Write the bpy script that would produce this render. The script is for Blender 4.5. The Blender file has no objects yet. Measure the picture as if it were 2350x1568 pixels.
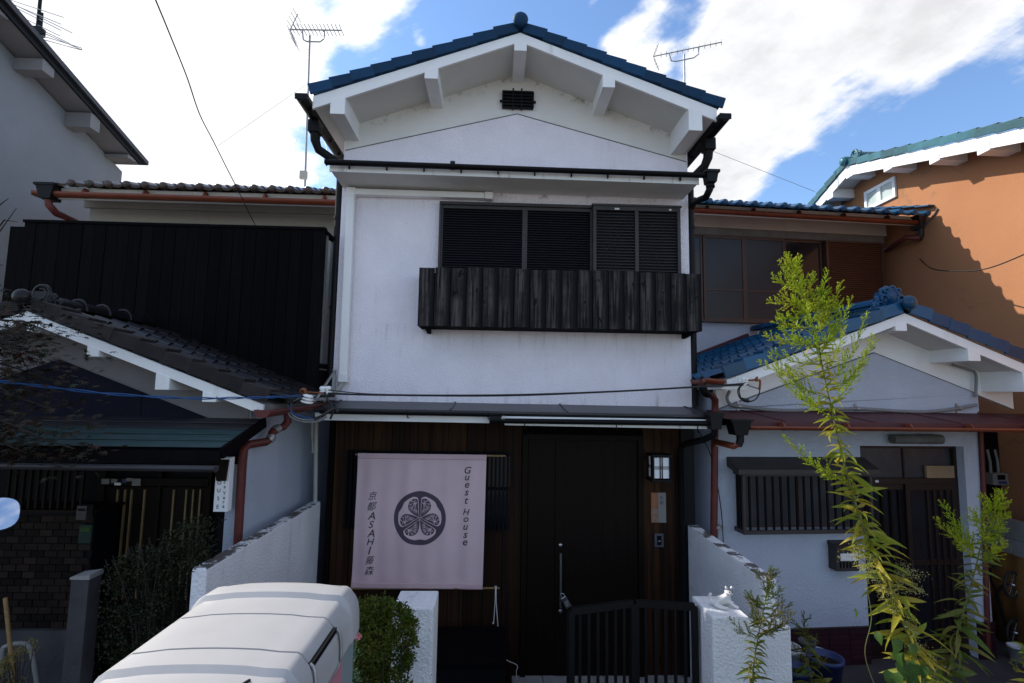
import bpy, bmesh, math, random
from mathutils import Vector, Matrix, Quaternion, noise as mnoise
V = Vector
rnd = random.Random(7)
S = bpy.context.scene
COL = S.collection

# ---------------------------------------------------------------- camera
FPX = 1183.0                     # focal length in pixels of a 2350 px wide frame
EYE = V((0, 0, 2.72))
_Y = V((1134 - 1175, -(900 - 784), -FPX)).normalized()
_Z = V((190, 12000, -FPX)); _Z = (_Z - _Y * _Z.dot(_Y)).normalized()
_X = _Y.cross(_Z)
RC = Matrix((_X, _Y, _Z))
cam = bpy.data.cameras.new('camera')
cam.sensor_width = 36; cam.sensor_fit = 'HORIZONTAL'; cam.lens = FPX / 2350 * 36
cam.clip_start = 0.05; cam.clip_end = 3000
camo = bpy.data.objects.new('camera', cam); COL.objects.link(camo)
camo.matrix_world = Matrix.Translation(EYE) @ RC.to_4x4()
S.camera = camo

# ---------------------------------------------------------------- light
SUN = V((-1, 0.52, 0.9)).normalized()          # towards the sun
S.view_settings.view_transform = 'Standard'
S.view_settings.look = 'None'
S.view_settings.exposure = 0.98
S.view_settings.gamma = 1.0
S.view_settings.use_curve_mapping = False
sl = bpy.data.lights.new('sun', 'SUN'); sl.energy = 3.0; sl.angle = math.radians(0.53); sl.color = (1, 0.93, 0.82)
so = bpy.data.objects.new('sun', sl); COL.objects.link(so); so.location = (-30, 15, 30)
so.rotation_euler = SUN.to_track_quat('Z', 'Y').to_euler()

def ray(u, v):
    return RC @ V(((u - 1175) / FPX, -(v - 784) / FPX, -1.0))
def at(u, v, y):
    r = ray(u, v); return EYE + r * ((y - EYE.y) / r.y)
def atx(u, v, x):
    r = ray(u, v); return EYE + r * ((x - EYE.x) / r.x)

w = bpy.data.worlds.new('World'); S.world = w; w.use_nodes = True
nt = w.node_tree; nt.nodes.clear()
def N(t, **k):
    n = nt.nodes.new(t)
    for a, b in k.items(): setattr(n, a, b)
    return n
def Lk(a, b): nt.links.new(a, b)
def Mth(op, a, b=None, c=None, clamp=False):
    n = N('ShaderNodeMath', operation=op); n.use_clamp = clamp
    for i, x in enumerate((a, b, c)):
        if x is None: continue
        if isinstance(x, (int, float)): n.inputs[i].default_value = x
        else: Lk(x, n.inputs[i])
    return n.outputs[0]
out = N('ShaderNodeOutputWorld'); bg = N('ShaderNodeBackground'); Lk(bg.outputs[0], out.inputs[0])
sky = N('ShaderNodeTexSky', sky_type='NISHITA', sun_disc=False)
sky.sun_elevation = math.asin(SUN.z); sky.sun_rotation = math.atan2(SUN.x, SUN.y)
sky.air_density = 1.0; sky.dust_density = 0.25; sky.ozone_density = 2.2
SKYK = 0.12
bg.inputs[1].default_value = SKYK
geo = N('ShaderNodeNewGeometry')
nrmv = N('ShaderNodeVectorMath', operation='NORMALIZE'); Lk(geo.outputs['Incoming'], nrmv.inputs[0])
dirn = N('ShaderNodeVectorMath', operation='SCALE'); Lk(nrmv.outputs[0], dirn.inputs[0]); dirn.inputs['Scale'].default_value = -1
sep = N('ShaderNodeSeparateXYZ'); Lk(dirn.outputs[0], sep.inputs[0])
zc = Mth('ADD', Mth('MAXIMUM', sep.outputs[2], 0.0), 0.22)
px_, py_ = Mth('DIVIDE', sep.outputs[0], zc), Mth('DIVIDE', sep.outputs[1], zc)
cmb = N('ShaderNodeCombineXYZ'); Lk(px_, cmb.inputs[0]); Lk(py_, cmb.inputs[1])
mapn = N('ShaderNodeMapping'); Lk(cmb.outputs[0], mapn.inputs[0])
mapn.inputs['Rotation'].default_value = (0, 0, math.radians(-28)); mapn.inputs['Scale'].default_value = (1.0, 1.7, 1)
mapn.inputs['Location'].default_value = (3.1, 1.7, 0)
n1 = N('ShaderNodeTexNoise'); Lk(mapn.outputs[0], n1.inputs[0])
n1.inputs['Scale'].default_value = 2.3; n1.inputs['Detail'].default_value = 9; n1.inputs['Roughness'].default_value = 0.6; n1.inputs['Distortion'].default_value = 0.35
n2 = N('ShaderNodeTexNoise'); Lk(cmb.outputs[0], n2.inputs[0])
n2.inputs['Scale'].default_value = 7.0; n2.inputs['Detail'].default_value = 7; n2.inputs['Roughness'].default_value = 0.62
def blob(u, v, r0, amp):
    """a cloud bank (amp > 0) or a clear gap (amp < 0) around the direction of a sky point"""
    d = ray(u, v).normalized()
    vm = N('ShaderNodeVectorMath', operation='DOT_PRODUCT'); Lk(dirn.outputs[0], vm.inputs[0]); vm.inputs[1].default_value = d
    mr = N('ShaderNodeMapRange', interpolation_type='SMOOTHSTEP'); Lk(vm.outputs['Value'], mr.inputs[0])
    mr.inputs[1].default_value = math.cos(math.radians(r0)); mr.inputs[2].default_value = math.cos(math.radians(r0 * 0.25))
    mr.inputs[3].default_value = 0; mr.inputs[4].default_value = amp
    return mr.outputs[0]
# streaks: wind-drawn cirrus running from low right of the gable up to the upper right
e1 = (ray(2300, 60).normalized() - ray(1650, 430).normalized()).normalized(); e0 = ray(1975, 245).normalized(); e2 = e0.cross(e1).normalized()
def dotn(v):
    m = N('ShaderNodeVectorMath', operation='DOT_PRODUCT'); Lk(dirn.outputs[0], m.inputs[0]); m.inputs[1].default_value = v; return m.outputs['Value']
sc_ = N('ShaderNodeCombineXYZ'); Lk(Mth('MULTIPLY', dotn(e1), 2.6), sc_.inputs[0]); Lk(Mth('MULTIPLY', dotn(e2), 8.5), sc_.inputs[1]); Lk(dotn(e0), sc_.inputs[2])
n3 = N('ShaderNodeTexNoise'); Lk(sc_.outputs[0], n3.inputs[0]); n3.inputs['Scale'].default_value = 1.25; n3.inputs['Detail'].default_value = 8; n3.inputs['Roughness'].default_value = 0.58; n3.inputs['Distortion'].default_value = 0.25
cov = Mth('MULTIPLY_ADD', Mth('SUBTRACT', n1.outputs[0], 0.5), 1.9, 0.56)
cov = Mth('MULTIPLY_ADD', Mth('SUBTRACT', n2.outputs[0], 0.5), 1.5, cov)
cov = Mth('MULTIPLY_ADD', Mth('SUBTRACT', n3.outputs[0], 0.5), 2.7, cov)
for b in [(250, 220, 24, .75), (480, 60, 12, .35), (540, 330, 11, .35), (120, 60, 20, .5), (-250, 100, 26, .5), (420, 380, 12, .4), (720, 60, 7, .22), (880, 25, 5.5, .5), (975, 82, 1.6, .5),
          (690, 400, 6, -.6), (725, 300, 4, -.35), (790, 190, 4.5, -.55), (760, 30, 3, -.3), (1000, 160, 8, -.7), (1150, 20, 9, -.9), (1330, 20, 7, -.8), (1500, 30, 6, -.75), (1300, 130, 5, -.6), (1510, 130, 4, -.7), (1350, 190, 4, -.6),
          (1420, 85, 7.0, 1.15), (1450, 140, 4.5, .45),
          (1800, 120, 17, .42), (1690, 300, 11, .45), (1640, 430, 7, .5), (2100, 60, 14, .3), (1960, 210, 10, .25), (1680, 40, 6, .35), (2330, 10, 10, .5), (2230, 90, 6, .35),
          (2260, 225, 9, -.55), (2080, 330, 9, -.7), (1900, 405, 6.0, -.8), (2340, 160, 6, -.5), (1800, 450, 5, -.6)]:
    cov = Mth('ADD', cov, blob(*b))
dens = N('ShaderNodeMapRange', interpolation_type='SMOOTHSTEP'); Lk(cov, dens.inputs[0])
dens.inputs[1].default_value = 0.28; dens.inputs[2].default_value = 1.15
# thick cloud is a little greyer underneath, and whiter towards the sun
thick = N('ShaderNodeMapRange'); Lk(cov, thick.inputs[0]); thick.inputs[1].default_value = 0.85; thick.inputs[2].default_value = 1.9
sdot = N('ShaderNodeVectorMath', operation='DOT_PRODUCT'); Lk(dirn.outputs[0], sdot.inputs[0]); sdot.inputs[1].default_value = SUN
fwd = N('ShaderNodeMapRange', interpolation_type='SMOOTHSTEP'); Lk(sdot.outputs['Value'], fwd.inputs[0])
fwd.inputs[1].default_value = 0.2; fwd.inputs[2].default_value = 1.0; fwd.inputs[3].default_value = 0.0; fwd.inputs[4].default_value = 0.32
CB = 4.75
lum = Mth('MULTIPLY', Mth('ADD', Mth('SUBTRACT', 1.0, Mth('MULTIPLY', thick.outputs[0], Mth('MULTIPLY_ADD', n2.outputs[0], 0.42, 0.0))), fwd.outputs[0]), CB)
ccol = N('ShaderNodeVectorMath', operation='SCALE'); ccol.inputs[0].default_value = (0.97, 0.975, 1.0); Lk(lum, ccol.inputs['Scale'])
skt = N('ShaderNodeVectorMath', operation='MULTIPLY'); Lk(sky.outputs[0], skt.inputs[0]); skt.inputs[1].default_value = (0.86, 0.95, 1.04)
mx = N('ShaderNodeMix', data_type='RGBA'); Lk(dens.outputs[0], mx.inputs[0]); Lk(skt.outputs[0], mx.inputs[6]); Lk(ccol.outputs[0], mx.inputs[7])
Lk(mx.outputs[2], bg.inputs[0])

# ---------------------------------------------------------------- glyphs (flat lettering, made before the scene fills up)
GL = {}
def make_glyphs(chars, shear):
    obs = {}
    for c in sorted(set(chars)):
        cu = bpy.data.curves.new('glyph', 'FONT'); cu.body = c; cu.size = 1.0; cu.shear = shear; cu.align_x = 'CENTER'
        cu.offset = 0.012 if ord(c) < 256 else 0.003; cu.resolution_u = 3
        o = bpy.data.objects.new('glyph', cu); COL.objects.link(o); obs[c] = o
    dg = bpy.context.evaluated_depsgraph_get()
    for c, o in obs.items():
        me = bpy.data.meshes.new_from_object(o.evaluated_get(dg))
        vs = [(v.co.x, v.co.y) for v in me.vertices]
        fs = [tuple(p.vertices) for p in me.polygons]
        if vs:
            x0, x1 = min(a for a, b in vs), max(a for a, b in vs); y0, y1 = min(b for a, b in vs), max(b for a, b in vs)
            GL[(c, shear)] = ([(a - (x0 + x1) / 2, b - (y0 + y1) / 2) for a, b in vs], fs, x1 - x0, y1 - y0)
        bpy.data.meshes.remove(me)
    for o in obs.values():
        cu = o.data; bpy.data.objects.remove(o); bpy.data.curves.remove(cu)
make_glyphs('GuestHoASI京都藤森', 0.28)
make_glyphs('OUSEraYu京都藤森SHOP', 0.0)

# ---------------------------------------------------------------- materials
def mat(name, col, rough=0.6, var=0.15, scale=6.0, bump=0.0, bscale=60.0, spec=0.4, metal=0.0, rv=0.0, stretch=(1, 1, 1), coat=0.0,
        col2=None, thr=(0.45, 0.7), bdist=0.01, extra=None):
    m = bpy.data.materials.new(name); m.use_nodes = True
    t = m.node_tree; nd = t.nodes; b = nd['Principled BSDF']
    def nn(ty, **k):
        n = nd.new(ty)
        for a, c in k.items(): setattr(n, a, c)
        return n
    tc = nn('ShaderNodeTexCoord'); oi = nn('ShaderNodeObjectInfo')
    off = nn('ShaderNodeVectorMath', operation='SCALE'); off.inputs[0].default_value = (37.1, 21.3, 53.7); t.links.new(oi.outputs['Random'], off.inputs['Scale'])
    ad = nn('ShaderNodeVectorMath', operation='ADD'); t.links.new(tc.outputs['Object'], ad.inputs[0]); t.links.new(off.outputs[0], ad.inputs[1])
    mp = nn('ShaderNodeMapping'); t.links.new(ad.outputs[0], mp.inputs[0]); mp.inputs['Scale'].default_value = stretch
    n1 = nn('ShaderNodeTexNoise'); t.links.new(mp.outputs[0], n1.inputs[0]); n1.inputs['Scale'].default_value = scale; n1.inputs['Detail'].default_value = 6; n1.inputs['Roughness'].default_value = 0.62
    rgb = nn('ShaderNodeRGB'); rgb.outputs[0].default_value = (*col, 1)
    cur = rgb.outputs[0]
    if col2 is not None:
        mr = nn('ShaderNodeMapRange'); t.links.new(n1.outputs[0], mr.inputs[0]); mr.inputs[1].default_value = thr[0]; mr.inputs[2].default_value = thr[1]
        mix = nn('ShaderNodeMix', data_type='RGBA'); t.links.new(mr.outputs[0], mix.inputs[0]); t.links.new(cur, mix.inputs[6]); mix.inputs[7].default_value = (*col2, 1)
        cur = mix.outputs[2]
    # value variation: noise + per-piece random
    mv = nn('ShaderNodeMapRange'); t.links.new(n1.outputs[0], mv.inputs[0]); mv.inputs[1].default_value = 0.3; mv.inputs[2].default_value = 0.7
    mv.inputs[3].default_value = 1 - var; mv.inputs[4].default_value = 1 + var
    val = mv.outputs[0]
    if rv:
        mr2 = nn('ShaderNodeMapRange'); t.links.new(oi.outputs['Random'], mr2.inputs[0]); mr2.inputs[3].default_value = 1 - rv; mr2.inputs[4].default_value = 1 + rv
        mm = nn('ShaderNodeMath', operation='MULTIPLY'); t.links.new(val, mm.inputs[0]); t.links.new(mr2.outputs[0], mm.inputs[1]); val = mm.outputs[0]
    sc = nn('ShaderNodeVectorMath', operation='SCALE'); t.links.new(cur, sc.inputs[0]); t.links.new(val, sc.inputs['Scale'])
    cur = sc.outputs[0]
    if extra: cur = extra(t, nn, tc, cur, mp)
    t.links.new(cur, b.inputs['Base Color'])
    b.inputs['Roughness'].default_value = rough; b.inputs['Specular IOR Level'].default_value = spec; b.inputs['Metallic'].default_value = metal
    if coat: b.inputs['Coat Weight'].default_value = coat; b.inputs['Coat Roughness'].default_value = 0.08
    if bump:
        n3 = nn('ShaderNodeTexNoise'); t.links.new(mp.outputs[0], n3.inputs[0]); n3.inputs['Scale'].default_value = bscale; n3.inputs['Detail'].default_value = 4
        bp = nn('ShaderNodeBump'); t.links.new(n3.outputs[0], bp.inputs['Height']); bp.inputs['Strength'].default_value = bump; bp.inputs['Distance'].default_value = bdist
        t.links.new(bp.outputs[0], b.inputs['Normal'])
    return m
def xmix(t, nn, fac, cur, col):
    mix = nn('ShaderNodeMix', data_type='RGBA'); t.links.new(fac, mix.inputs[0]); t.links.new(cur, mix.inputs[6]); mix.inputs[7].default_value = (*col, 1)
    return mix.outputs[2]
def xm(t, nn, op, a, b=None, c=None, clamp=False):
    n = nn('ShaderNodeMath', operation=op); n.use_clamp = clamp
    for i, x in enumerate((a, b, c)):
        if x is None: continue
        if isinstance(x, (int, float)): n.inputs[i].default_value = x
        else: t.links.new(x, n.inputs[i])
    return n.outputs[0]
def xramp(t, nn, x, a, b, c=0.0, d=1.0):
    n = nn('ShaderNodeMapRange', interpolation_type='SMOOTHSTEP'); t.links.new(x, n.inputs[0])
    for i, q in enumerate((a, b, c, d)): n.inputs[i + 1].default_value = q
    return n.outputs[0]
def xnoise(t, nn, vec, scale, detail=5, rough=0.6):
    n = nn('ShaderNodeTexNoise'); t.links.new(vec, n.inputs[0]); n.inputs['Scale'].default_value = scale; n.inputs['Detail'].default_value = detail; n.inputs['Roughness'].default_value = rough
    return n.outputs[0]

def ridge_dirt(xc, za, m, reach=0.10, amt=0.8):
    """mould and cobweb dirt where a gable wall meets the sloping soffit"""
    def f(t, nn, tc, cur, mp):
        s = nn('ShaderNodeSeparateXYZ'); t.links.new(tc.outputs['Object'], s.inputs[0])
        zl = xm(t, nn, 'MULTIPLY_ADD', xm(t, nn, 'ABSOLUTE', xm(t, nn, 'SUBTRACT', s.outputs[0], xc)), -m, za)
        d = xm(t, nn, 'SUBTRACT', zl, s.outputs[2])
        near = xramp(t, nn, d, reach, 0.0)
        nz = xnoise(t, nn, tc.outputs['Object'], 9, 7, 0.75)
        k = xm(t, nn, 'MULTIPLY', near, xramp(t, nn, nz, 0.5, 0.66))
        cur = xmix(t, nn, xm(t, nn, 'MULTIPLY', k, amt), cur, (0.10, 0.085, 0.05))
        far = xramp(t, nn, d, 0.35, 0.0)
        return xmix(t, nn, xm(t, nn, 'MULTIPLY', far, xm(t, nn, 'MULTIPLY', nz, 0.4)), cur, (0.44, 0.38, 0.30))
    return f
def streaks(amt=0.35, col=(0.16, 0.15, 0.12), lo=0.52, hi=0.75):
    """run-off streaks and small dark specks"""
    def f(t, nn, tc, cur, mp):
        m2 = nn('ShaderNodeMapping'); t.links.new(tc.outputs['Object'], m2.inputs[0]); m2.inputs['Scale'].default_value = (9, 9, 0.8)
        a = xramp(t, nn, xnoise(t, nn, m2.outputs[0], 1.0, 6, 0.7), lo, hi)
        b = xramp(t, nn, xnoise(t, nn, tc.outputs['Object'], 1.7, 4), 0.45, 0.7)
        cur = xmix(t, nn, xm(t, nn, 'MULTIPLY', xm(t, nn, 'MULTIPLY', a, b), amt), cur, col)
        c = xramp(t, nn, xnoise(t, nn, tc.outputs['Object'], 26, 3), 0.70, 0.78)
        return xmix(t, nn, xm(t, nn, 'MULTIPLY', c, amt * 1.3), cur, col)
    return f
def cracks(amt=0.6, col=(0.2, 0.13, 0.08), sc=0.35, wdt=0.012):
    def f(t, nn, tc, cur, mp):
        nz = nn('ShaderNodeTexNoise'); t.links.new(tc.outputs['Object'], nz.inputs[0]); nz.inputs['Scale'].default_value = 3; nz.inputs['Detail'].default_value = 5
        ad = nn('ShaderNodeVectorMath', operation='MULTIPLY_ADD'); t.links.new(nz.outputs['Color'], ad.inputs[0]); ad.inputs[1].default_value = (.6, .6, .6); t.links.new(tc.outputs['Object'], ad.inputs[2])
        vo = nn('ShaderNodeTexVoronoi', feature='DISTANCE_TO_EDGE'); t.links.new(ad.outputs[0], vo.inputs[0]); vo.inputs['Scale'].default_value = sc
        k = xramp(t, nn, vo.outputs['Distance'], wdt, wdt * 0.2)
        g = xramp(t, nn, xnoise(t, nn, tc.outputs['Object'], 0.7, 3), 0.5, 0.62)
        return xmix(t, nn, xm(t, nn, 'MULTIPLY', xm(t, nn, 'MULTIPLY', k, g), amt), cur, col)
    return f
def flaking(t, nn, tc, cur, mp):
    k = xramp(t, nn, xnoise(t, nn, tc.outputs['Object'], 7.5, 7, 0.7), 0.47, 0.52)
    return xmix(t, nn, k, cur, (0.12, 0.11, 0.105))
def charplank(hi=(0.085, 0.075, 0.072), base=(0.006, 0.0055, 0.007), w=0.08):
    """charred board: dark edges, weathered grain down the middle, black knots"""
    def f(t, nn, tc, cur, mp):
        s = nn('ShaderNodeSeparateXYZ'); t.links.new(tc.outputs['Object'], s.inputs[0])
        mid = xramp(t, nn, xm(t, nn, 'ABSOLUTE', xm(t, nn, 'ADD', s.outputs[0], 0.012)), w * 0.92, w * 0.18)
        m2 = nn('ShaderNodeMapping'); t.links.new(mp.outputs[0], m2.inputs[0]); m2.inputs['Scale'].default_value = (55, 55, 2.2)
        gr = xramp(t, nn, xnoise(t, nn, m2.outputs[0], 1.0, 6, 0.65), 0.36, 0.62)
        big = xramp(t, nn, xnoise(t, nn, mp.outputs[0], 3.2, 3), 0.32, 0.62, 0.3, 1.0)
        m3 = nn('ShaderNodeMapping'); t.links.new(mp.outputs[0], m3.inputs[0]); m3.inputs['Scale'].default_value = (1.6, 1.6, 1.0)
        kn = xramp(t, nn, xnoise(t, nn, m3.outputs[0], 11, 2), 0.70, 0.64)
        k = xm(t, nn, 'MULTIPLY', xm(t, nn, 'MULTIPLY', mid, gr), xm(t, nn, 'MULTIPLY', big, kn))
        r = nn('ShaderNodeRGB'); r.outputs[0].default_value = (*base, 1)
        return xmix(t, nn, k, r.outputs[0], hi)
    return f
def woodgrain(dark=(0.008, 0.004, 0.003), k0=0.42, k1=0.66, knots=True):
    def f(t, nn, tc, cur, mp):
        m2 = nn('ShaderNodeMapping'); t.links.new(mp.outputs[0], m2.inputs[0]); m2.inputs['Scale'].default_value = (11, 11, 1.6)
        g = xramp(t, nn, xnoise(t, nn, m2.outputs[0], 1.0, 6, 0.6), k0, k1)
        cur = xmix(t, nn, g, cur, dark)
        if knots:
            kn = xramp(t, nn, xnoise(t, nn, mp.outputs[0], 8, 2), 0.64, 0.72)
            cur = xmix(t, nn, kn, cur, (0.003, 0.002, 0.002))
        return cur
    return f

def wall_dirt(t, nn, tc, cur, mp):
    cur = streaks(0.28)(t, nn, tc, cur, mp)
    s = nn('ShaderNodeSeparateXYZ'); t.links.new(tc.outputs['Object'], s.inputs[0]); z = s.outputs[2]
    nz = xnoise(t, nn, tc.outputs['Object'], 7, 7, 0.75)
    spots = xramp(t, nn, nz, 0.54, 0.66)
    m2 = nn('ShaderNodeMapping'); t.links.new(tc.outputs['Object'], m2.inputs[0]); m2.inputs['Scale'].default_value = (14, 1, 0.9)
    run = xramp(t, nn, xnoise(t, nn, m2.outputs[0], 1.0, 6, 0.7), 0.5, 0.72)
    # mould under the canopy, run-off below the balcony, splash dirt along the lower canopy
    for z0, z1, k, what in ((4.60, 4.72, 0.75, spots), (3.05, 3.34, 0.42, run), (2.80, 2.60, 0.45, run), (4.3, 4.74, 0.22, run)):
        m_ = xramp(t, nn, z, z0, z1)
        if z1 > z0: m_ = xm(t, nn, 'MULTIPLY', m_, xramp(t, nn, z, z1 + .05, z1))
        cur = xmix(t, nn, xm(t, nn, 'MULTIPLY', xm(t, nn, 'MULTIPLY', m_, what), k), cur, (0.20, 0.17, 0.12))
    return cur
M = {}
WHT = (0.80, 0.80, 0.82)
M['stucco'] = mat('white stucco', (0.84, 0.79, 0.845), 0.85, 0.06, 2.5, 0.8, 60, 0.2, bdist=0.014, extra=wall_dirt)
M['garden'] = mat('rough garden wall stucco', (0.74, 0.74, 0.77), 0.9, 0.08, 3, 0.8, 60, 0.2, bdist=0.014, extra=streaks(0.4, lo=0.48))
M['pier'] = mat('cracked pier paint', (0.77, 0.77, 0.79), 0.9, 0.06, 4, 0.9, 65, 0.2, bdist=0.014, extra=streaks(0.9, (0.12, 0.11, 0.10), 0.56, 0.70))
M['flake'] = mat('flaking wall top', (0.80, 0.80, 0.82), 0.85, 0.06, 5, 0.7, 40, 0.2, bdist=0.01, extra=flaking)
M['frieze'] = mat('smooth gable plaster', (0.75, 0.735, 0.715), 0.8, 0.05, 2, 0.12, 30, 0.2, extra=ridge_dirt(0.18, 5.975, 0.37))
M['trim'] = mat('white painted timber', (0.82, 0.82, 0.82), 0.6, 0.05, 3, 0.08, 20, 0.3, extra=streaks(0.35, (0.22, 0.2, 0.16)))
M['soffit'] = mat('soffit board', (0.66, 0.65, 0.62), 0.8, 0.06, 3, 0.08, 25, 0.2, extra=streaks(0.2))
M['shade_soffit'] = mat('shade darkened soffit', (0.22, 0.21, 0.215), 0.85, 0.08, 3, 0.1, 25, 0.2, extra=streaks(0.3))  # soffit colour darkened to carry the shade and vignetting at the left
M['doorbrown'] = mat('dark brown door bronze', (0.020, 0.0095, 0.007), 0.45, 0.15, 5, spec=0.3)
M['fascia'] = mat('fascia with mould specks', (0.78, 0.78, 0.77), 0.6, 0.06, 3, 0.1, 25, 0.3, extra=streaks(1.0, (0.06, 0.055, 0.045), 0.55, 0.68))
M['black'] = mat('black painted metal', (0.005, 0.005, 0.006), 0.5, 0.2, 5, 0.0, spec=0.18)
M['blackpipe'] = mat('black plastic pipe', (0.005, 0.005, 0.006), 0.5, 0.2, 5, spec=0.2)
M['darkroof'] = mat('dark sheet metal', (0.035, 0.034, 0.04), 0.42, 0.25, 4, 0.06, 8, 0.4, stretch=(0.6, 3, 3))
M['bluetile'] = mat('blue glazed tile', (0.0045, 0.062, 0.155), 0.33, 0.25, 9, 0.05, 12, 0.3, rv=0.3, coat=0.06, col2=(0.008, 0.050, 0.075), thr=(0.45, 0.75))
M['mainblue'] = mat('weathered blue verge tile', (0.004, 0.045, 0.11), 0.6, 0.3, 8, 0.1, 20, 0.2, rv=0.3, col2=(0.006, 0.022, 0.055), thr=(0.42, 0.72))
M['tealtile'] = mat('teal glazed tile', (0.022, 0.105, 0.13), 0.3, 0.3, 7, 0.05, 12, 0.4, rv=0.35, coat=0.1, col2=(0.02, 0.09, 0.14), thr=(0.45, 0.75))
M['greytile'] = mat('dark smoked tile', (0.008, 0.0075, 0.009), 0.35, 0.4, 8, 0.12, 20, 0.25, rv=0.35)
M['oldtile'] = mat('worn brown verge tile', (0.020, 0.0165, 0.017), 0.8, 0.35, 8, 0.2, 24, 0.3, rv=0.3)
M['browntile'] = mat('brown glazed eave tile', (0.045, 0.026, 0.020), 0.3, 0.35, 8, 0.08, 20, 0.5, rv=0.3)
M['copper'] = mat('red brown gutter', (0.17, 0.040, 0.018), 0.42, 0.2, 5, 0.04, 14, 0.4)
M['redpipe'] = mat('dull red pipe', (0.11, 0.022, 0.018), 0.5, 0.25, 5, 0.04, 14, 0.35)
M['redroof'] = mat('burgundy sheet metal', (0.065, 0.012, 0.017), 0.5, 0.25, 4, 0.05, 9, 0.4, stretch=(0.6, 3, 3))
M['tealroof'] = mat('verdigris copper sheet', (0.028, 0.066, 0.068), 0.7, 0.35, 5, 0.06, 9, 0.3, stretch=(1, 4, 4), col2=(0.035, 0.05, 0.06))
M['shutter'] = mat('dark shutter slat', (0.006, 0.006, 0.009), 0.45, 0.15, 5, spec=0.2)
M['shutterbox'] = mat('shutter box slat', (0.018, 0.0165, 0.02), 0.5, 0.15, 5, spec=0.35)
M['frame'] = mat('dark bronze aluminium', (0.036, 0.029, 0.028), 0.5, 0.15, 5, spec=0.4)
M['bframe'] = mat('brown aluminium', (0.055, 0.024, 0.016), 0.45, 0.15, 5, spec=0.4)
M['brownslat'] = mat('brown shutter slat', (0.095, 0.033, 0.018), 0.5, 0.15, 5, spec=0.3)
M['char'] = mat('charred cedar', (0.02, 0.018, 0.018), 0.8, 0.1, 6, 0.6, 60, 0.15, extra=charplank(), bdist=0.006)
M['chardark'] = mat('black stained boards', (0.004, 0.0032, 0.004), 0.85, 0.3, 6, 0.4, 18, 0.06, stretch=(6, 6, 0.5), rv=0.3, bdist=0.004)
M['plank'] = mat('brown stained cedar', (0.030, 0.0125, 0.0045), 0.7, 0.3, 4, 0.3, 20, 0.15, stretch=(4, 4, 0.4), rv=0.55, extra=woodgrain(), bdist=0.003)
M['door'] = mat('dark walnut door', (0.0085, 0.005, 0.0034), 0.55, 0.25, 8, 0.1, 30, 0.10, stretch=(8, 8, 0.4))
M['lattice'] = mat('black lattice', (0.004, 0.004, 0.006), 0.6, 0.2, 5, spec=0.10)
M['cloth'] = mat('pink canvas', (0.66, 0.49, 0.515), 0.9, 0.05, 3, 0.25, 700, 0.1, bdist=0.001)
M['clothband'] = mat('pink canvas hem', (0.60, 0.42, 0.445), 0.9, 0.06, 3, 0.25, 700, 0.1, bdist=0.001)
M['ink'] = mat('charcoal print', (0.085, 0.068, 0.09), 0.9, 0.06, 20, spec=0.1)
M['inktext'] = mat('grey print', (0.075, 0.072, 0.082), 0.9, 0.06, 20, spec=0.1)
M['bamboo'] = mat('bamboo rod', (0.24, 0.15, 0.06), 0.5, 0.3, 6, stretch=(0.6, 4, 4))
M['cord'] = mat('white cord', (0.62, 0.61, 0.6), 0.8)
M['steel'] = mat('brushed steel', (0.42, 0.42, 0.44), 0.32, 0.1, 20, metal=1.0)
M['galv'] = mat('galvanised steel', (0.34, 0.34, 0.34), 0.5, 0.2, 20, metal=0.8)
M['rust'] = mat('rusty iron', (0.17, 0.055, 0.02), 0.8, 0.4, 12, 0.3, 40)
M['shade'] = mat('white lamp shade', (0.86, 0.86, 0.90), 0.5, 0.02)
M['plaqwood'] = mat('plaque wood', (0.24, 0.095, 0.040), 0.5, 0.3, 6, stretch=(6, 6, 1), extra=woodgrain((0.12, 0.045, 0.02), 0.45, 0.7, False))
M['plaqgrey'] = mat('plaque stone', (0.19, 0.18, 0.17), 0.6, 0.06)
M['intercom'] = mat('grey plastic', (0.07, 0.07, 0.085), 0.5)
M['porcelain'] = mat('white porcelain', (0.80, 0.80, 0.78), 0.25, 0.04)
M['bluewire'] = mat('blue cable sheath', (0.008, 0.06, 0.19), 0.55, 0.25, 3)
M['greywire'] = mat('grey cable sheath', (0.20, 0.20, 0.20), 0.6)
M['wire'] = mat('black cable sheath', (0.012, 0.012, 0.013), 0.55)
M['pvc'] = mat('beige pvc pipe', (0.42, 0.41, 0.37), 0.5, 0.1)
M['duct'] = mat('white pipe cover', (0.80, 0.79, 0.78), 0.45, 0.04, 3)
M['concrete'] = mat('worn concrete', (0.055, 0.053, 0.058), 0.9, 0.35, 2.5, 0.3, 60, 0.2, extra=cracks(0.7, (0.03, 0.03, 0.03), 0.9, 0.01))
M['asphalt'] = mat('pale road for bounce', (0.19, 0.186, 0.18), 0.9, 0.2, 8, 0.4, 160, 0.2)  # tone kept pale so the unseen sunlit street bounces light onto the facades
M['soil'] = mat('dark soil', (0.018, 0.015, 0.012), 0.95, 0.3, 6, 0.5, 50, 0.1)
M['floortile'] = mat('porch floor tile', (0.27, 0.265, 0.275), 0.7, 0.2, 14, rv=0.06)
M['orange'] = mat('terracotta render', (0.40, 0.185, 0.092), 0.9, 0.05, 1.2, 0.35, 70, 0.15, extra=cracks(0.4, wdt=.008))
M['greywall'] = mat('pale grey render', (0.24, 0.245, 0.265), 0.9, 0.08, 1.5, 0.5, 45, 0.15, extra=cracks(0.35, (0.27, 0.27, 0.28), 0.4, 0.02))
M['navy'] = mat('slate blue render', (0.011, 0.0115, 0.022), 0.9, 0.15, 4, 0.5, 60, 0.15)
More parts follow.
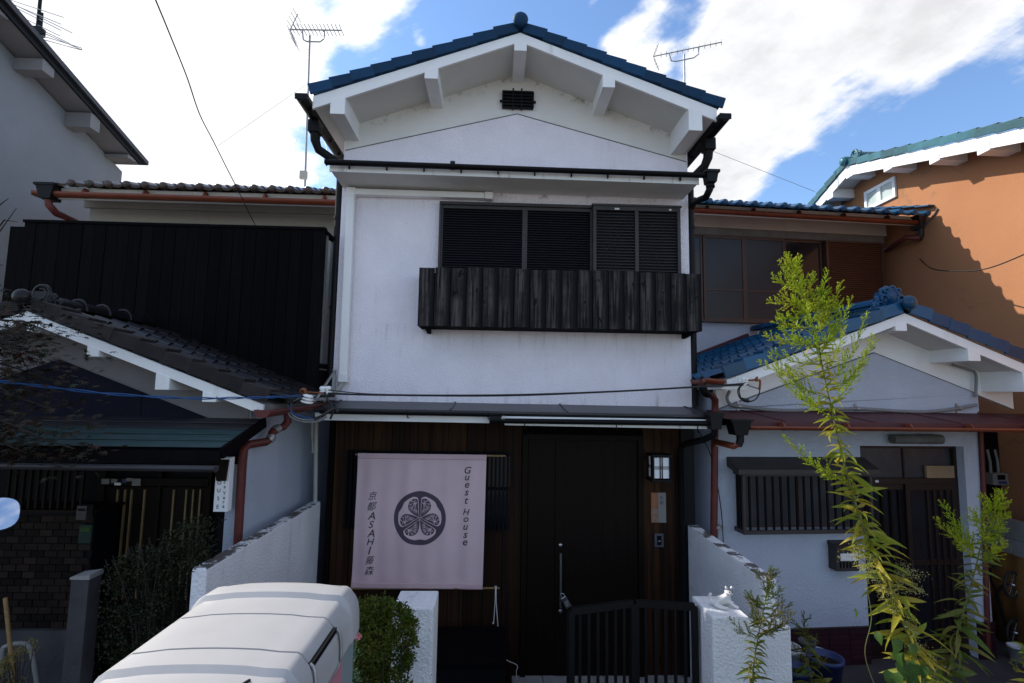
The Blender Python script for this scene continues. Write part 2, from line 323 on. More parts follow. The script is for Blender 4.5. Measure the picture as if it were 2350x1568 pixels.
M['cream'] = mat('beige plaster', (0.42, 0.385, 0.34), 0.85, 0.08, 2, 0.15, 25, 0.2, extra=streaks(0.3))
M['mortar'] = mat('grey mortar', (0.13, 0.125, 0.12), 0.9, 0.25, 5, 0.4, 40)
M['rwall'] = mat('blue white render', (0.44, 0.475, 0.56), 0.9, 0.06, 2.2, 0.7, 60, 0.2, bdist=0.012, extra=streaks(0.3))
M['wains'] = mat('burgundy wall tile', (0.034, 0.008, 0.015), 0.4, 0.2, 6, rv=0.2)
M['glass'] = mat('dark window glass', (0.012, 0.012, 0.016), 0.08, 0.1, 2, spec=0.35)
M['curtain'] = mat('grey curtain behind glass', (0.028, 0.028, 0.033), 0.3, 0.1, 3, spec=0.25)
M['frost'] = mat('frosted glass', (0.035, 0.036, 0.042), 0.35, 0.5, 3.0, 0.2, 200, 0.35, bdist=0.002)
M['paleglass'] = mat('pale frosted glass', (0.42, 0.50, 0.49), 0.3, 0.1, 4, spec=0.5)
M['whiteframe'] = mat('white window frame', (0.80, 0.81, 0.84), 0.45, 0.02)
M['brick'] = mat('brown wall tile', (0.014, 0.0085, 0.0065), 0.85, 0.25, 10, 0.2, 40, 0.15, rv=0.7)
M['greenplate'] = mat('green plate', (0.003, 0.018, 0.012), 0.7)
M['cardboard'] = mat('cardboard', (0.27, 0.18, 0.10), 0.8)
M['papr'] = mat('white paper', (0.7, 0.7, 0.7), 0.7)
M['brass'] = mat('brass strip', (0.20, 0.14, 0.06), 0.5, 0.2, 10)
M['lid'] = mat('light grey plastic', (0.345, 0.342, 0.350), 0.55, 0.05, 6, 0.05, 300, 0.35, bdist=0.001)
M['boxbody'] = mat('teal grey plastic', (0.20, 0.25, 0.265), 0.5, 0.04, 6)
M['pink'] = mat('dusty pink plastic', (0.42, 0.17, 0.22), 0.45, 0.04, 6)
M['chrome'] = mat('chrome', (0.6, 0.6, 0.6), 0.12, 0.02, metal=1.0)
M['mirror'] = mat('mirror glass', (0.9, 0.9, 0.92), 0.02, 0.0, metal=1.0)
M['rubber'] = mat('black rubber', (0.015, 0.015, 0.015), 0.7)
M['bikered'] = mat('deep red scooter paint', (0.20, 0.02, 0.03), 0.35)
M['corr'] = mat('amber corrugated sheet', (0.16, 0.075, 0.022), 0.45, 0.2, 4)
M['block'] = mat('concrete block', (0.24, 0.24, 0.24), 0.9, 0.1, 6, 0.5, 70, rv=0.1)
M['bluepot'] = mat('blue plastic pot', (0.02, 0.035, 0.12), 0.45)
M['whitepot'] = mat('white plastic pot', (0.45, 0.46, 0.48), 0.5)
M['cat'] = mat('white ceramic', (0.70, 0.68, 0.66), 0.6, 0.08, 12, 0.2, 60)
def leafmat(name, c1, c2, tr=0.35, rv=0.3):
    m = bpy.data.materials.new(name); m.use_nodes = True; t = m.node_tree; nd = t.nodes; b = nd['Principled BSDF']; o = nd['Material Output']
    def nn(ty, **k):
        n = nd.new(ty)
        for a, c in k.items(): setattr(n, a, c)
        return n
    g = nn('ShaderNodeTexCoord'); oi = nn('ShaderNodeObjectInfo')
    ad = nn('ShaderNodeVectorMath', operation='MULTIPLY_ADD'); t.links.new(oi.outputs['Random'], ad.inputs[0]); ad.inputs[1].default_value = (31, 17, 53); t.links.new(g.outputs['Object'], ad.inputs[2])
    k = xramp(t, nn, xm(t, nn, 'ADD', xnoise(t, nn, ad.outputs[0], 9, 4), xm(t, nn, 'MULTIPLY_ADD', oi.outputs['Random'], 0.34, -0.17)), 0.36, 0.66)
    r = nn('ShaderNodeRGB'); r.outputs[0].default_value = (*c1, 1)
    cur = xmix(t, nn, k, r.outputs[0], c2)
    mr = nn('ShaderNodeMapRange'); t.links.new(xnoise(t, nn, ad.outputs[0], 37, 2), mr.inputs[0]); mr.inputs[1].default_value = .3; mr.inputs[2].default_value = .7; mr.inputs[3].default_value = 1 - rv; mr.inputs[4].default_value = 1 + rv
    sc = nn('ShaderNodeVectorMath', operation='SCALE'); t.links.new(cur, sc.inputs[0]); t.links.new(mr.outputs[0], sc.inputs['Scale'])
    t.links.new(sc.outputs[0], b.inputs['Base Color']); b.inputs['Roughness'].default_value = 0.5; b.inputs['Specular IOR Level'].default_value = 0.3
    tl = nn('ShaderNodeBsdfTranslucent'); t.links.new(sc.outputs[0], tl.inputs[0])
    ms = nn('ShaderNodeMixShader'); ms.inputs[0].default_value = tr
    t.links.new(b.outputs[0], ms.inputs[1]); t.links.new(tl.outputs[0], ms.inputs[2]); t.links.new(ms.outputs[0], o.inputs[0])
    return m
M['gleaf'] = leafmat('goldenrod leaf', (0.22, 0.28, 0.022), (0.42, 0.34, 0.045), 0.5)
M['plume'] = leafmat('goldenrod plume', (0.33, 0.44, 0.016), (0.42, 0.46, 0.028), 0.5)
M['gdark'] = leafmat('weed leaf', (0.08, 0.125, 0.018), (0.17, 0.15, 0.026), 0.4)
M['gstem'] = mat('green brown stem', (0.11, 0.12, 0.03), 0.6, 0.3, 6, stretch=(1, 1, .3))
M['vine'] = leafmat('vine leaf', (0.035, 0.085, 0.012), (0.06, 0.11, 0.02), 0.35)
M['cream_fl'] = leafmat('cream blossom', (0.36, 0.33, 0.15), (0.24, 0.25, 0.09), 0.3)
M['box'] = leafmat('boxwood leaf', (0.065, 0.095, 0.008), (0.13, 0.115, 0.012), 0.35, 0.6)
M['shrub'] = leafmat('shrub leaf', (0.008, 0.014, 0.0035), (0.016, 0.020, 0.005), 0.2, 0.5)
M['maple'] = leafmat('maple leaf', (0.012, 0.015, 0.004), (0.036, 0.010, 0.006), 0.2, 0.5)
M['dryplant'] = leafmat('dry yellow foliage', (0.17, 0.13, 0.03), (0.10, 0.09, 0.025), 0.3)
M['petal'] = leafmat('pink petal', (0.60, 0.20, 0.24), (0.65, 0.32, 0.32), 0.3)
M['palegreen'] = leafmat('pale green leaf', (0.16, 0.24, 0.12), (0.2, 0.26, 0.14), 0.3)
M['bark'] = mat('bark', (0.022, 0.016, 0.013), 0.9, 0.3, 12, 0.5, 40, stretch=(1, 1, .3))

# ---------------------------------------------------------------- mesh builder
class MB:
    def __init__(s): s.v = []; s.f = []; s.sm = []
    def add(s, vs, fs, smooth=False):
        n = len(s.v); s.v += [V(a) for a in vs]; s.f += [tuple(n + i for i in f) for f in fs]; s.sm += [smooth] * len(fs); return s
    def box(s, x0, x1, y0, y1, z0, z1):
        return s.add([(x0, y0, z0), (x1, y0, z0), (x1, y1, z0), (x0, y1, z0), (x0, y0, z1), (x1, y0, z1), (x1, y1, z1), (x0, y1, z1)],
                     [(3, 2, 1, 0), (4, 5, 6, 7), (0, 1, 5, 4), (1, 2, 6, 5), (2, 3, 7, 6), (3, 0, 4, 7)])
    def beam(s, p, q, w, h, up=(0, 0, 1)):
        p, q = V(p), V(q); d = (q - p).normalized(); sd = d.cross(V(up)).normalized(); u = sd.cross(d).normalized()
        vs = []
        for c in (p, q):
            for a, b in ((-1, -1), (1, -1), (1, 1), (-1, 1)): vs.append(c + sd * (a * w / 2) + u * (b * h / 2))
        return s.add(vs, [(0, 1, 2, 3), (7, 6, 5, 4), (0, 4, 5, 1), (1, 5, 6, 2), (2, 6, 7, 3), (3, 7, 4, 0)])
    def prism(s, poly, vec):
        n = len(poly); vec = V(vec); a = [V(p) for p in poly]; vs = a + [p + vec for p in a]
        return s.add(vs, [tuple(range(n)), tuple(range(2 * n - 1, n - 1, -1))] + [(i, i + n, (i + 1) % n + n, (i + 1) % n) for i in range(n)])
    def tube(s, pts, r, n=8, caps=True):
        pts = [V(p) for p in pts]; k = len(pts); rs = r if isinstance(r, (list, tuple)) else [r] * k
        vs = []; ref = None
        for i, p in enumerate(pts):
            d = (pts[min(i + 1, k - 1)] - pts[max(i - 1, 0)])
            d = d.normalized() if d.length > 1e-9 else V((0, 0, 1))
            if ref is None:
                ref = d.cross(V((0, 0, 1)) if abs(d.z) < 0.9 else V((1, 0, 0))).normalized()
            else:
                ref = (ref - d * ref.dot(d)).normalized()
            b = d.cross(ref)
            for j in range(n):
                a = 2 * math.pi * j / n; vs.append(p + (ref * math.cos(a) + b * math.sin(a)) * rs[i])
        fs = [(i * n + j, i * n + (j + 1) % n, (i + 1) * n + (j + 1) % n, (i + 1) * n + j) for i in range(k - 1) for j in range(n)]
        s.add(vs, fs, True)
        if caps: s.add(vs[:n], [tuple(range(n - 1, -1, -1))]); s.add(vs[-n:], [tuple(range(n))])
        return s
    def lathe(s, prof, c, axis=(0, 0, 1), n=16):
        ax = V(axis).normalized(); r0 = ax.cross(V((1, 0, 0)) if abs(ax.x) < 0.8 else V((0, 1, 0))).normalized(); r1 = ax.cross(r0); c = V(c)
        vs = [c + ax * z + (r0 * math.cos(2 * math.pi * j / n) + r1 * math.sin(2 * math.pi * j / n)) * r for r, z in prof for j in range(n)]
        fs = [(i * n + j, i * n + (j + 1) % n, (i + 1) * n + (j + 1) % n, (i + 1) * n + j) for i in range(len(prof) - 1) for j in range(n)]
        return s.add(vs, fs, True)
    def ball(s, c, r, n=12, sq=(1, 1, 1)):
        c = V(c); m = max(4, n // 2); vs = []
        for i in range(m + 1):
            ph = math.pi * i / m
            for j in range(n):
                a = 2 * math.pi * j / n; vs.append(c + V((math.sin(ph) * math.cos(a) * r * sq[0], math.sin(ph) * math.sin(a) * r * sq[1], math.cos(ph) * r * sq[2])))
        fs = [(i * n + j, (i + 1) * n + j, (i + 1) * n + (j + 1) % n, i * n + (j + 1) % n) for i in range(m) for j in range(n)]
        return s.add(vs, fs, True)
    def gutter(s, p, q, r, th=0.006, n=8):
        p, q = V(p), V(q); d = (q - p).normalized(); sd = d.cross(V((0, 0, 1))).normalized(); up = sd.cross(d)
        prof = [(math.cos(math.pi + math.pi * i / n) * r, math.sin(math.pi + math.pi * i / n) * r) for i in range(n + 1)]
        prof += [(a * (1 - th / r), b * (1 - th / r)) for a, b in reversed(prof)]
        k = len(prof); vs = [c + sd * a + up * b for c in (p, q) for a, b in prof]
        s.add(vs, [(i, (i + 1) % k, (i + 1) % k + k, i + k) for i in range(k)], True)
        for o in (0, k): s.add(vs[o:o + n + 1], [tuple(range(n + 1))])
        return s
    def mesh(s, name, m, bevel=0.0):
        me = bpy.data.meshes.new(name)
        if bevel:
            bm = bmesh.new(); bv = [bm.verts.new(a) for a in s.v]
            for f in s.f:
                try: bm.faces.new([bv[i] for i in f])
                except ValueError: pass
            bmesh.ops.remove_doubles(bm, verts=bm.verts, dist=1e-6)
            bmesh.ops.recalc_face_normals(bm, faces=bm.faces)
            es = [e for e in bm.edges if len(e.link_faces) == 2 and e.calc_face_angle(0) > 0.5]
            bmesh.ops.bevel(bm, geom=es, offset=bevel, segments=2, affect='EDGES', profile=0.6)
            bm.to_mesh(me); bm.free()
        else:
            me.from_pydata([tuple(a) for a in s.v], [], s.f)
            me.polygons.foreach_set('use_smooth', s.sm)
        me.materials.append(m if not isinstance(m, str) else M[m]); me.update()
        return me
    def build(s, name, m, parent=None, bevel=0.0, label=None, stuff=False):
        return link(name, s.mesh(name, m, bevel), parent, label=label, stuff=stuff)
def smooth(pts, k=6):
    P = [V(p) for p in pts]; out_ = []
    for i in range(len(P) - 1):
        p0, p1, p2, p3 = P[max(i - 1, 0)], P[i], P[i + 1], P[min(i + 2, len(P) - 1)]
        for j in range(k):
            t = j / k; out_.append(.5 * ((2 * p1) + (p2 - p0) * t + (2 * p0 - 5 * p1 + 4 * p2 - p3) * t * t + (3 * p1 - p0 - 3 * p2 + p3) * t ** 3))
    return out_ + [P[-1]]
MPI = {}
def link(name, me, parent=None, mtx=None, label=None, stuff=False):
    o = bpy.data.objects.new(name, me); COL.objects.link(o)
    if parent is not None:
        o.parent = parent
        if parent.name in MPI: o.matrix_parent_inverse = MPI[parent.name]
    if mtx is not None: o.matrix_basis = mtx
    if label: o['label'] = label
    if stuff: o['kind'] = 'stuff'
    return o
def thing(name, label, cat, loc=(0, 0, 0), group=None, MM=None):
    """an Empty at the thing's base; parts are written in world coordinates, or in the frame MM where one is given"""
    o = bpy.data.objects.new(name, None); COL.objects.link(o); o.empty_display_size = 0.1
    o['label'] = label; o['category'] = cat
    if group: o['group'] = group
    if MM is not None: o.matrix_basis = MM; MPI[o.name] = Matrix.Identity(4)
    else: o.location = loc; MPI[o.name] = Matrix.Translation(-V(loc))
    return o
def struct(o): o['kind'] = 'structure'; return o
def tag(o, label, cat, group=None):
    o['label'] = label; o['category'] = cat
    if group: o['group'] = group
    return o
def basis(o, ex, ey, ez):
    m = Matrix.Identity(4)
    for i, a in enumerate((ex, ey, ez)):
        for j in range(3): m[j][i] = a[j]
    for j in range(3): m[j][3] = o[j]
    return m
class Frame:
    def __init__(s, o, a): s.M = Matrix.Translation(V(o)) @ Matrix.Rotation(a, 4, 'Z'); s.I = s.M.inverted(); s.e = s.I @ EYE; s.R = s.I.to_3x3()
    def at(s, u, v, y):
        r = s.R @ ray(u, v); return s.e + r * ((y - s.e.y) / r.y)
    def atx(s, u, v, x):
        r = s.R @ ray(u, v); return s.e + r * ((x - s.e.x) / r.x)

# ---- roof tiles
def pantile(m, w=0.2, l=0.25, h=0.032, ball=False, name='roof_tile'):
    """one S-shaped pantile: x across, y down the slope, z out of the roof"""
    b = MB(); pr = []
    for i in range(9):
        t = i / 8
        z = -0.4 * h * math.sin(math.pi * t / 0.6) if t < 0.6 else h * math.sin(math.pi * (t - 0.6) / 0.4) ** 0.8 if t < 1 else 0
        pr.append((t * w * 1.04, z))
    vs = [(x, 0, z) for x, z in pr] + [(x, l, z + 0.012) for x, z in pr] + [(x, l, z - 0.012) for x, z in pr]
    fs = [(i, i + 1, i + 10, i + 9) for i in range(8)]
    b.add(vs, fs, True); b.add(vs, [(i + 9, i + 10, i + 19, i + 18) for i in range(8)])
    if ball:
        b.lathe([(0.0, 0.012), (h * 0.7, 0.010), (h * 1.05, 0.003), (h * 1.1, -0.02)], (w * 0.83, l + 0.006, h * 0.2), (0, 1, 0), 12)
    return b.mesh(name, m)
def tile_slope(parent, me, p0, ex, es, nx, ns, w=0.2, e=0.19, eave=None, skip=0):
    """nx columns along ex, ns rows down es from the ridge corner p0"""
    ex, es = V(ex).normalized(), V(es).normalized(); nrm = ex.cross(es)
    if nrm.z < 0: nrm = -nrm
    for r in range(skip, ns):
        for c in range(nx):
            t = es * math.cos(0.035) - nrm * math.sin(-0.035)
            q = V(p0) + ex * (c * w) + es * (r * e) + nrm * (0.004 * rnd.random())
            link('roof_tile', eave if (eave and r == ns - 1) else me, parent, basis(q, ex, t, nrm))
def verge_mesh(m, l=0.215, h=0.095, d=0.16, name='verge_tile'):
    b = MB()   # x down the slope, y into the roof, z up; a hanging side plate, a flat top and a lapped head
    b.prism([(0, 0, 0), (l, 0, 0.004), (l, 0, h + 0.012), (0, 0, h)], (0, 0.022, 0))
    b.prism([(0, 0.022, h - 0.02), (l, 0.022, h - 0.008), (l, 0.022, h + 0.012), (0, 0.022, h)], (0, d, 0))
    return b.mesh(name, m, 0.004)
def verge(parent, me, p0, es, n, e=0.195):
    es = V(es).normalized(); ey = V((0, 1, 0)); n_ = es.cross(ey)
    if n_.z < 0: n_ = -n_
    for i in range(n):
        link('verge_tile', me, parent, basis(V(p0) + es * (i * e) + n_ * (0.003 * rnd.random()) + ey * (0.006 * rnd.random()), (es + n_ * 0.075 * rnd.uniform(.75, 1.25)).normalized(), ey, n_))
def wavy(x0, x1, n, f, m, name, parent, stuff=True): pass
def ridge_tiles(parent, m, p, q, r, n):
    p, q = V(p), V(q); d = (q - p) / n
    b = MB(); L = d.length; k = 8
    pr = [(math.cos(math.pi * i / k) * r, math.sin(math.pi * i / k) * r * 1.05) for i in range(k + 1)]
    vs = [(a, 0, z) for a, z in pr] + [(a * 1.1, L * 1.06, z * 1.1) for a, z in pr]
    b.add(vs, [(i, i + 1, i + k + 2, i + k + 1) for i in range(k)], True)
    b.add(vs, [tuple(range(k + 1)), tuple(range(2 * k + 1, k, -1))])
    me = b.mesh('ridge_tile', m)
    ey = d.normalized(); ex = ey.cross(V((0, 0, 1))).normalized(); ez = ex.cross(ey)
    for i in range(n): link('ridge_tile', me, parent, basis(p + d * i, ex, ey, ez))
# ================================================================ SETTING
g = MB(); g.box(-260, 260, 2.6, 320, -0.3, -0.004); struct(g.build('ground', 'soil'))
g = MB(); g.box(-260, 260, -120, 2.3, 0.4, 0.92); struct(g.build('street', 'asphalt'))
g = MB(); g.box(-260, 260, 2.3, 2.6, -0.3, 0.90); struct(g.build('retaining_wall', 'concrete'))
g = MB(); g.box(-1.68, 1.86, 3.0, 5.5, -0.003, 0.02); struct(g.build('porch_path', 'concrete'))
g = MB(); g.box(1.99, 14, 2.62, 14, -0.003, 0.235); struct(g.build('concrete_yard', 'concrete'))
g = MB(); g.box(-14, -1.80, 2.62, 4.6, -0.002, 0.06); struct(g.build('concrete_path', 'concrete'))
fl = MB(); fl.box(0.2, 1.9, 4.25, 5.02, 0.0205, 0.132); fl = struct(fl.build('entrance_step', 'concrete'))
tm = MB(); tm.box(0, .275, 0, .245, 0, .011); tm = tm.mesh('floor_tile', 'floortile', 0.002)
for i in range(6):
    for j in range(3): link('floor_tile', tm, fl, Matrix.Translation((0.21 + i * .281, 4.26 + j * .251, 0.1325 + 0.001 * rnd.random())))

# ================================================================ GUEST HOUSE (middle)
D = 5.0; XL, XR, XC = -1.533, 1.917, 0.18
ZA, MS = 5.985, 0.37
zu = lambda x: ZA - MS * abs(x - XC)
H = thing('guest_house', 'white two-storey stucco house in the middle with a blue tile gable and charred wood balcony', 'house', (XC, D, 0))
b = MB(); b.prism([(XL, D + .015, 0), (XR, D + .015, 0), (XR, D + .015, zu(XR)), (XC, D + .015, ZA), (XL, D + .015, zu(XL))], (0, 6, 0)); b.build('gable_wall', 'frieze', H)
b = MB(); b.prism([(XL, D, 2.58), (XR, D, 2.58), (XR, D, 5.09), (XC, D, 5.544), (XL, D, 5.10)], (0, .0152, 0)); b.build('stucco_wall', 'stucco', H)
for xa, za_, xb, zb_ in ((XL, 5.10, XC, 5.544), (XC, 5.544, XR, 5.09)):
    b = MB(); b.prism([(xa, D - .003, za_ - .003), (xb, D - .003, zb_ - .003), (xb, D - .003, zb_ + .006), (xa, D - .003, za_ + .006)], (0, .0175, 0)); b.build('groove_shadow_strip', 'mortar', H)  # dark strip laid on for the shadow line of the plaster groove
for sx in (-1, 1):
    x0 = XL if sx < 0 else XR
    b = MB(); b.box(min(x0, x0 + sx * .012), max(x0, x0 + sx * .012), D + .001, D + 6, 0, 5.2); b.build('side_wall', 'stucco', H)
# roof deck, barge boards, purlins
XEL, XER = -1.70, 2.03
rf = MB()
for x1 in (XEL, XER):
    rf.prism([(XC, 4.545, ZA), (x1, 4.545, zu(x1)), (x1, 4.545, zu(x1) + .085), (XC, 4.545, ZA + .085)], (0, 6.7, 0))
RF = rf.build('roof', 'soffit', H)
for x1 in (XEL, XER):
    b = MB(); b.prism([(XC, 4.518, ZA - .002), (x1, 4.518, zu(x1) - .03), (x1, 4.518, zu(x1) + .088), (XC, 4.518, ZA + .088)], (0, .026, 0)); b.build('barge_board', 'trim', RF)
for (u0, u1, vb) in ((757, 791, 262), (974, 1005, 181), (1180, 1208.7, 117), (1383, 1411.5, 201), (1581, 1612, 300)):
    a, c = at(u0, vb, 4.52), at(u1, vb, 4.52); xa, xb = a.x, c.x; zb = (a.z + c.z) / 2
    b = MB()
    if abs((xa + xb) / 2 - XC) < .2: poly = [(xa, 4.516, zb), (xb, 4.516, zb), (xb, 4.516, zu(xb) + .01), (XC, 4.516, ZA + .01), (xa, 4.516, zu(xa) + .01)]
    else: poly = [(xa, 4.516, zb), (xb, 4.516, zb), (xb, 4.516, zu(xb) + .01), (xa, 4.516, zu(xa) + .01)]
    b.prism(poly, (0, .51, 0)); b.build('purlin', 'trim', RF, 0.004)
# verge tiles and ridge end
VM = verge_mesh('mainblue', 0.215, 0.092)
sl_ = V((1, 0, -MS)).normalized()
verge(RF, VM, (XC + .02, 4.492, ZA + .085), (1, 0, -MS), 10, 0.1985)
verge(RF, VM, (XC - .02, 4.492, ZA + .085), (-1, 0, -MS), 10, 0.1985)
b = MB(); b.ball((XC, 4.47, ZA + .185), .072, 16, (1, .55, 1)); b.tube([(XC, 4.49, ZA + .175), (XC, 4.75, ZA + .18)], .06, 12); b.build('ridge_end_cap', 'mainblue', RF)
b = MB()
for sx in (-1, 1):
    es = V((sx, 0, -MS)).normalized()
    for k in range(30):
        pass
field = MB()
for sx, x1 in ((-1, XEL), (1, XER)):
    nx_, ny_ = 9, 64; es = V((sx, 0, -MS)).normalized(); nr = V((sx * MS, 0, 1)).normalized(); Ln = abs(x1 - XC) / abs(es.x)
    vs = []; fs = []
    for i in range(nx_ + 1):
        for k in (0, 1):
            for j in range(ny_ + 1):
                y = 4.66 + j * .1
                vs.append(V((XC, y, ZA + .09)) + es * (Ln * min(i + (0 if k else -0.0), nx_) / nx_) + nr * ((.02 if k == 0 else .0) + .03 * (1 if j % 2 else 0)))
    wdt = ny_ + 1
    for i in range(nx_):
        for j in range(ny_):
            a = (2 * i + 1) * wdt + j; fs.append((a, a + 1, a + wdt + 1, a + wdt))
            fs.append((2 * i * wdt + j, 2 * i * wdt + j + 1, a + 1, a))
    field.add(vs, fs)
field.build('field_tiles', 'mainblue', RF, stuff=True)
ridge_tiles(RF, 'mainblue', (XC, 4.6, ZA + .12), (XC, 11, ZA + .12), .085, 24)
# side gutters and downpipes
for p0, px in ((at(692, 210, 4.46), -1.578), (at(1664, 256, 4.46), 1.962)):
    sx = -1 if px < 0 else 1
    x, z = p0.x, p0.z
    b = MB(); b.gutter((x, 4.46, z - .03), (x, 11, z - .05), .062); b.box(x - .055, x + .055, 4.452, 4.458, z - .075, z - .02)
    gt = b.build('gutter', 'black', H)
    b = MB()
    b.box(x - .05, x + .05, 4.78, 4.90, z - .20, z - .085)
    pts = [(x, 4.84, z - .16), (x, 4.86, z - .26), (x - sx * .02, 4.90, z - .33), (px, 5.0, z - .43), (px, 5.03, z - .50), (px, 5.03, z - .9), (px, 5.03, 2.62)]
    b.tube(pts, [.05, .045, .042, .042, .037, .037, .037], 10)
    for zz in (4.4, 3.5): b.tube([(px, 5.03, zz), (px, 5.03, zz + .03)], .044, 10)
    b.build('downpipe', 'blackpipe', H)
    b = MB()
    for k in range(9): b.box(x - sx * .03 - .02, x - sx * .03 + .02, 4.6 + k * .3, 4.615 + k * .3, z - .10, z - .02)
    b.build('gutter_bracket', 'black', gt)
# attic vent
a, c = at(631 + 1128 / 2.156, 456 / 2.156, 5.0), at(631 + 1276 / 2.156, 541 / 2.156, 5.0)
vt = MB(); vt.box(a.x, c.x, 5.006, 5.0149, c.z, a.z); VT = vt.build('attic_vent', 'black', H)
for k in range(6):
    zz = c.z + (a.z - c.z) * (k + .0) / 5; b = MB(); b.box(a.x - (.03 if k == 2 else .003), c.x + (.03 if k == 2 else .003), 4.985, 5.004, zz - .006, zz + .012); b.build('vent_bar', 'black', VT)
for t in (.34, .62):
    xx = a.x + (c.x - a.x) * t; b = MB(); b.box(xx - .008, xx + .008, 4.972, 4.984, c.z - .03, a.z + .03); b.build('vent_bar', 'black', VT)
for xx in (a.x, c.x):
    b = MB(); b.box(xx - .008, xx + .008, 4.972, 4.984, c.z, a.z); b.build('vent_bar', 'black', VT)
# upper canopy (slopes a little down to the right, as the gutter does)
p, q = at(760, 394, 4.62), at(1600, 424, 4.62)
zl, zr = p.z, q.z
UC = thing_part = MB().prism([(p.x, 4.62, zl), (p.x, 4.995, zl + .0), (p.x, 4.995, zl + .24), (p.x, 4.62, zl + .085)], (q.x - p.x, 0, zr - zl)).build('upper_canopy', 'soffit', H)
b = MB(); b.prism([(p.x - .012, 4.605, zl - .004), (q.x + .012, 4.605, zr - .004), (q.x + .012, 4.605, zr + .075), (p.x - .012, 4.605, zl + .075)], (0, .0145, 0)); b.build('canopy_fascia', 'fascia', UC)
b = MB(); b.prism([(p.x - .02, 4.59, zl + .0905), (p.x - .02, 5.0, zl + .255), (p.x - .02, 5.0, zl + .27), (p.x - .02, 4.59, zl + .105)], (q.x - p.x + .04, 0, zr - zl)); b.build('canopy_sheet', 'darkroof', UC)
ga, gb = at(748, 370, 4.55), at(1616, 400, 4.55)
b = MB(); b.gutter(ga, gb, .036); b.box(ga.x - .004, ga.x + .002, 4.514, 4.586, ga.z - .034, ga.z + .004)
m_ = ga.lerp(gb, .33); b.tube([m_ - V((.02, 0, .0)), m_ + V((.02, 0, 0))], .040, 10); b.build('canopy_gutter', 'black', UC)
hp = at(1630, 407, 4.55)
b = MB(); b.prism([(hp.x - .055, 4.50, hp.z + .045), (hp.x + .06, 4.50, hp.z + .045), (hp.x + .04, 4.50, hp.z - .06), (hp.x - .04, 4.50, hp.z - .06)], (0, .10, 0)); b.box(hp.x - .065, hp.x + .07, 4.49, 4.61, hp.z + .03, hp.z + .055)
e = at(1592, 482, 5.03)
b.tube([hp - V((0, 0, .05)), hp - V((0, -.02, .11)), hp - V((.02, -.06, .17)), V((1.975, 4.98, e.z + .06)), V((1.962, 5.03, e.z - .02))], .032, 10); b.tube([hp - V((0, 0, .1)), hp - V((0, -.01, .06))], .04, 10)
b.build('canopy_hopper', 'blackpipe', UC)
for k in range(10):
    t = (k + .5) / 10; c_ = p.lerp(q, t); b = MB(); b.box(c_.x - .006, c_.x + .006, 4.585, 4.604, c_.z + .02, c_.z + .10); b.build('gutter_bracket', 'black', UC)
# white pipe cover: along under the canopy, then down the left edge
h0, h1 = at(812, 442, 4.96), at(1112, 451, 4.96)
v0, v1 = at(807, 440, 4.96), at(788, 878, 4.96)
DU = thing('pipe_cover', 'white plastic pipe cover running under the canopy and down the left wall edge', 'pipe cover', (v0.x, 4.96, 0))
b = MB(); b.beam((h0.x, 4.96, h0.z), (h1.x, 4.96, h1.z), .07, .062); b.build('horizontal_run', 'duct', DU, .012)
b = MB(); b.beam((h1.x, 4.957, h1.z), (h1.x + .085, 4.957, h1.z - .003), .084, .075); b.build('end_cap', 'duct', DU, .014)
b = MB(); b.beam((v0.x, 4.96, v0.z - .04), (v1.x, 4.96, v1.z), .07, .08, up=(1, 0, 0)); b.build('vertical_run', 'duct', DU, .012)
b = MB(); b.box(v0.x - .045, v0.x + .047, 4.92, 4.999, v0.z - .06, v0.z + .035); b.build('elbow', 'duct', DU, .014)
b = MB(); b.beam((v1.x, 4.957, v1.z + .09), (v1.x, 4.957, v1.z), .077, .088, up=(1, 0, 0)); b.build('end_cap', 'duct', DU, .01)
b = MB(); b.tube([(v1.x + .0, 4.96, v1.z + .02), (v1.x - .03, 4.955, v1.z - .05), (v1.x - .16, 4.95, v1.z - .16), (v1.x - .2, 4.94, v1.z - .26)], .022, 8); b.build('pipe', 'pvc', DU)
# window shutters
f0, f1 = at(1008, 467, 5.0), at(1558, 478, 5.0)
WZB = 3.40
ztop = lambda x: f0.z + (f1.z - f0.z) * (x - f0.x) / (f1.x - f0.x)
SH = thing_s = MB()
xs = [at(u, 550, 5.0).x for u in (1008, 1194, 1205.5, 1360, 1560)]
b = MB(); b.box(xs[0], xs[4], 4.9905, 4.9995, WZB, f1.z - .005); WN = b.build('window', 'lattice', H)
b = MB(); b.box(xs[0], xs[3], 4.93, 4.990, f0.z - .03, f0.z); b.box(xs[0], xs[0] + .022, 4.93, 4.99, WZB, f0.z - .0305); b.build('window_frame', 'frame', WN, .003)
slat = MB(); slat.prism([(0, 0, 0), (0, -.012, -.014), (0, -.016, -.014), (0, -.004, .006)], (1, 0, 0))
def slats(name, m, x0, x1, y, z0, z1, pitch, par):
    me = MB(); me.prism([(0, .008, .012), (0, -.008, -.006), (0, -.008, -.012), (0, .008, .002)], (x1 - x0, 0, 0)); me = me.mesh(name, m)
    n = int((z1 - z0) / pitch)
    for k in range(n): link(name, me, par, Matrix.Translation((x0, y, z1 - pitch * (k + .5))))
def louvre(x0, x1, y, z0, z1, m, name='shutter'):
    b = MB(); fw = .032
    b.box(x0, x0 + fw * .5, y, y + .03, z0, z1); b.box(x1 - fw, x1, y, y + .03, z0, z1); b.box(x0 + fw * .5, x1 - fw, y, y + .03, z1 - fw, z1); b.box(x0 + fw * .5, x1 - fw, y, y + .03, z0, z0 + fw)
    s = b.build(name, 'frame', H); slats('slat', m, x0 + fw * .5 + .001, x1 - fw - .001, y + .016, z0 + fw, z1 - fw, .0245, s); return s
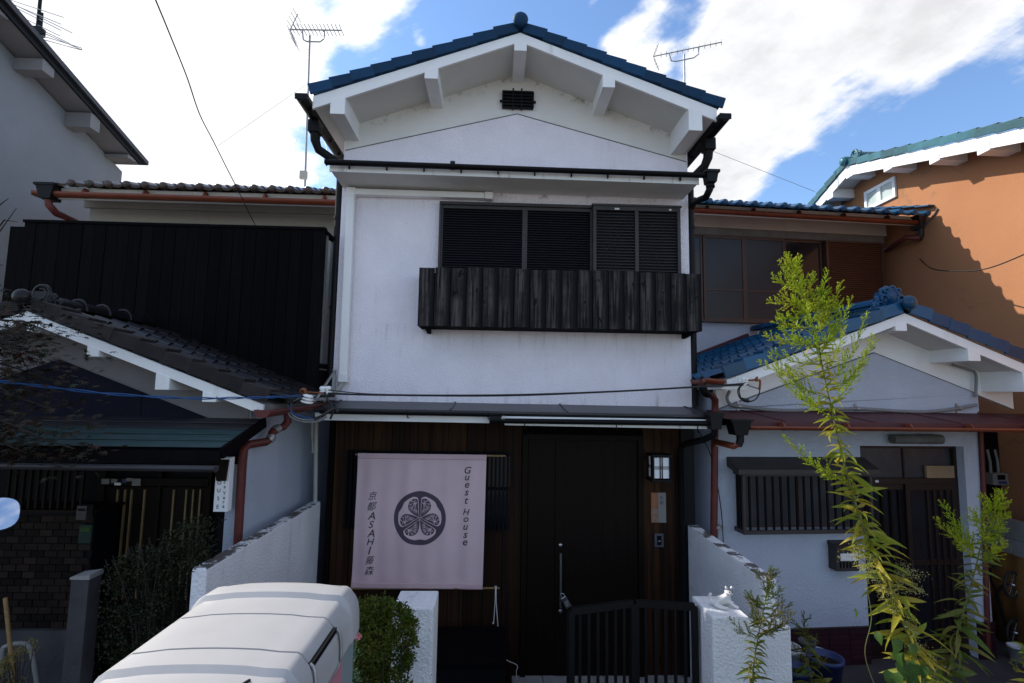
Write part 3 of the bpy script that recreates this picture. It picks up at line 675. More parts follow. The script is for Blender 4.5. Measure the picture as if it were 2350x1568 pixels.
louvre(xs[0] + .0225, xs[2] - .001, 4.952, WZB + .002, f0.z - .031, 'shutter')
louvre(xs[2] - .02, xs[3] + .03, 4.984 - .03 - .004 + .03, WZB + .002, f0.z - .031, 'shutter') if False else louvre(xs[2], xs[3] - .001, 4.952, WZB + .002, f0.z - .031, 'shutter')
t0, t1 = at(1361, 473, 4.9), at(1560, 478, 4.9)
b = MB(); x0, x1 = t0.x, t1.x; zt = t0.z
b.box(x0, x0 + .03, 4.885, 4.989, WZB, zt); b.box(x1 - .03, x1, 4.885, 4.989, WZB, zt); b.box(x0 - .012, x1 + .012, 4.878, 4.989, zt + .0005, zt + .02)
xm_ = (x0 + x1) / 2; b.box(xm_ - .017, xm_ + .017, 4.894, 4.93, WZB, zt - .04); b.box(x0 + .03, x1 - .03, 4.889, 4.93, zt - .04, zt); b.box(x0 + .03, x1 - .03, 4.94, 4.988, WZB, zt - .04)
SB = b.build('shutter_box', 'frame', H)
slats('slat', 'shutterbox', x0 + .031, xm_ - .018, 4.912, WZB, zt - .045, .03, SB); slats('slat', 'shutterbox', xm_ + .018, x1 - .031, 4.912, WZB, zt - .045, .03, SB)
for u, ww in ((1416, .045), (1538, .022)):
    c_ = at(u, 479.5 if u < 1500 else 482, 4.888); b = MB(); b.box(c_.x - ww / 2, c_.x + ww / 2, 4.886, 4.8885, c_.z - .008, c_.z + .008); b.build('sticker', 'papr', SB)
# balcony of charred boards
YB = 4.70
bl, br, bbl, bbr = at(961, 612, YB), at(1609, 627, YB), at(958, 748, YB), at(1613, 759, YB)
x0, x1 = (bl.x + bbl.x) / 2, (br.x + bbr.x) / 2; zt, zb = (bl.z + br.z) / 2, (bbl.z + bbr.z) / 2
b = MB(); b.box(x0 + .03, x1 - .03, YB + .026, 4.998, zb + .0, zb + .05); b.box(x0 + .025, x1 - .025, YB + .026, YB + .05, zb + .051, zt - .05)
for xx in (x0 + .06, x1 - .09): b.prism([(xx, YB + .04, zb - .001), (xx, 4.998, zb - .001), (xx, 4.998, zb - .045), (xx, YB + .18, zb - .035)], (.035, 0, 0))
BA = b.build('balcony', 'chardark', H)
npl = 18; pw = (x1 - x0) / npl
for k in range(npl):
    hh = zt - zb + rnd.uniform(-.006, .006)
    b = MB(); b.box(-pw / 2 + .0025, pw / 2 - .0025, 0, .022, 0, hh)
    link('balcony_board', b.mesh('balcony_board', 'char', .003), BA, Matrix.Translation((x0 + pw * (k + .5), YB + rnd.uniform(0, .004), zb + rnd.uniform(-.004, .003))))
for xx in (x0, x1 - .022):
    for k in range(2):
        b = MB(); b.box(xx, xx + .022, YB + .028 + k * .137, YB + .028 + k * .137 + .134, zb, zt - .004); b.build('balcony_board', 'chardark', BA)
# lower canopy
c0, c1 = at(721, 936, 4.45), at(1651, 955, 4.45)
w0, w1 = at(765, 919, 5.0), at(1585, 931, 5.0)
b = MB(); b.prism([(c0.x, 4.45, c0.z), (XL - .02, 5.0, w0.z), (XL - .02, 5.0, w0.z - .02), (c0.x, 4.45, c0.z - .02)], (c1.x - c0.x, 0, -.012)); LC = b.build('lower_canopy', 'darkroof', H)
for t in (.02, .33, .62, .97):
    xx = c0.x + (c1.x - c0.x) * t; b = MB(); b.beam((xx, 4.452, c0.z + .004 - .012 * t), (xx, 4.998, w0.z + .003 - .012 * t), .014, .014); b.build('sheet_seam', 'darkroof', LC)
b = MB(); b.box(c0.x + .01, c1.x - .01, 4.46, 4.47, c0.z - .07, c0.z - .033); b.build('eave_board', 'black', LC)
s0, s1 = at(1140, 962, 4.46), at(1157, 965, 4.46)
fa0, fa1 = at(721, 955, 4.46), at(1634, 978, 4.46)
def strip(u0, v0, v0b, u1, v1, v1b, y, th, name, m, par):
    a, b_, c_, d_ = at(u0, v0b, y), at(u1, v1b, y), at(u1, v1, y), at(u0, v0, y)
    return MB().prism([a, b_, c_, d_], (0, th, 0)).build(name, m, par)
strip(723, 947, 964, 1158, 955, 972, 4.455, .02, 'canopy_fascia', 'fascia', LC)
strip(1158, 968, 976, 1632, 977, 985, 4.43, .02, 'canopy_fascia', 'fascia', LC)
strip(1150, 955.5, 960, 1622, 963, 966, 4.448, .006, 'flashing_strip', 'trim', LC)
b = MB(); b.gutter(at(735, 941, 4.41), at(1152, 949, 4.41), .032); b.build('canopy_gutter', 'black', LC)
b = MB(); b.gutter(at(1123, 962, 4.40), at(1632, 969, 4.40), .035); b.tube([at(1123, 962, 4.40), at(1150, 962.5, 4.40)], .037, 10); b.build('canopy_gutter', 'black', LC)
hp = at(1640, 966, 4.38)
b = MB(); b.prism([(hp.x - .06, 4.33, hp.z + .06), (hp.x + .05, 4.33, hp.z + .06), (hp.x + .035, 4.33, hp.z - .07), (hp.x - .045, 4.33, hp.z - .07)], (0, .1, 0)); b.box(hp.x - .07, hp.x + .06, 4.32, 4.44, hp.z + .045, hp.z + .07)
b.tube([hp - V((0, 0, .06)), hp - V((0, -.02, .12)), hp - V((.06, -.1, .17)), V((1.80, 4.85, hp.z - .24)), V((1.785, 4.93, hp.z - .30)), V((1.785, 4.94, .2))], .028, 10); b.build('canopy_hopper', 'blackpipe', LC)
for u, v in ((935, 955), (1120, 958), (1204, 980), (1414, 984), (1600, 988)):
    c_ = at(u, v, 4.44); b = MB(); b.tube([c_ + V((0, .02, .05)), c_ + V((0, -.012, .035)), c_ + V((0, -.012, -.005)), c_ + V((.006, -.006, -.018)), c_ + V((.014, -.004, -.01))], .0045, 6); b.build('hook', 'black', LC)
# soffit under the lower canopy
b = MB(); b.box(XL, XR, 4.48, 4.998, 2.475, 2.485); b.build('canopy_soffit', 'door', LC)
# ground floor: stained boards, lattice window, door
WO = MB().box(XL, XR, 5.0, 5.0148, 0.0, 2.474).build('timber_wall', 'chardark', H)
pitch = .168
dl, dr = at(1197, 1200, 4.98).x, at(1476, 1200, 4.98).x
def boards(xa, xb, n):
    wd = (xb - xa) / n; me = MB().box(-wd / 2 + .002, wd / 2 - .002, 0, .016, 0, 2.40).mesh('wall_board', 'plank', .0025)
    for k in range(n): link('wall_board', me, WO, Matrix.Translation((xa + wd * (k + .5), 4.983 + rnd.uniform(-.002, .001), .07)))
boards(XL + .045, dl - .003, 10)
boards(dr + .003, dr + .36, 2)
b = MB(); b.box(XL - .01, XL + .042, 4.972, 4.999, .02, 2.47); b.build('corner_post', 'chardark', WO)
b = MB(); b.box(dr + .365, XR + .008, 4.955, 4.999, .02, 2.47); b.build('corner_post', 'black', WO)
b = MB(); b.box(XL + .043, XR - .2, 4.978, 4.999, .02, .069); b.build('sill_board', 'chardark', WO)
# door
zt = at(1330, 998, 4.98).z; z0 = .135
DO = MB().box(dl + .052, dr - .052, 4.986, 4.9995, z0 + .01, zt - .05).build('front_door', 'door', H)
b = MB(); b.box(dl, dl + .05, 4.955, 4.9992, z0, zt); b.box(dr - .05, dr, 4.955, 4.9992, z0, zt); b.box(dl + .05, dr - .05, 4.955, 4.9992, zt - .05, zt); b.build('door_frame', 'door', DO, .003)
xs_ = at(1273, 1200, 4.98).x
b = MB(); b.box(dl + .056, xs_ - .003, 4.979, 4.9858, z0 + .012, zt - .052); b.build('door_panel', 'door', DO, .002)
b = MB(); b.box(xs_ + .003, dr - .056, 4.974, 4.9858, z0 + .012, zt - .052); b.build('door_panel', 'door', DO, .002)
for k in range(7):
    xx = xs_ + .09 + k * .122; b = MB(); b.box(xx - .002, xx + .002, 4.9725, 4.9738, z0 + .02, zt - .06); b.build('groove_strip', 'lattice', DO)
ha, hb = at(1287, 1270, 4.93), at(1285, 1395, 4.93)
b = MB(); b.tube([(ha.x, 4.93, ha.z), (ha.x, 4.93, hb.z)], .0115, 12)
for zz in (ha.z - .06, hb.z + .06): b.tube([(ha.x - .012, 4.975, zz), (ha.x, 4.93, zz)], .008, 8)
b.build('door_handle', 'steel', DO)
for vv in (1251, 1402):
    c_ = at(1286, vv, 4.97); b = MB(); b.lathe([(.0, -.016), (.012, -.016), (.02, -.01), (.021, .006)], (c_.x, 4.968, c_.z), (0, 1, 0), 16); b.build('door_lock', 'steel', DO)
k0 = at(1291, 1366, 4.915); PK = thing('key_box', 'silver key box padlocked to the bottom of the door handle', 'key box', k0)
b = MB(); b.obox = None
mt = Matrix.Translation(k0 + V((.03, -.01, -.055))) @ Matrix.Rotation(math.radians(-32), 4, 'Y')
bx = MB().box(-.027, .027, -.016, .016, -.052, .052); bx.v = [mt @ a for a in bx.v]; bx.build('box_body', 'steel', PK, .006)
bx = MB().tube([(-.016, 0, .05), (-.016, 0, .075), (0, 0, .088), (.016, 0, .075), (.016, 0, .05)], .005, 8); bx.v = [mt @ a for a in bx.v]; bx.build('shackle', 'steel', PK)
bx = MB().box(-.018, .018, -.019, -.0165, -.035, .01); bx.v = [mt @ a for a in bx.v]; bx.build('dial_cover', 'galv', PK, .001)
# lattice window behind the banner
l0, l1 = at(795, 1035, 4.95), at(1168, 1214, 4.95)
LW = MB().box(l0.x, l1.x, 4.972, 4.980, l1.z, l0.z).build('lattice_window', 'glass', H)
b = MB()
for zz in (l1.z, l0.z - .03, (l0.z + l1.z) / 2): b.box(l0.x, l1.x, 4.952, 4.971, zz, zz + .025)
b.build('lattice_rail', 'lattice', LW)
nb = 40; me = MB().box(-.009, .009, 0, .022, 0, l0.z - l1.z + .02).mesh('lattice_bar', 'lattice')
for k in range(nb): link('lattice_bar', me, LW, Matrix.Translation((l0.x + (l1.x - l0.x) * (k + .5) / nb, 4.929, l1.z - .01)))

# ================================================================ LEFT HOUSE
LH = thing('dark_timber_house', 'dark house on the left with black board balcony and white barge boards on its porch', 'house', (-3.2, 4, 0))
# upper storey
YE, YW = 5.38, 5.85
e0, e1 = at(82, 441, YE), at(771, 460, YE)
xw = at(205, 500, YW).x
b = MB(); b.box(xw, -1.62, YW, 11, 0, at(480, 455, YW).z + .15); b.build('upper_wall', 'cream', LH)
zf = at(450, 485, YW).z; b = MB(); b.box(xw - .05, -1.625, YW - .03, YW - .0005, zf, at(450, 452, YW).z + .02); b.build('frieze_board', 'cream', LH)
b = MB(); b.prism([(e0.x + .12, YE + .06, e0.z + .0), (e0.x + .12, 8.2, e0.z + .95), (e0.x + .12, 8.2, e0.z + 1.04), (e0.x + .12, YE + .02, e0.z + .06)], (-1.66 - e0.x - .12, 0, 0))
b.prism([(e0.x + .12, 8.2, e0.z + .95), (e0.x + .12, 11.2, e0.z + .0), (e0.x + .12, 11.2, e0.z + .09), (e0.x + .12, 8.2, e0.z + 1.04)], (-1.66 - e0.x - .12, 0, 0))
LR = b.build('upper_roof', 'soffit', LH)
b = MB(); b.box(e0.x + .12, -1.66, YE + .035, YE + .058, e0.z - .055, e0.z + .02); b.build('eave_fascia', 'trim', LR)
TB = pantile('browntile', .187, .26, .036, True); TBf = pantile('browntile', .187, .26, .036)
sl2 = V((0, -1, -.335)).normalized()
top = V((e0.x + .24, YE - .03, e0.z + .08)) - sl2 * (.19 * 4 + .05)
tile_slope(LR, TBf, top, (1, 0, 0), sl2, 16, 4, .187, .19, TB)
b = MB(); b.gutter((e0.x, YE, e0.z), (-1.655, YE, e1.z - .01), .05); b.box(e0.x - .003, e0.x + .003, YE - .05, YE + .05, e0.z - .045, e0.z + .004)
for k in range(5): b.tube([(e0.x + .5 + k * .62, YE, e0.z - .001), (e0.x + .515 + k * .62, YE, e0.z - .001)], .053, 10)
b.build('eave_gutter', 'copper', LR)
hp = at(113, 443, YE)
b = MB(); b.prism([(hp.x - .09, YE - .075, hp.z + .075), (hp.x + .1, YE - .075, hp.z + .075), (hp.x + .06, YE - .06, hp.z - .075), (hp.x - .05, YE - .06, hp.z - .075)], (0, .14, 0)); b.box(hp.x - .1, hp.x + .11, YE - .085, YE + .075, hp.z + .06, hp.z + .085); b.build('gutter_hopper', 'black', LR)
q0, q1 = at(119, 466, YE), at(180, 511, YW - .08)
b = MB(); b.tube([hp - V((0, 0, .06)), hp - V((-.01, 0, .13)), hp - V((-.05, -.05, .2)), q1, q1 - V((0, 0, .3))], .036, 10); b.build('downpipe', 'redpipe', LR)
# black board balcony
YBk = 4.80
k0, k1 = at(56, 512, YBk), at(738, 528, YBk)
ztk = (k0.z + k1.z) / 2; zbk = 2.66
b = MB(); b.box(k0.x - .15, -1.63, YBk + .03, YBk + .06, zbk, ztk - .03); b.box(-1.665, -1.63, YBk + .061, YW - .04, zbk, 2.9); BK = b.build('balcony', 'chardark', LH)
n = 26; wd = (-1.625 - k0.x + .0) / n
me = MB().box(-wd / 2 + .002, wd / 2 - .002, 0, .022, zbk, ztk).mesh('balcony_board', 'chardark', .002)
for k in range(n): link('balcony_board', me, BK, Matrix.Translation((k0.x + wd * (k + .5), YBk + rnd.uniform(0, .005), rnd.uniform(-.004, .004))))
b = MB(); b.box(k0.x - .01, -1.622, YBk - .008, YBk + .06, ztk + .005, ztk + .03); b.build('balcony_rail', 'chardark', BK)
for zz in (ztk - .02, 2.92): b = MB(); b.box(-1.665, -1.625, YBk + .065, YW - .04, zz, zz + .04); b.build('balcony_rail', 'chardark', BK)
for k in range(5): b = MB(); b.box(-1.66, -1.63, YBk + .09 + k * .2, YBk + .13 + k * .2, 2.965, ztk - .021); b.build('baluster', 'galv', BK)
# lower house block
b = MB(); b.box(-7.5, -1.80, 4.45, YW - .001, 0, 2.62); b.build('house_wall', 'navy', LH)
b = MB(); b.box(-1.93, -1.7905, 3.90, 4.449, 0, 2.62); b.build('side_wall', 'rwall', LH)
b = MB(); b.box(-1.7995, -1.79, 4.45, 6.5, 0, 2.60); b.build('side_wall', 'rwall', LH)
# porch gable
YP, YG = 3.58, 3.87
ax, az = -3.187, 3.143; ms = .373
zp = lambda x: az - ms * abs(x - ax)
xe = -1.565; xel = -4.85
PR = MB()
for x1 in (xe, xel): PR.prism([(ax, YP + .026, az), (x1, YP + .026, zp(x1)), (x1, YP + .026, zp(x1) + .07), (ax, YP + .026, az + .07)], (0, 4.80 - YP - .03, 0))
PR = PR.build('porch_roof', 'shade_soffit', LH)
for x1 in (xe, xel):
    b = MB(); b.prism([(ax, YP, az + .004), (x1, YP, zp(x1) + .004), (x1, YP, zp(x1) + .073), (ax, YP, az + .073)], (0, .025, 0)); b.build('barge_board', 'trim', PR)
for (u0, u1, vb) in ((62, 77, 762), (199, 227, 819), (355.5, 388, 895), (464, 495, 923), (-130, -100, 850)):
    a, c = at(u0, vb, YP), at(u1, vb, YP); b = MB()
    b.prism([(a.x, YP - .004, c.z), (c.x, YP - .004, c.z), (c.x, YP - .004, zp(c.x) + .01), (a.x, YP - .004, zp(a.x) + .01)], (0, .42, 0)); b.build('purlin', 'trim', PR, .003)
fz = lambda x: 2.907 - ms * abs(x - ax)
b = MB(); b.prism([(-4.6, YG, 2.17), (-1.80, YG, 2.17), (-1.80, YG, fz(-1.80)), (ax, YG, 2.907), (-4.6, YG, fz(-4.6))], (0, .06, 0)); b.build('gable_wall', 'navy', LH)
for xa, xb in ((-1.80, ax), (ax, -4.6)):
    b = MB(); b.prism([(xa, YG + .02, fz(xa) + .0005), (xb, YG + .02, fz(xb) + .0005), (xb, YG + .02, zp(xb) + .001), (xa, YG + .02, zp(xa) + .001)], (0, .05, 0)); b.build('gable_frieze', 'shade_soffit', LH)
b = MB(); b.box(ax + .62, ax + .624, YG - .002, YG - .0005, 2.2, fz(ax + .62)); b.build('wall_joint', 'lattice', LH)
TG = pantile('greytile', .2, .25, .034)
es = V((1, 0, -ms)).normalized(); el = V((-1, 0, -ms)).normalized()
tile_slope(PR, TG, (ax + .08, YP + .15, az + .095), (0, 1, 0), es, 6, 9, .18, .187)
tile_slope(PR, TG, (ax - .08, YP + .15, az + .095), (0, 1, 0), el, 6, 9, .18, .187)
VO = verge_mesh('oldtile', .205, .085, .15)
verge(PR, VO, (ax + .03, YP - .03, az + .073), es, 9, .19)
verge(PR, VO, (ax - .03, YP - .03, az + .073), el, 9, .19)
ridge_tiles(PR, 'greytile', (ax, YP + .1, az + .14), (ax, 4.78, az + .14), .065, 6)
b = MB(); b.ball((ax, YP - .05, az + .165), .055, 18, (1, .8, 1)); b.build('ridge_ball', 'greytile', PR)
b = MB()
for (cx, cz, r, n_) in ((0, .235, .062, 22), (-.075, .20, .032, 16), (.075, .20, .032, 16), (.125, .165, .026, 14), (-.125, .165, .026, 14)):
    pts = [(ax + cx + math.cos(t) * r * (1 - .06 * t), YP + .10, az + cz - .02 + math.sin(t) * r * (1 - .06 * t)) for t in [i * 2 * math.pi * 1.3 / n_ for i in range(n_ + 1)]]
    b.tube(pts, .013, 8)
b.box(ax - .08, ax + .08, YP + .09, YP + .14, az + .10, az + .23); b.build('ridge_ornament', 'greytile', PR)
for k in range(3):
    b = MB(); yy = YP + .42 + k * .24; b.tube([(ax + .072 * math.cos(t), yy, az + .14 + .085 * math.sin(t)) for t in [i * math.pi / 10 for i in range(11)]], .013, 8); b.build('ridge_band', 'greytile', PR)
# porch gutter and red downpipe
g0 = at(588, 937, YP - .02)
b = MB(); b.gutter((-1.545, YP - .06, g0.z - .01), (-1.545, 4.76, g0.z + .015), .055); b.build('porch_gutter', 'redpipe', PR)
pts = [at(u, v, y) for u, v, y in ((661, 948, 4.15), (660, 968, 4.15), (650, 980, 4.12), (632, 986, 4.05), (624, 994, 4.02), (622, 1006, 4.0), (612, 1014, 3.98), (572, 1020, 3.88), (560, 1030, 3.86), (556, 1060, 3.86), (546, 1240, 3.86))]
pts.append(V((pts[-1].x, 3.86, .1)))
b = MB(); b.tube(pts, .030, 10); DP = b.build('downpipe', 'redpipe', LH)
for i in (3, 5):
    b = MB(); b.tube([pts[i] + (pts[i - 1] - pts[i]) * .4, pts[i], pts[i] + (pts[i + 1] - pts[i]) * .4], .036, 10); b.build('pipe_elbow', 'galv', DP)
# verdigris canopy over the entrance
r0, r1 = at(130, 965, YG), at(604, 963, YG); f0_, f1_ = at(60, 1023, 3.3), at(514, 1030, 3.3)
xr = -1.678; zw, zf_ = r1.z, f1_.z
PC = MB().prism([(-4.6, 3.31, zf_ - .03), (-4.6, YG - .002, zw - .03), (-4.6, YG - .002, zw - .002), (-4.6, 3.31, zf_ - .002)], (xr + 4.6, 0, 0)).build('porch_canopy', 'chardark', LH)
for k in range(5):
    ya, yb = YG - .005 - k * .114, YG - .005 - (k + 1) * .114 - .01; za, zb = zw + (zf_ - zw) * (k / 5), zw + (zf_ - zw) * ((k + 1) / 5)
    b = MB(); b.prism([(-4.62, ya, za + .0), (-4.62, yb, zb + .008), (-4.62, yb, zb + .012), (-4.62, ya, za + .006)], (xr + 4.62, 0, 0)); b.build('canopy_sheet', 'darkroof' if k < 2 else 'tealroof', PC)
b = MB(); b.box(-4.6, xr + .005, 3.27, 3.29, zf_ - .075, zf_ - .01); b.beam((xr + .012, 3.28, zf_ - .025), (xr + .012, YG - .01, zw - .02), .02, .07); b.build('canopy_edge', 'chardark', PC)
b = MB(); b.gutter((-4.6, 3.24, zf_ - .09), (at(498, 1049, 3.24).x, 3.24, zf_ - .1), .035); b.build('canopy_gutter', 'darkroof', PC)
# dark entrance recess
YD = 4.30
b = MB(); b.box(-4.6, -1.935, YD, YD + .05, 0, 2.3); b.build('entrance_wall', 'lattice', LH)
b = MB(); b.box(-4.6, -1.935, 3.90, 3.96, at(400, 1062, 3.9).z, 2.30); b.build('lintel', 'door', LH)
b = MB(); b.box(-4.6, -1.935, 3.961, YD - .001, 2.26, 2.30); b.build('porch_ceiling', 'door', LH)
for (u0, u1) in ((216, 232), (355, 362), (470, 478)):
    a, c = at(u0, 1200, YD - .05), at(u1, 1200, YD - .05); b = MB(); b.box(a.x, c.x, YD - .05, YD - .0005, .06, 2.25); b.build('door_post', 'door', LH)
LD = MB().box(at(233, 1200, YD - .03).x, at(470, 1200, YD - .03).x, YD - .03, YD - .0005, .08, at(300, 1116, YD).z).build('sliding_door', 'door', LH)
b = MB(); a = at(233, 1097, YD - .06); c = at(478, 1116, YD - .06); b.box(a.x, c.x, YD - .06, YD - .031, c.z, a.z); b.build('door_head', 'door', LH)
for u in (270, 287, 302, 332, 399, 428, 444, 460):
    a, c = at(u, 1124, YD - .045), at(u - 4, 1300, YD - .045); b = MB(); b.box(a.x - .006, a.x + .006, YD - .046, YD - .0305, c.z - .25, a.z); b.build('brass_bar', 'brass', LD)
# brick tiled wall to the left of the door
bw0, bw1 = at(216, 1180, 3.95), at(216, 1442, 3.95)
BW = MB().box(-4.6, bw0.x, 3.962, 4.2, 0.05, bw0.z + .01).build('tiled_wall', 'lattice', LH)
rh, cw = .0487, .0925; nr = int((bw0.z - bw1.z) / rh); me = MB().box(0, cw - .006, 0, .013, 0, rh - .006).mesh('brick', 'brick', .0015)
ncol = 16
for r in range(nr):
    for c_ in range(ncol):
        x = bw0.x - (c_ + 1) * cw - (.0 if r % 2 else cw / 2)
        link('brick', me, BW, Matrix.Translation((x, 3.95 + rnd.uniform(-.0015, .0015), bw1.z + r * rh)))
b = MB(); b.box(-4.6, bw0.x + .02, 3.92, 3.9615, .05, bw1.z - .004); b.build('wall_base', 'concrete', LH)
b = MB(); b.box(-4.6, bw0.x + .03, 3.93, 4.22, bw0.z + .011, bw0.z + .03); b.build('window_sill', 'door', LH)
bs = MB().box(at(500, 1200, 3.9).x, -1.935, 3.912, 4.29, .06, at(520, 1190, 3.9).z).build('tiled_pier', 'lattice', LH)
bx0 = at(498, 1200, 3.9)
for r in range(22):
    for c_ in range(3): link('brick', me, bs, Matrix.Translation((bx0.x + .004 + c_ * cw - (cw / 2 if r % 2 else 0), 3.898, .07 + r * rh)))
for k in range(11):   # slatted window left of the door
    xx = at(20 + k * 17, 1100, 3.96).x; b = MB(); b.box(xx - .008, xx + .008, 3.955, 3.975, bw0.z + .032, 2.2); b.build('window_slat', 'door', LH)
# ================================================================ RIGHT HOUSE
RO = at(1647, 1000, 4.9)
F = Frame((RO.x, 4.9, 0), 0.07)
R = F.at
RHT = thing('white_house', 'white house on the right with blue tiled porch gable, burgundy canopy and brown sliding door', 'house', MM=F.M)
YB2 = -0.38
A_ = R(2076, 720, YB2); ax, az = A_.x, A_.z - .072
ms = .37
zr_ = lambda x: az - ms * abs(x - ax)
xl, xr = -0.13, 3.35
ap = R(2006, 810, 0); fzr = lambda x: ap.z - .352 * abs(x - ap.x)
wr = R(2252, 1100, 0).x
# porch wall with its door recess
dx0, dx1 = R(1977, 1100, 0).x, R(2216, 1100, 0).x; dz1 = R(2100, 1024, 0).z
b = MB()
b.box(0, dx0, 0, .12, .24, 2.6); b.box(dx1, wr, 0, .12, .24, 2.6); b.box(dx0, dx1, 0, .12, dz1, 2.6)
b.prism([(0, 0, 2.6), (wr + .03, 0, 2.6), (wr + .03, 0, fzr(wr + .03)), (ap.x, 0, ap.z), (0, 0, fzr(0))], (0, .12, 0))
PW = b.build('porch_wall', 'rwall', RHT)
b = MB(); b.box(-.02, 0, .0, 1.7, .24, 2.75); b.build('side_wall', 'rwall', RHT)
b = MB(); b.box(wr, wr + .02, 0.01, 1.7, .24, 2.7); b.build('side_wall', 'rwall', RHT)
for xa, xb in ((0, ap.x), (ap.x, 3.2)):
    b = MB(); b.prism([(xa, .02, fzr(xa) + .0005), (xb, .02, fzr(xb) + .0005), (xb, .02, zr_(xb) + .002), (xa, .02, zr_(xa) + .002)], (0, .05, 0)); b.build('gable_frieze', 'trim', RHT)
for xa, xb in ((0, ap.x), (ap.x, wr + .03)):
    b = MB(); b.prism([(xa, -.003, fzr(xa) - .003), (xb, -.003, fzr(xb) - .003), (xb, -.003, fzr(xb) + .005), (xa, -.003, fzr(xa) + .005)], (0, .0225, 0)); b.build('groove_shadow_strip', 'mortar', RHT)  # shadow line of the groove under the frieze, drawn as a dark strip
# burgundy tile wainscot
zt = R(1990, 1438, -.015).z
for xa, xb in ((0, dx0 - .005), (dx1 + .005, wr + .012)):
    wb = MB().box(xa, xb, -.012, -.0005, .236, zt).build('wainscot', 'lattice', RHT)
    n = max(1, round((xb - xa) / .2)); tw = (xb - xa) / n; rws = int((zt - .236) / .045)
    me = MB().box(0, tw - .005, 0, .010, 0, .040).mesh('wall_tile', 'wains', .0015)
    for r in range(rws):
        for c in range(n): link('wall_tile', me, wb, Matrix.Translation((xa + c * tw + .002, -.022 + rnd.uniform(-.001, .001), .24 + r * .045)))
    b = MB(); b.box(xa, xb, -.03, -.0125, .24 + rws * .045, .24 + rws * .045 + .022); b.build('wainscot_cap', 'wains', wb)
# porch roof
PR = MB()
for x1 in (xl, xr): PR.prism([(ax, YB2 + .027, az), (x1, YB2 + .027, zr_(x1)), (x1, YB2 + .027, zr_(x1) + .07), (ax, YB2 + .027, az + .07)], (0, 2.1 - YB2, 0))
PR = PR.build('porch_roof', 'soffit', RHT)
for x1 in (xl + .03, xr):
    b = MB(); b.prism([(ax, YB2, az - .01), (x1, YB2, zr_(x1) - .02), (x1, YB2, zr_(x1) + .074), (ax, YB2, az + .074)], (0, .026, 0)); b.build('barge_board', 'trim', PR)
for (u0, u1, vb) in ((2055, 2081, 760), (2222, 2250, 829), (1654, 1717, 895), (2350, 2385, 900)):
    a, c = R(u0, vb, YB2), R(u1, vb, YB2); b = MB()
    if vb == 760: pl = [(a.x, YB2 - .004, c.z), (c.x, YB2 - .004, c.z), (c.x, YB2 - .004, zr_(c.x) + .02), (a.x, YB2 - .004, zr_(a.x) + .02)]
    else: pl = [(a.x, YB2 - .004, c.z), (c.x, YB2 - .004, c.z), (c.x, YB2 - .004, zr_(c.x) + .02), (a.x, YB2 - .004, zr_(a.x) + .02)]
    b.prism(pl, (0, .42, 0)); b.build('purlin', 'trim', PR, .003)
es = V((1, 0, -ms)).normalized(); el = V((-1, 0, -ms)).normalized()
TBl = pantile('bluetile', .185, .25, .034)
tile_slope(PR, TBl, (ax - .08, YB2 + .12, az + .095), (0, 1, 0), el, 12, 9, .18, .205)
tile_slope(PR, TBl, (ax + .08, YB2 + .12, az + .095), (0, 1, 0), es, 12, 8, .18, .205)
VB = verge_mesh('bluetile', .222, .105, .14)
verge(PR, VB, (ax + .03, YB2 - .03, az + .072), es, 9, .205)
verge(PR, VB, (ax - .03, YB2 - .03, az + .072), el, 9, .205)
# ridge: stacked flat courses, round tiles, ornament, ball
for k in range(3):
    b = MB()
    for j in range(10): b.box(ax - .085 + .012 * k, ax + .085 - .012 * k, YB2 + .14 + j * .21, YB2 + .14 + j * .21 + .2, az + .10 + k * .032, az + .126 + k * .032)
    b.build('ridge_course', 'tealtile' if k == 1 else 'bluetile', PR, .003)
ridge_tiles(PR, 'bluetile', (ax, YB2 + .3, az + .20), (ax, 2.05, az + .20), .065, 8)
b = MB(); b.ball((ax, YB2 - .06, az + .165), .068, 18, (1, .7, 1)); b.tube([(ax, YB2 - .04, az + .16), (ax, YB2 + .22, az + .17)], .052, 14); b.build('ridge_ball', 'bluetile', PR)
b = MB()
for i, (cx, cz, r) in enumerate(((0, .27, .085), (-.085, .23, .06), (.085, .23, .06), (-.13, .165, .052), (.13, .165, .052), (0, .33, .045), (-.06, .31, .04), (.06, .31, .04), (-.16, .12, .04), (.16, .12, .04))):
    b.ball((ax + cx, YB2 + .17 + .012 * (i % 3), az + cz), r, 14, (1, .75, 1))
    pts = [(ax + cx + math.cos(t) * r * (.75 - .08 * t), YB2 + .125, az + cz + math.sin(t) * r * (.75 - .08 * t)) for t in [q * .5 for q in range(14)]]
    b.tube(pts, .011, 6)
b.box(ax - .12, ax + .12, YB2 + .14, YB2 + .21, az + .10, az + .30); b.build('ridge_ornament', 'bluetile', PR)
b = MB(); b.beam((ax - .1, 2.065, az + .12), (xl - .1, 2.065, zr_(xl - .1) + .12), .05, .08); b.build('wall_flashing', 'redroof', PR)
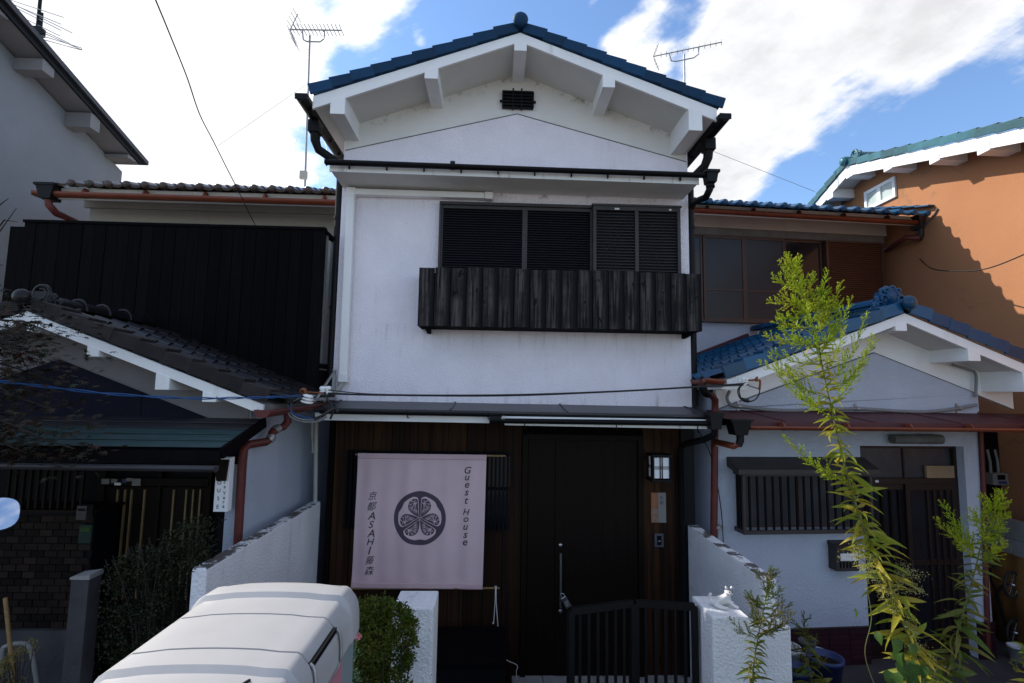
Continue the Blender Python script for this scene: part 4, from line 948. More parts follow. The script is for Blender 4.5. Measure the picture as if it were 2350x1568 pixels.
# porch eave gutter, left end, with downpipe
g0 = R(1628, 870, YB2)
b = MB(); b.gutter((xl - .03, YB2 + .0, g0.z), (xl - .03, 2.0, g0.z + .02), .05); b.build('porch_gutter', 'copper', PR)
b = MB(); b.gutter(R(1616, 868, YB2 - .03), R(1660, 872, YB2 - .03), .04); b.build('porch_gutter', 'copper', PR)
pts = [R(u, v, y) for u, v, y in ((1612, 872, -.3), (1612, 892, -.3), (1618, 902, -.27), (1634, 908, -.12), (1641, 918, -.06), (1641, 940, -.05), (1638, 1240, -.05))]; pts.append(V((pts[-1].x, -.05, .25)))
b = MB(); b.tube(pts, .032, 10); DP = b.build('downpipe', 'redpipe', RHT)
b = MB(); b.tube([pts[1] + V((0, 0, .03)), pts[1], pts[2], pts[2].lerp(pts[3], .4)], .037, 10); b.build('pipe_elbow', 'blackpipe', DP)
for zz in (2.25, 1.5): b = MB(); b.tube([(pts[5].x, -.05, zz), (pts[5].x, -.05, zz + .025)], .038, 10); b.build('pipe_clip', 'galv', DP)
# burgundy canopy
za, zb = R(1800, 943, 0).z, R(1800, 968, -.45).z
xa, xb = R(1645, 945, -.2).x, 3.9
RC_ = MB().prism([(xa, -.45, zb), (xa, -.001, za), (xa, -.001, za - .02), (xa, -.45, zb - .02)], (xb - xa, 0, 0)).build('porch_canopy', 'redroof', RHT)
b = MB(); b.box(xa, xb, -.452, -.437, zb - .055, zb - .002); b.build('canopy_edge', 'redroof', RC_)
b = MB(); b.box(xa, xb, -.43, -.002, zb - .045, zb - .035); b.build('canopy_soffit', 'lattice', RC_)
for k in range(4):
    xx = xa + .35 + k * .85; b = MB(); b.beam((xx + .15, -.45, zb + .002), (xx, -.005, za + .002), .012, .008); b.build('sheet_seam', 'redroof', RC_)
g0, g1 = R(1718, 978, -.49), R(2350, 974, -.49)
b = MB(); b.gutter(g0, V((xb, -.49, g0.z)), .034)
for k in range(5): b.tube([(g0.x + .3 + k * .6, -.49, g0.z), (g0.x + .315 + k * .6, -.49, g0.z)], .037, 10)
b.build('canopy_gutter', 'copper', RC_)
hp = R(1693, 982, -.49)
b = MB(); b.prism([(hp.x - .085, -.55, hp.z + .07), (hp.x + .095, -.55, hp.z + .07), (hp.x + .06, -.54, hp.z - .06), (hp.x - .045, -.54, hp.z - .06)], (0, .12, 0)); b.box(hp.x - .095, hp.x + .105, -.56, -.42, hp.z + .055, hp.z + .075)
b.tube([hp - V((-.02, 0, .05)), hp - V((-.02, 0, .11)), hp - V((0, 0, .15))], .032, 10); b.build('canopy_hopper', 'black', RC_)
b = MB(); b.tube([hp - V((0, 0, .14)), hp - V((.04, 0, .155)), R(1641, 1014, -.08), R(1641, 1030, -.05)], .028, 10); b.build('drain_pipe', 'copper', RC_)
# barred bay window
hz0, hz1 = R(1690, 1053, -.0).z, R(1690, 1078, -.2).z
bx0, bx1 = R(1703, 1150, -.15).x, R(2000, 1150, -.15).x
bz0, bz1 = R(1750, 1226, -.15).z, R(1750, 1085, -.15).z
BAY = MB().box(bx0 + .02, bx1 - .02, -.06, -.012, bz0 + .04, bz1).build('bay_window', 'lattice', RHT)
b = MB(); b.prism([(bx0 - .06, -.21, hz1), (bx0 - .06, -.001, hz0 + .02), (bx0 - .06, -.001, hz0 - .07), (bx0 - .06, -.21, hz1 - .045)], (bx1 - bx0 + .12, 0, 0)); b.build('window_hood', 'frame', BAY, .003)
b = MB()
for zz, hh in ((bz0, .035), (bz1 - .03, .03)):
    b.box(bx0, bx1, -.17, -.145, zz, zz + hh)
    for xx in (bx0, bx1 - .025): b.box(xx, xx + .025, -.1449, -.001, zz, zz + hh)
for xx in (bx0, bx1 - .025): b.box(xx, xx + .025, -.17, -.145, bz0 + .0351, bz1 - .0301)
b.build('grille_frame', 'frame', BAY)
nb = 16; me = MB().box(-.008, .008, -.166, -.150, bz0 + .036, bz1 - .031).mesh('grille_bar', 'lattice')
for k in range(nb): link('grille_bar', me, BAY, Matrix.Translation((bx0 + .03 + (bx1 - bx0 - .06) * (k + .5) / nb, 0, 0)))
for k in range(2): 
    for xx in (bx0 + .004, bx1 - .021): b = MB(); b.box(xx, xx + .016, -.115 + k * .05, -.10 + k * .05, bz0 + .036, bz1 - .031); b.build('grille_bar', 'lattice', BAY)
xm_ = (bx0 + bx1) / 2
for xa2, xb2, yy in ((bx0 + .04, xm_ + .02, -.066), (xm_ - .02, bx1 - .04, -.075)):
    b = MB(); b.box(xa2, xb2, yy, yy + .005, bz0 + .06, bz1 - .03); pn = b.build('window_pane', 'frost', BAY)
    b = MB(); b.box(xa2 - .02, xa2, yy - .004, yy + .006, bz0 + .05, bz1 - .02); b.box(xb2, xb2 + .02, yy - .004, yy + .006, bz0 + .05, bz1 - .02); b.box(xa2, xb2, yy - .004, yy + .006, bz0 + .04, bz0 + .06); b.build('pane_frame', 'bframe', pn)
# sliding entrance
yd = .10
FR = MB(); z_bar = R(2100, 1103, yd).z
zs = .26
SD = MB().box(dx0, dx1, yd + .04, yd + .06, zs, dz1).build('entrance', 'lattice', RHT)
b = MB(); b.box(dx0, dx0 + .03, yd - .02, yd + .039, zs, dz1); b.box(dx1 - .03, dx1, yd - .02, yd + .039, zs, dz1); b.box(dx0 + .0301, dx1 - .0301, yd - .02, yd + .039, dz1 - .03, dz1); b.box(dx0 + .0301, dx1 - .0301, yd - .03, yd + .039, z_bar - .03, z_bar + .025); b.box(dx0, dx1, yd - .03, yd + .039, zs - .02, zs); b.build('door_frame', 'doorbrown', SD, .002)
xm_ = (dx0 + dx1) / 2
for xa2, xb2 in ((dx0 + .031, xm_ - .01), (xm_ + .01, dx1 - .031)):
    b = MB(); b.box(xa2, xb2, yd + .02, yd + .026, z_bar + .026, dz1 - .031); pn = b.build('transom_pane', 'frost', SD)
    b = MB(); b.box(xb2, xb2 + .018, yd + .006, yd + .03, z_bar + .026, dz1 - .031); b.build('pane_frame', 'doorbrown', pn)
cb0, cb1 = R(2118, 1090, .13), R(2195, 1066, .13)
for i, (xa2, xb2, yy) in enumerate(((dx0 + .031, xm_ + .025, yd + .012), (xm_ - .025, dx1 - .031, yd - .012))):
    zt2 = z_bar - .031
    lf = MB(); lf.box(xa2, xa2 + .045, yy - .01, yy + .012, zs, zt2); lf.box(xb2 - .045, xb2, yy - .01, yy + .012, zs, zt2); lf.box(xa2 + .0451, xb2 - .0451, yy - .01, yy + .012, zt2 - .06, zt2); lf.box(xa2 + .0451, xb2 - .0451, yy - .01, yy + .012, zs, zs + .1)
    zm = R(2100, 1290, yy).z; lf.box(xa2 + .0451, xb2 - .0451, yy - .011, yy + .012, zm - .03, zm + .02)
    lf = lf.build('sliding_door', 'doorbrown', SD, .002)
    b = MB(); b.box(xa2 + .046, xb2 - .046, yy + .001, yy + .005, zs + .1, zt2 - .06); b.build('door_pane', 'glass', lf)
    for k in range(4):
        xx = xa2 + (xb2 - xa2) * ((.42 + k * .13) if i == 1 else (.3 + .17 * k)); b = MB(); b.box(xx - .011, xx + .011, yy - .016, yy + .0005, zs + .101, zt2 - .061); b.build('door_slat', 'doorbrown' if i == 1 else 'door', lf)
    hx = xa2 + .022 if i == 1 else xb2 - .022; b = MB(); b.box(hx - .008, hx + .008, yy - .02, yy - .011, zm - .12, zm + .02); b.build('pull_handle', 'frame', lf)
for u, v, ww, hh in ((2013, 1105, .035, .022), (2211, 1114, .012, .012)):
    c = R(u, v, yd - .036); b = MB(); b.box(c.x - ww / 2, c.x + ww / 2, yd - .034, yd - .0305, c.z - hh / 2, c.z + hh / 2); b.build('sticker', 'papr', SD)
CBX = thing('cardboard_box', 'flat brown cardboard box on the crossbar above the brown sliding door', 'box', MM=F.M @ Matrix.Translation((0, 0, 0)))

b = MB(); b.box(cb0.x, cb1.x, yd - .016, yd + .012, z_bar + .0262, z_bar + .0262 + (cb1.z - cb0.z)); b.build('carton', 'cardboard', CBX, .003)
b = MB(); b.box(cb0.x - .004, cb1.x + .004, yd - .018, yd + .013, z_bar + .0265 + (cb1.z - cb0.z), z_bar + .042 + (cb1.z - cb0.z)); b.build('carton_lid', 'cardboard', CBX, .002)
# upper storey of the right house
YM = 2.10; YE2 = 1.62
xmr = R(2028, 640, YM).x
e0, e1 = R(1588, 478, YE2), R(2108, 503, YE2)
zfa, zfb = R(1800, 492, YE2 + .05).z, R(1800, 500, YE2 + .05).z
wz0 = R(1800, 741, YM).z; wz1 = R(1800, 553, YM).z
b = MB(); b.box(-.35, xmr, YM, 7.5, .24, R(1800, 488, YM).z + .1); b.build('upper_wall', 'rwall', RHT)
zb1, zb0 = R(1800, 531, YM - .03).z, R(1800, 503, YM - .03).z
b = MB(); b.box(-.35, xmr + .04, YM - .05, YM - .0005, zb1, zb0 + .12); b.build('frieze_board', 'cream', RHT)
b = MB(); b.box(-.35, xmr + .01, YM - .035, YM - .0005, wz1 + .02, zb1 - .0005); b.build('lintel_band', 'mortar', RHT)
xer = e1.x
b = MB(); b.prism([(-.5, YE2 + .05, e0.z), (-.5, 4.4, e0.z + .92), (-.5, 4.4, e0.z + 1.0), (-.5, YE2 + .02, e0.z + .06)], (xer + .5, 0, 0))
b.prism([(-.5, 4.4, e0.z + .92), (-.5, 7.6, e0.z), (-.5, 7.6, e0.z + .09), (-.5, 4.4, e0.z + 1.0)], (xer + .5, 0, 0)); UR = b.build('upper_roof', 'soffit', RHT)
b = MB(); b.box(-.5, xer - .02, YE2 + .03, YE2 + .0495, zfb - .02, zfa + .06); b.build('eave_fascia', 'trim', UR)
TBe = pantile('bluetile', .205, .26, .036, True); TBp = pantile('bluetile', .205, .26, .036)
sl2 = V((0, -1, -.33)).normalized()
ntl = 17; top = V((xer - .06 - ntl * .205, YE2 - .03, e0.z + .07)) - sl2 * (.2 * 13 + .04)
tile_slope(UR, TBp, top, (1, 0, 0), sl2, ntl, 14, .205, .2, TBe)
# right verge of this roof
me = verge_mesh('bluetile', .22, .10, .16)
for i in range(14):
    q = V((xer + .11, top.y, top.z + .02)) + sl2 * (i * .2); n_ = V((0, -.33, 1)).normalized()
    link('verge_tile', me, UR, basis(q, (sl2 + n_ * .03).normalized(), V((-1, 0, 0)), n_))
ridge_tiles(UR, 'bluetile', (-.5, 4.42, e0.z + 1.08), (xer + .1, 4.42, e0.z + 1.08), .085, 18)
b = MB(); b.gutter((-.5, YE2 - .01, e0.z - .01), (xer - .01, YE2 - .01, e0.z - .02), .052)
for k in range(5): b.tube([(xer - .5 - k * .65, YE2 - .01, e0.z - .012), (xer - .485 - k * .65, YE2 - .01, e0.z - .012)], .055, 10)
b.build('eave_gutter', 'copper', UR)
hp = R(2113, 513, YE2 - .01)
b = MB(); b.prism([(hp.x - .1, YE2 - .09, hp.z + .09), (hp.x + .1, YE2 - .09, hp.z + .09), (hp.x + .055, YE2 - .07, hp.z - .08), (hp.x - .06, YE2 - .07, hp.z - .08)], (0, .16, 0)); b.box(hp.x - .11, hp.x + .11, YE2 - .1, YE2 + .08, hp.z + .075, hp.z + .1)
b.tube([hp - V((0, 0, .07)), hp - V((0, 0, .16)), hp - V((.05, 0, .22))], .042, 10); b.build('gutter_hopper', 'frame', UR)
b = MB(); b.tube([hp - V((.04, 0, .21)), R(2080, 545, YE2 + .05), R(2035, 573, YM + .1)], .038, 10); b.build('drain_pipe', 'redpipe', UR)
# upper windows
def wx(u): return R(u, 640, YM - .03).x
WB = MB().box(wx(1588), wx(1890), YM - .02, YM - .0005, wz0, wz1 + .015).build('window', 'lattice', RHT)
b = MB(); b.box(wx(1586), wx(2026), YM - .07, YM - .0205, wz1 - .0, wz1 + .018); b.box(wx(1586), wx(1895), YM - .09, YM - .0205, wz0 - .03, wz0); b.build('window_frame', 'bframe', WB, .003)
for u0, u1, m_, yy in ((1586, 1611, 'glass', YM - .045), (1612, 1706, 'curtain', YM - .06), (1706, 1799, 'curtain', YM - .06), (1799, 1886, 'glass', YM - .045)):
    xa2, xb2 = wx(u0), wx(u1); b = MB(); b.box(xa2 + .03, xb2 - .03, yy, yy + .006, wz0 + .03, wz1 - .03); pn = b.build('window_pane', m_, WB)
    b = MB(); b.box(xa2, xa2 + .03, yy - .01, yy + .016, wz0 + .0005, wz1 - .0005); b.box(xb2 - .03, xb2, yy - .01, yy + .016, wz0 + .0005, wz1 - .0005); b.box(xa2 + .0301, xb2 - .0301, yy - .01, yy + .016, wz1 - .03, wz1 - .0005); b.box(xa2 + .0301, xb2 - .0301, yy - .01, yy + .016, wz0 + .0005, wz0 + .03)
    zc_ = R(1800, 671, yy).z
    if m_ == 'curtain': b.box(xa2 + .0301, xb2 - .0301, yy - .008, yy + .0, zc_ - .012, zc_ + .012)
    b.build('pane_frame', 'bframe', pn, .002)
xa2, xb2 = R(1896, 640, YM - .1).x, R(2027, 640, YM - .1).x
BX = MB(); BX.box(xa2, xa2 + .035, YM - .13, YM - .0005, wz0 - .02, wz1 + .0); BX.box(xb2 - .035, xb2, YM - .13, YM - .0005, wz0 - .02, wz1); BX.box(xa2 + .0351, xb2 - .0351, YM - .1, YM - .0005, wz0 - .02, wz1 - .03); BX.box(xa2 + .0351, xb2 - .0351, YM - .13, YM - .0005, wz1 - .0299, wz1)
BX = BX.build('shutter_box', 'bframe', RHT)
me = MB().prism([(0, .012, .010), (0, -.008, -.008), (0, -.008, -.016), (0, .012, .0)], (xb2 - xa2 - .072, 0, 0)).mesh('slat', 'brownslat')
n = int((wz1 - wz0 - .03) / .031)
for k in range(n): link('slat', me, BX, Matrix.Translation((xa2 + .036, YM - .113, wz1 - .05 - k * .031)))
# second downpipe in the gap beside the right house
q = [R(u, v, 2.3) for u, v in ((2078, 575), (2078, 600), (2073, 610), (2071, 720), (2070, 860))]
b = MB(); b.tube(q, [.07, .05, .035, .035, .035], 10); b.build('downpipe', 'redpipe', RHT)
b = MB(); b.gutter(R(2045, 560, 2.25), R(2110, 555, 2.25), .05); b.build('back_gutter', 'redpipe', RHT)
b = MB(); b.box(xmr + .02, xmr + .5, 3.0, 3.05, .24, 5.0); b.build('back_wall', 'redroof', RHT)
q = [R(u, v, -.02) for u, v in ((2250, 986), (2256, 1100), (2266, 1426), (2268, 1490))]
b = MB(); b.tube(q, .022, 8); b.build('downpipe', 'redpipe', RHT)

# ================================================================ ORANGE HOUSE (far right)
X0 = 5.9
OH = thing('orange_house', 'terracotta orange house at the far right with teal tiled eaves and white bargeboards', 'house', (X0, 8, 0))
ap_ = atx(1944, 391, X0 - .36); far_ = atx(1871, 476, X0 - .36); near_ = atx(2350, 307, X0 - .36)
sN = (ap_.z - near_.z) / (ap_.y - near_.y); sF = (ap_.z - far_.z) / (far_.y - ap_.y)
yn, yf = ap_.y - 5.2, far_.y + .25
zo = lambda y: ap_.z - (sN * (ap_.y - y) if y < ap_.y else sF * (y - ap_.y))
b = MB(); b.prism([(X0, yn + .4, .0), (X0, yf - .4, .0), (X0, yf - .4, zo(yf - .4) - .0), (X0, ap_.y, ap_.z), (X0, yn + .4, zo(yn + .4))], (7, 0, 0)); b.build('rendered_wall', 'orange', OH)
OR = MB()
for y1 in (yn, yf): OR.prism([(X0 - .34, ap_.y, ap_.z + .0), (X0 - .34, y1, zo(y1)), (X0 - .34, y1, zo(y1) + .06), (X0 - .34, ap_.y, ap_.z + .06)], (7.7, 0, 0))
OR = OR.build('roof', 'soffit', OH)
for y1 in (yn, yf):
    b = MB(); b.prism([(X0 - .365, ap_.y, ap_.z - .09), (X0 - .365, y1, zo(y1) - .09), (X0 - .365, y1, zo(y1) + .065), (X0 - .365, ap_.y, ap_.z + .065)], (.024, 0, 0)); b.build('barge_board', 'trim', OR)
for u0, u1, vb in ((2243, 2275, 351), (2133, 2160, 373), (2028, 2050, 391), (1943, 1958, 407), (1900, 1912, 457)):
    c = atx((u0 + u1) / 2, vb, X0 - .36); ww = .075
    b = MB(); b.box(X0 - .372, X0 - .001, c.y - ww, c.y + ww, c.z, zo(c.y) - .0); b.build('purlin', 'trim', OR, .004)
VT_ = verge_mesh('tealtile', .27, .092, .2)
for sgn, n in ((-1, 20), (1, 7)):
    es = V((0, sgn, -(sN if sgn < 0 else sF))).normalized(); n_ = es.cross(V((1, 0, 0)));  n_ = n_ if n_.z > 0 else -n_
    for i in range(n): link('verge_tile', VT_, OR, basis(V((X0 - .39, ap_.y, ap_.z + .065)) + es * (i * .25), (es + n_ * .075).normalized(), V((1, 0, 0)), n_))
b = MB()
for sgn, n, y1 in ((-1, 20, yn), (1, 7, yf)):
    k = 40; vs = []
    for i in range(k + 1):
        x = X0 - .2 + i * .17
        for yy in (ap_.y, y1): vs.append((x, yy, zo(yy) + .10 + (.04 if i % 2 else 0)))
    b.add(vs, [(2 * i, 2 * i + 1, 2 * i + 3, 2 * i + 2) for i in range(k)])
b.build('field_tiles', 'tealtile', OR, stuff=True)
b = MB(); b.ball((X0 - .42, ap_.y, ap_.z + .14), .07, 16, (.7, 1, 1)); b.tube([(X0 - .4, ap_.y, ap_.z + .15), (X0, ap_.y, ap_.z + .15)], .07, 12); b.build('ridge_ball', 'tealtile', OR)
b = MB()
for cy, cz, r in ((0, .27, .075), (-.10, .225, .05), (.10, .225, .05)):
    b.tube([(X0 - .22, ap_.y + cy + math.cos(t) * r * (1 - .08 * t), ap_.z + cz + math.sin(t) * r * (1 - .08 * t)) for t in [q * .45 for q in range(17)]], .02, 8)
b.box(X0 - .24, X0 - .18, ap_.y - .1, ap_.y + .1, ap_.z + .1, ap_.z + .26); b.build('ridge_ornament', 'tealtile', OR)
ridge_tiles(OR, 'tealtile', (X0 - .2, ap_.y, ap_.z + .2), (X0 + 6, ap_.y, ap_.z + .2), .1, 20)
# white window in the orange wall
w_ = [atx(u, v, X0 - .02) for u, v in ((1984, 443), (2053, 404), (2057, 456), (1990, 480))]
ya, yb = max(p.y for p in w_), min(p.y for p in w_); z1, z0 = (w_[0].z + w_[1].z) / 2, (w_[2].z + w_[3].z) / 2
WW = MB(); fw = .05
WW.box(X0 - .035, X0 - .001, yb, yb + fw, z0, z1); WW.box(X0 - .035, X0 - .001, ya - fw, ya, z0, z1); WW.box(X0 - .035, X0 - .001, yb + fw, ya - fw, z1 - fw, z1); WW.box(X0 - .035, X0 - .001, yb + fw, ya - fw, z0, z0 + fw)
ym_ = (ya + yb) / 2; WW.box(X0 - .04, X0 - .001, ym_ - .035, ym_ + .035, z0 + fw, z1 - fw); WW = WW.build('window', 'whiteframe', OH, .003)
for y0_, y1_ in ((yb + fw, ym_ - .035), (ym_ + .035, ya - fw)): b = MB(); b.box(X0 - .016, X0 - .0015, y0_ + .001, y1_ - .001, z0 + fw, z1 - fw); b.build('pane', 'paleglass', WW)
# repaired crack, raised filler
pts = [atx(u, v, X0 - .006) for u, v in ((2153, 479), (2147, 490), (2138, 502), (2130, 512), (2118, 523), (2112, 530), (2104, 538), (2096, 545))]
b = MB()
for p, q in zip(pts[:-1], pts[1:]): b.beam(p, q, .012, .035, up=(1, 0, 0))
b.build('crack_filler', 'mortar', OH)

# ================================================================ GREY HOUSE (far left)
X1 = -5.6
GH = thing('grey_house', 'tall pale grey rendered house at the far left with sloping dark roof edge', 'house', (X1, 6, 0))
tip = atx(325, 379, X1 + .36); up_ = atx(2, 10, X1 + .36)
sg = (up_.z - tip.z) / (tip.y - up_.y); zg = lambda y: tip.z + sg * (tip.y - y)
y0_ = 5.2; yc = atx(278, 420, X1).y
b = MB(); b.prism([(X1, y0_, 0), (X1, yc, 0), (X1, yc, zg(yc) - .02), (X1, y0_, zg(y0_) - .02)], (-6, 0, 0)); b.build('rendered_wall', 'greywall', GH)
b = MB(); b.prism([(X1 + .33, y0_ - .3, zg(y0_ - .3)), (X1 + .33, tip.y, tip.z), (X1 + .33, tip.y, tip.z + .05), (X1 + .33, y0_ - .3, zg(y0_ - .3) + .05)], (-6.4, 0, 0)); GR = b.build('roof', 'shade_soffit', GH)
b = MB(); b.prism([(X1 + .332, y0_ - .3, zg(y0_ - .3) - .03), (X1 + .332, tip.y, tip.z - .0), (X1 + .332, tip.y, tip.z + .052), (X1 + .332, y0_ - .3, zg(y0_ - .3) + .052)], (.024, 0, 0)); b.build('barge_board', 'black', GR)
b = MB(); b.prism([(X1 + .39, y0_ - .3, zg(y0_ - .3) + .054), (X1 + .39, tip.y + .1, tip.z + .04), (X1 + .39, tip.y + .1, tip.z + .10), (X1 + .39, y0_ - .3, zg(y0_ - .3) + .12)], (-6.4, 0, 0)); b.build('roof_sheet', 'darkroof', GR)
for u, v in ((200, 298), (370 / 1.678 / 1.743 + 0, 480 / 1.678 / 1.743), (20, 70)):
    pass
for (ue, ve) in ((217, 300), (110, 172), (2, 35), (302, 368)):
    c = atx(ue, ve, X1 + .32); b = MB(); b.box(X1 + .0005, X1 + .329, c.y - .09, c.y + .07, c.z - .0, zg(c.y) - .001) if zg(c.y) > c.z + .02 else b.box(X1 + .0005, X1 + .329, c.y - .09, c.y + .07, zg(c.y) - .1, zg(c.y) - .001)
    b.build('purlin', 'shade_soffit', GR, .004)
# ================================================================ BANNER
YN = 4.82
tl, tr_, bL, bR = at(821.5, 1040, YN), at(1116.6, 1044, YN), at(804.7, 1350, YN), at(1107.5, 1353, YN)
BN = thing('banner', 'pink hanging cloth banner with round crest and guest house lettering', 'banner', (tl.x, YN, bL.z))
def cl(a, b_):
    """a: 0..1 left to right, b_: 0..1 top to bottom -> point on the softly folded cloth"""
    p = tl.lerp(tr_, a).lerp(bL.lerp(bR, a), b_)
    f = .007 * math.sin(a * 41 + .6 * math.sin(b_ * 3)) + .006 * math.sin(a * 23 + 1.3 + b_ * 1.2) + .010 * math.sin(a * 9 + b_ * 2)
    f += .006 * math.sin((a * 14 + b_ * 9)) * b_
    return V((p.x, YN + f * min(1, 8 * b_ + .15) * min(1, 8 * (1 - b_) + .3), p.z))
b = MB(); nx_, nz_ = 120, 60
vs = [cl(i / nx_, j / nz_) for j in range(nz_ + 1) for i in range(nx_ + 1)]
b.add(vs, [(j * (nx_ + 1) + i, j * (nx_ + 1) + i + 1, (j + 1) * (nx_ + 1) + i + 1, (j + 1) * (nx_ + 1) + i) for j in range(nz_) for i in range(nx_)], True)
CLO = b.build('cloth', 'cloth', BN)
md = CLO.modifiers.new('thickness', 'SOLIDIFY'); md.thickness = .0016; md.offset = 1 if False else -1
for j0, j1 in ((0, .042), (.958, 1.0)):
    b = MB(); vs = [cl(i / nx_, j0 + (j1 - j0) * j / 4) - V((0, .0030, 0)) for j in range(5) for i in range(nx_ + 1)]
    b.add(vs, [(j * (nx_ + 1) + i, j * (nx_ + 1) + i + 1, (j + 1) * (nx_ + 1) + i + 1, (j + 1) * (nx_ + 1) + i) for j in range(4) for i in range(nx_)], True)
    h = b.build('hem', 'clothband', CLO); md = h.modifiers.new('thickness', 'SOLIDIFY'); md.thickness = .001; md.offset = -1
WC, HC = (tr_ - tl).length, (bL - tl).length
# print coordinates come from a view of the banner 1770 px wide; invert to cloth coordinates
def inv(U, Vv):
    u, v = 774.5 + U / 4.408, 1021 + Vv / 4.408
    p = at(u, v, YN)
    a = b2 = .5
    for _ in range(8):
        L_, R_ = tl.lerp(bL, b2), tr_.lerp(bR, b2); a = (p.x - L_.x) / (R_.x - L_.x)
        T_, B_ = tl.lerp(tr_, a), bL.lerp(bR, a); b2 = (T_.z - p.z) / (T_.z - B_.z)
    return a, b2
def pr2(U, Vv, lay):
    p = cl(*inv(U, Vv)); return p - V((0, lay, 0))
def flat(polys, lay, name, m, par):
    b = MB()
    for vs, fs in polys: b.add([pr2(x, y, lay) for x, y in vs], fs, True)
    return b.build(name, m, par)
cx, cy, Rr = 833.5, 742, 263
ky = 275 / 263
def C(r, a): return (cx + r * math.cos(a), cy - ky * r * math.sin(a))
def disc(r, n=72, rings=14):
    vs = [(cx, cy)]; fs = []
    for k in range(1, rings + 1): vs += [C(r * k / rings, 2 * math.pi * i / n) for i in range(n)]
    fs += [(0, 1 + i, 1 + (i + 1) % n) for i in range(n)]
    for k in range(1, rings): fs += [(1 + (k - 1) * n + i, 1 + k * n + i, 1 + k * n + (i + 1) % n, 1 + (k - 1) * n + (i + 1) % n) for i in range(n)]
    return vs, fs
def ribbon(pts, w):
    vs = []; n = len(pts)
    for i, p in enumerate(pts):
        q0, q1 = pts[max(0, i - 1)], pts[min(n - 1, i + 1)]
        dx, dy = q1[0] - q0[0], q1[1] - q0[1]; l = math.hypot(dx, dy) or 1
        ww = w[i] if isinstance(w, list) else w
        vs += [(p[0] - dy / l * ww / 2, p[1] + dx / l * ww / 2), (p[0] + dy / l * ww / 2, p[1] - dx / l * ww / 2)]
    return vs, [(2 * i, 2 * i + 1, 2 * i + 3, 2 * i + 2) for i in range(n - 1)]
def fan(ctr, pts):
    vs = [ctr] + pts + [((ctr[0] + p[0]) / 2, (ctr[1] + p[1]) / 2) for p in pts]; n = len(pts)
    return vs, [(0, n + 1 + i, n + 1 + (i + 1) % n) for i in range(n)] + [(n + 1 + i, 1 + i, 1 + (i + 1) % n, n + 1 + (i + 1) % n) for i in range(n)]
CR = flat([disc(Rr)], .0042, 'crest', 'ink', BN)
light, dark, veins = [], [], []
def interp(tb, r):
    for (r0, a0), (r1, a1) in zip(tb[:-1], tb[1:]):
        if r <= r1: return a0 + (a1 - a0) * (r - r0) / (r1 - r0)
    return tb[-1][1]
def strip2(th, s, rs, lo, hi, n=8):
    vs = []
    for r in rs:
        a0, a1 = lo(r), max(lo(r), hi(r))
        vs += [C(r * Rr, th + s * (a0 + (a1 - a0) * i / n)) for i in range(n + 1)]
    return vs, [(j * (n + 1) + i, j * (n + 1) + i + 1, (j + 1) * (n + 1) + i + 1, (j + 1) * (n + 1) + i) for j in range(len(rs) - 1) for i in range(n)]
DL = [(.04, .9), (.08, .52), (.15, .30), (.3, .17), (.5, .125), (.68, .115), (.74, .15), (.79, .22), (.81, .30)]
DR = [(.04, .99), (.12, 1.0), (.25, .985), (.38, .955), (.48, .91), (.57, .84), (.65, .73), (.71, .60), (.755, .42), (.765, .34)]
spk = lambda r: interp([(.0, 1.047), (.03, .7), (.07, .42), (.14, .22), (.3, .115), (.5, .085), (.68, .08), (.76, .10), (.81, .20), (.83, .27)], r)
for th in (math.pi / 2, math.pi / 2 + 2 * math.pi / 3, math.pi / 2 - 2 * math.pi / 3):
    for s in (-1, 1):
        light.append(strip2(th, s, [.02 + .81 * i / 18 for i in range(19)], spk, lambda r: 1.047 if r < .79 else 1.047 - (r - .79) * 6))
        dark.append(strip2(th, s, [.04 + .725 * i / 24 for i in range(25)], lambda r: interp(DL, r) if r < .72 else interp([(.72, .14), (.755, .24), (.765, .33)], r), lambda r: interp(DR, r)))
        q = lambda r, d: C(r, th + s * d)
        base = q(.60 * Rr, .25)
        for rr, dd in ((.20, .55), (.30, .74), (.42, .84), (.54, .80), (.655, .66), (.735, .46)):
            e = q(rr * Rr, dd); bw_ = .10 * s * (1 if rr < .5 else -.6)
            mid = ((base[0] + e[0]) / 2 + (base[1] - e[1]) * bw_, (base[1] + e[1]) / 2 + (e[0] - base[0]) * bw_)
            pts = [((1 - t) ** 2 * base[0] + 2 * t * (1 - t) * mid[0] + t * t * e[0], (1 - t) ** 2 * base[1] + 2 * t * (1 - t) * mid[1] + t * t * e[1]) for t in [i / 8 for i in range(9)]]
            veins.append(ribbon(pts, 3.6))
            k = 5; d2 = (e[0] - pts[k][0], e[1] - pts[k][1])
            for sg in (-1, 1):
                ee = (pts[k][0] + d2[0] * .8 - d2[1] * .4 * sg, pts[k][1] + d2[1] * .8 + d2[0] * .4 * sg)
                veins.append(ribbon([pts[k], ((pts[k][0] + ee[0]) / 2, (pts[k][1] + ee[1]) / 2), ee], 2.8))
        a0 = math.atan2(-(q(.7 * Rr, .2)[1] - base[1]), q(.7 * Rr, .2)[0] - base[0])
        sp = [(base[0] + r * math.cos(a0 + s * t), base[1] - r * math.sin(a0 + s * t)) for t, r in [(i * .45, 22 - i * 1.2) for i in range(14)]]
        veins.append(ribbon(sp, 5))
    veins.append(ribbon([C(.03 * Rr, th + math.pi), C(.42 * Rr, th + math.pi), C(.72 * Rr, th + math.pi)], [4, 5, 7]))
flat(light, .0047, 'crest_field', 'cloth', CR); flat(dark, .0052, 'crest_leaf', 'ink', CR); flat(veins, .0057, 'crest_vein', 'cloth', CR)
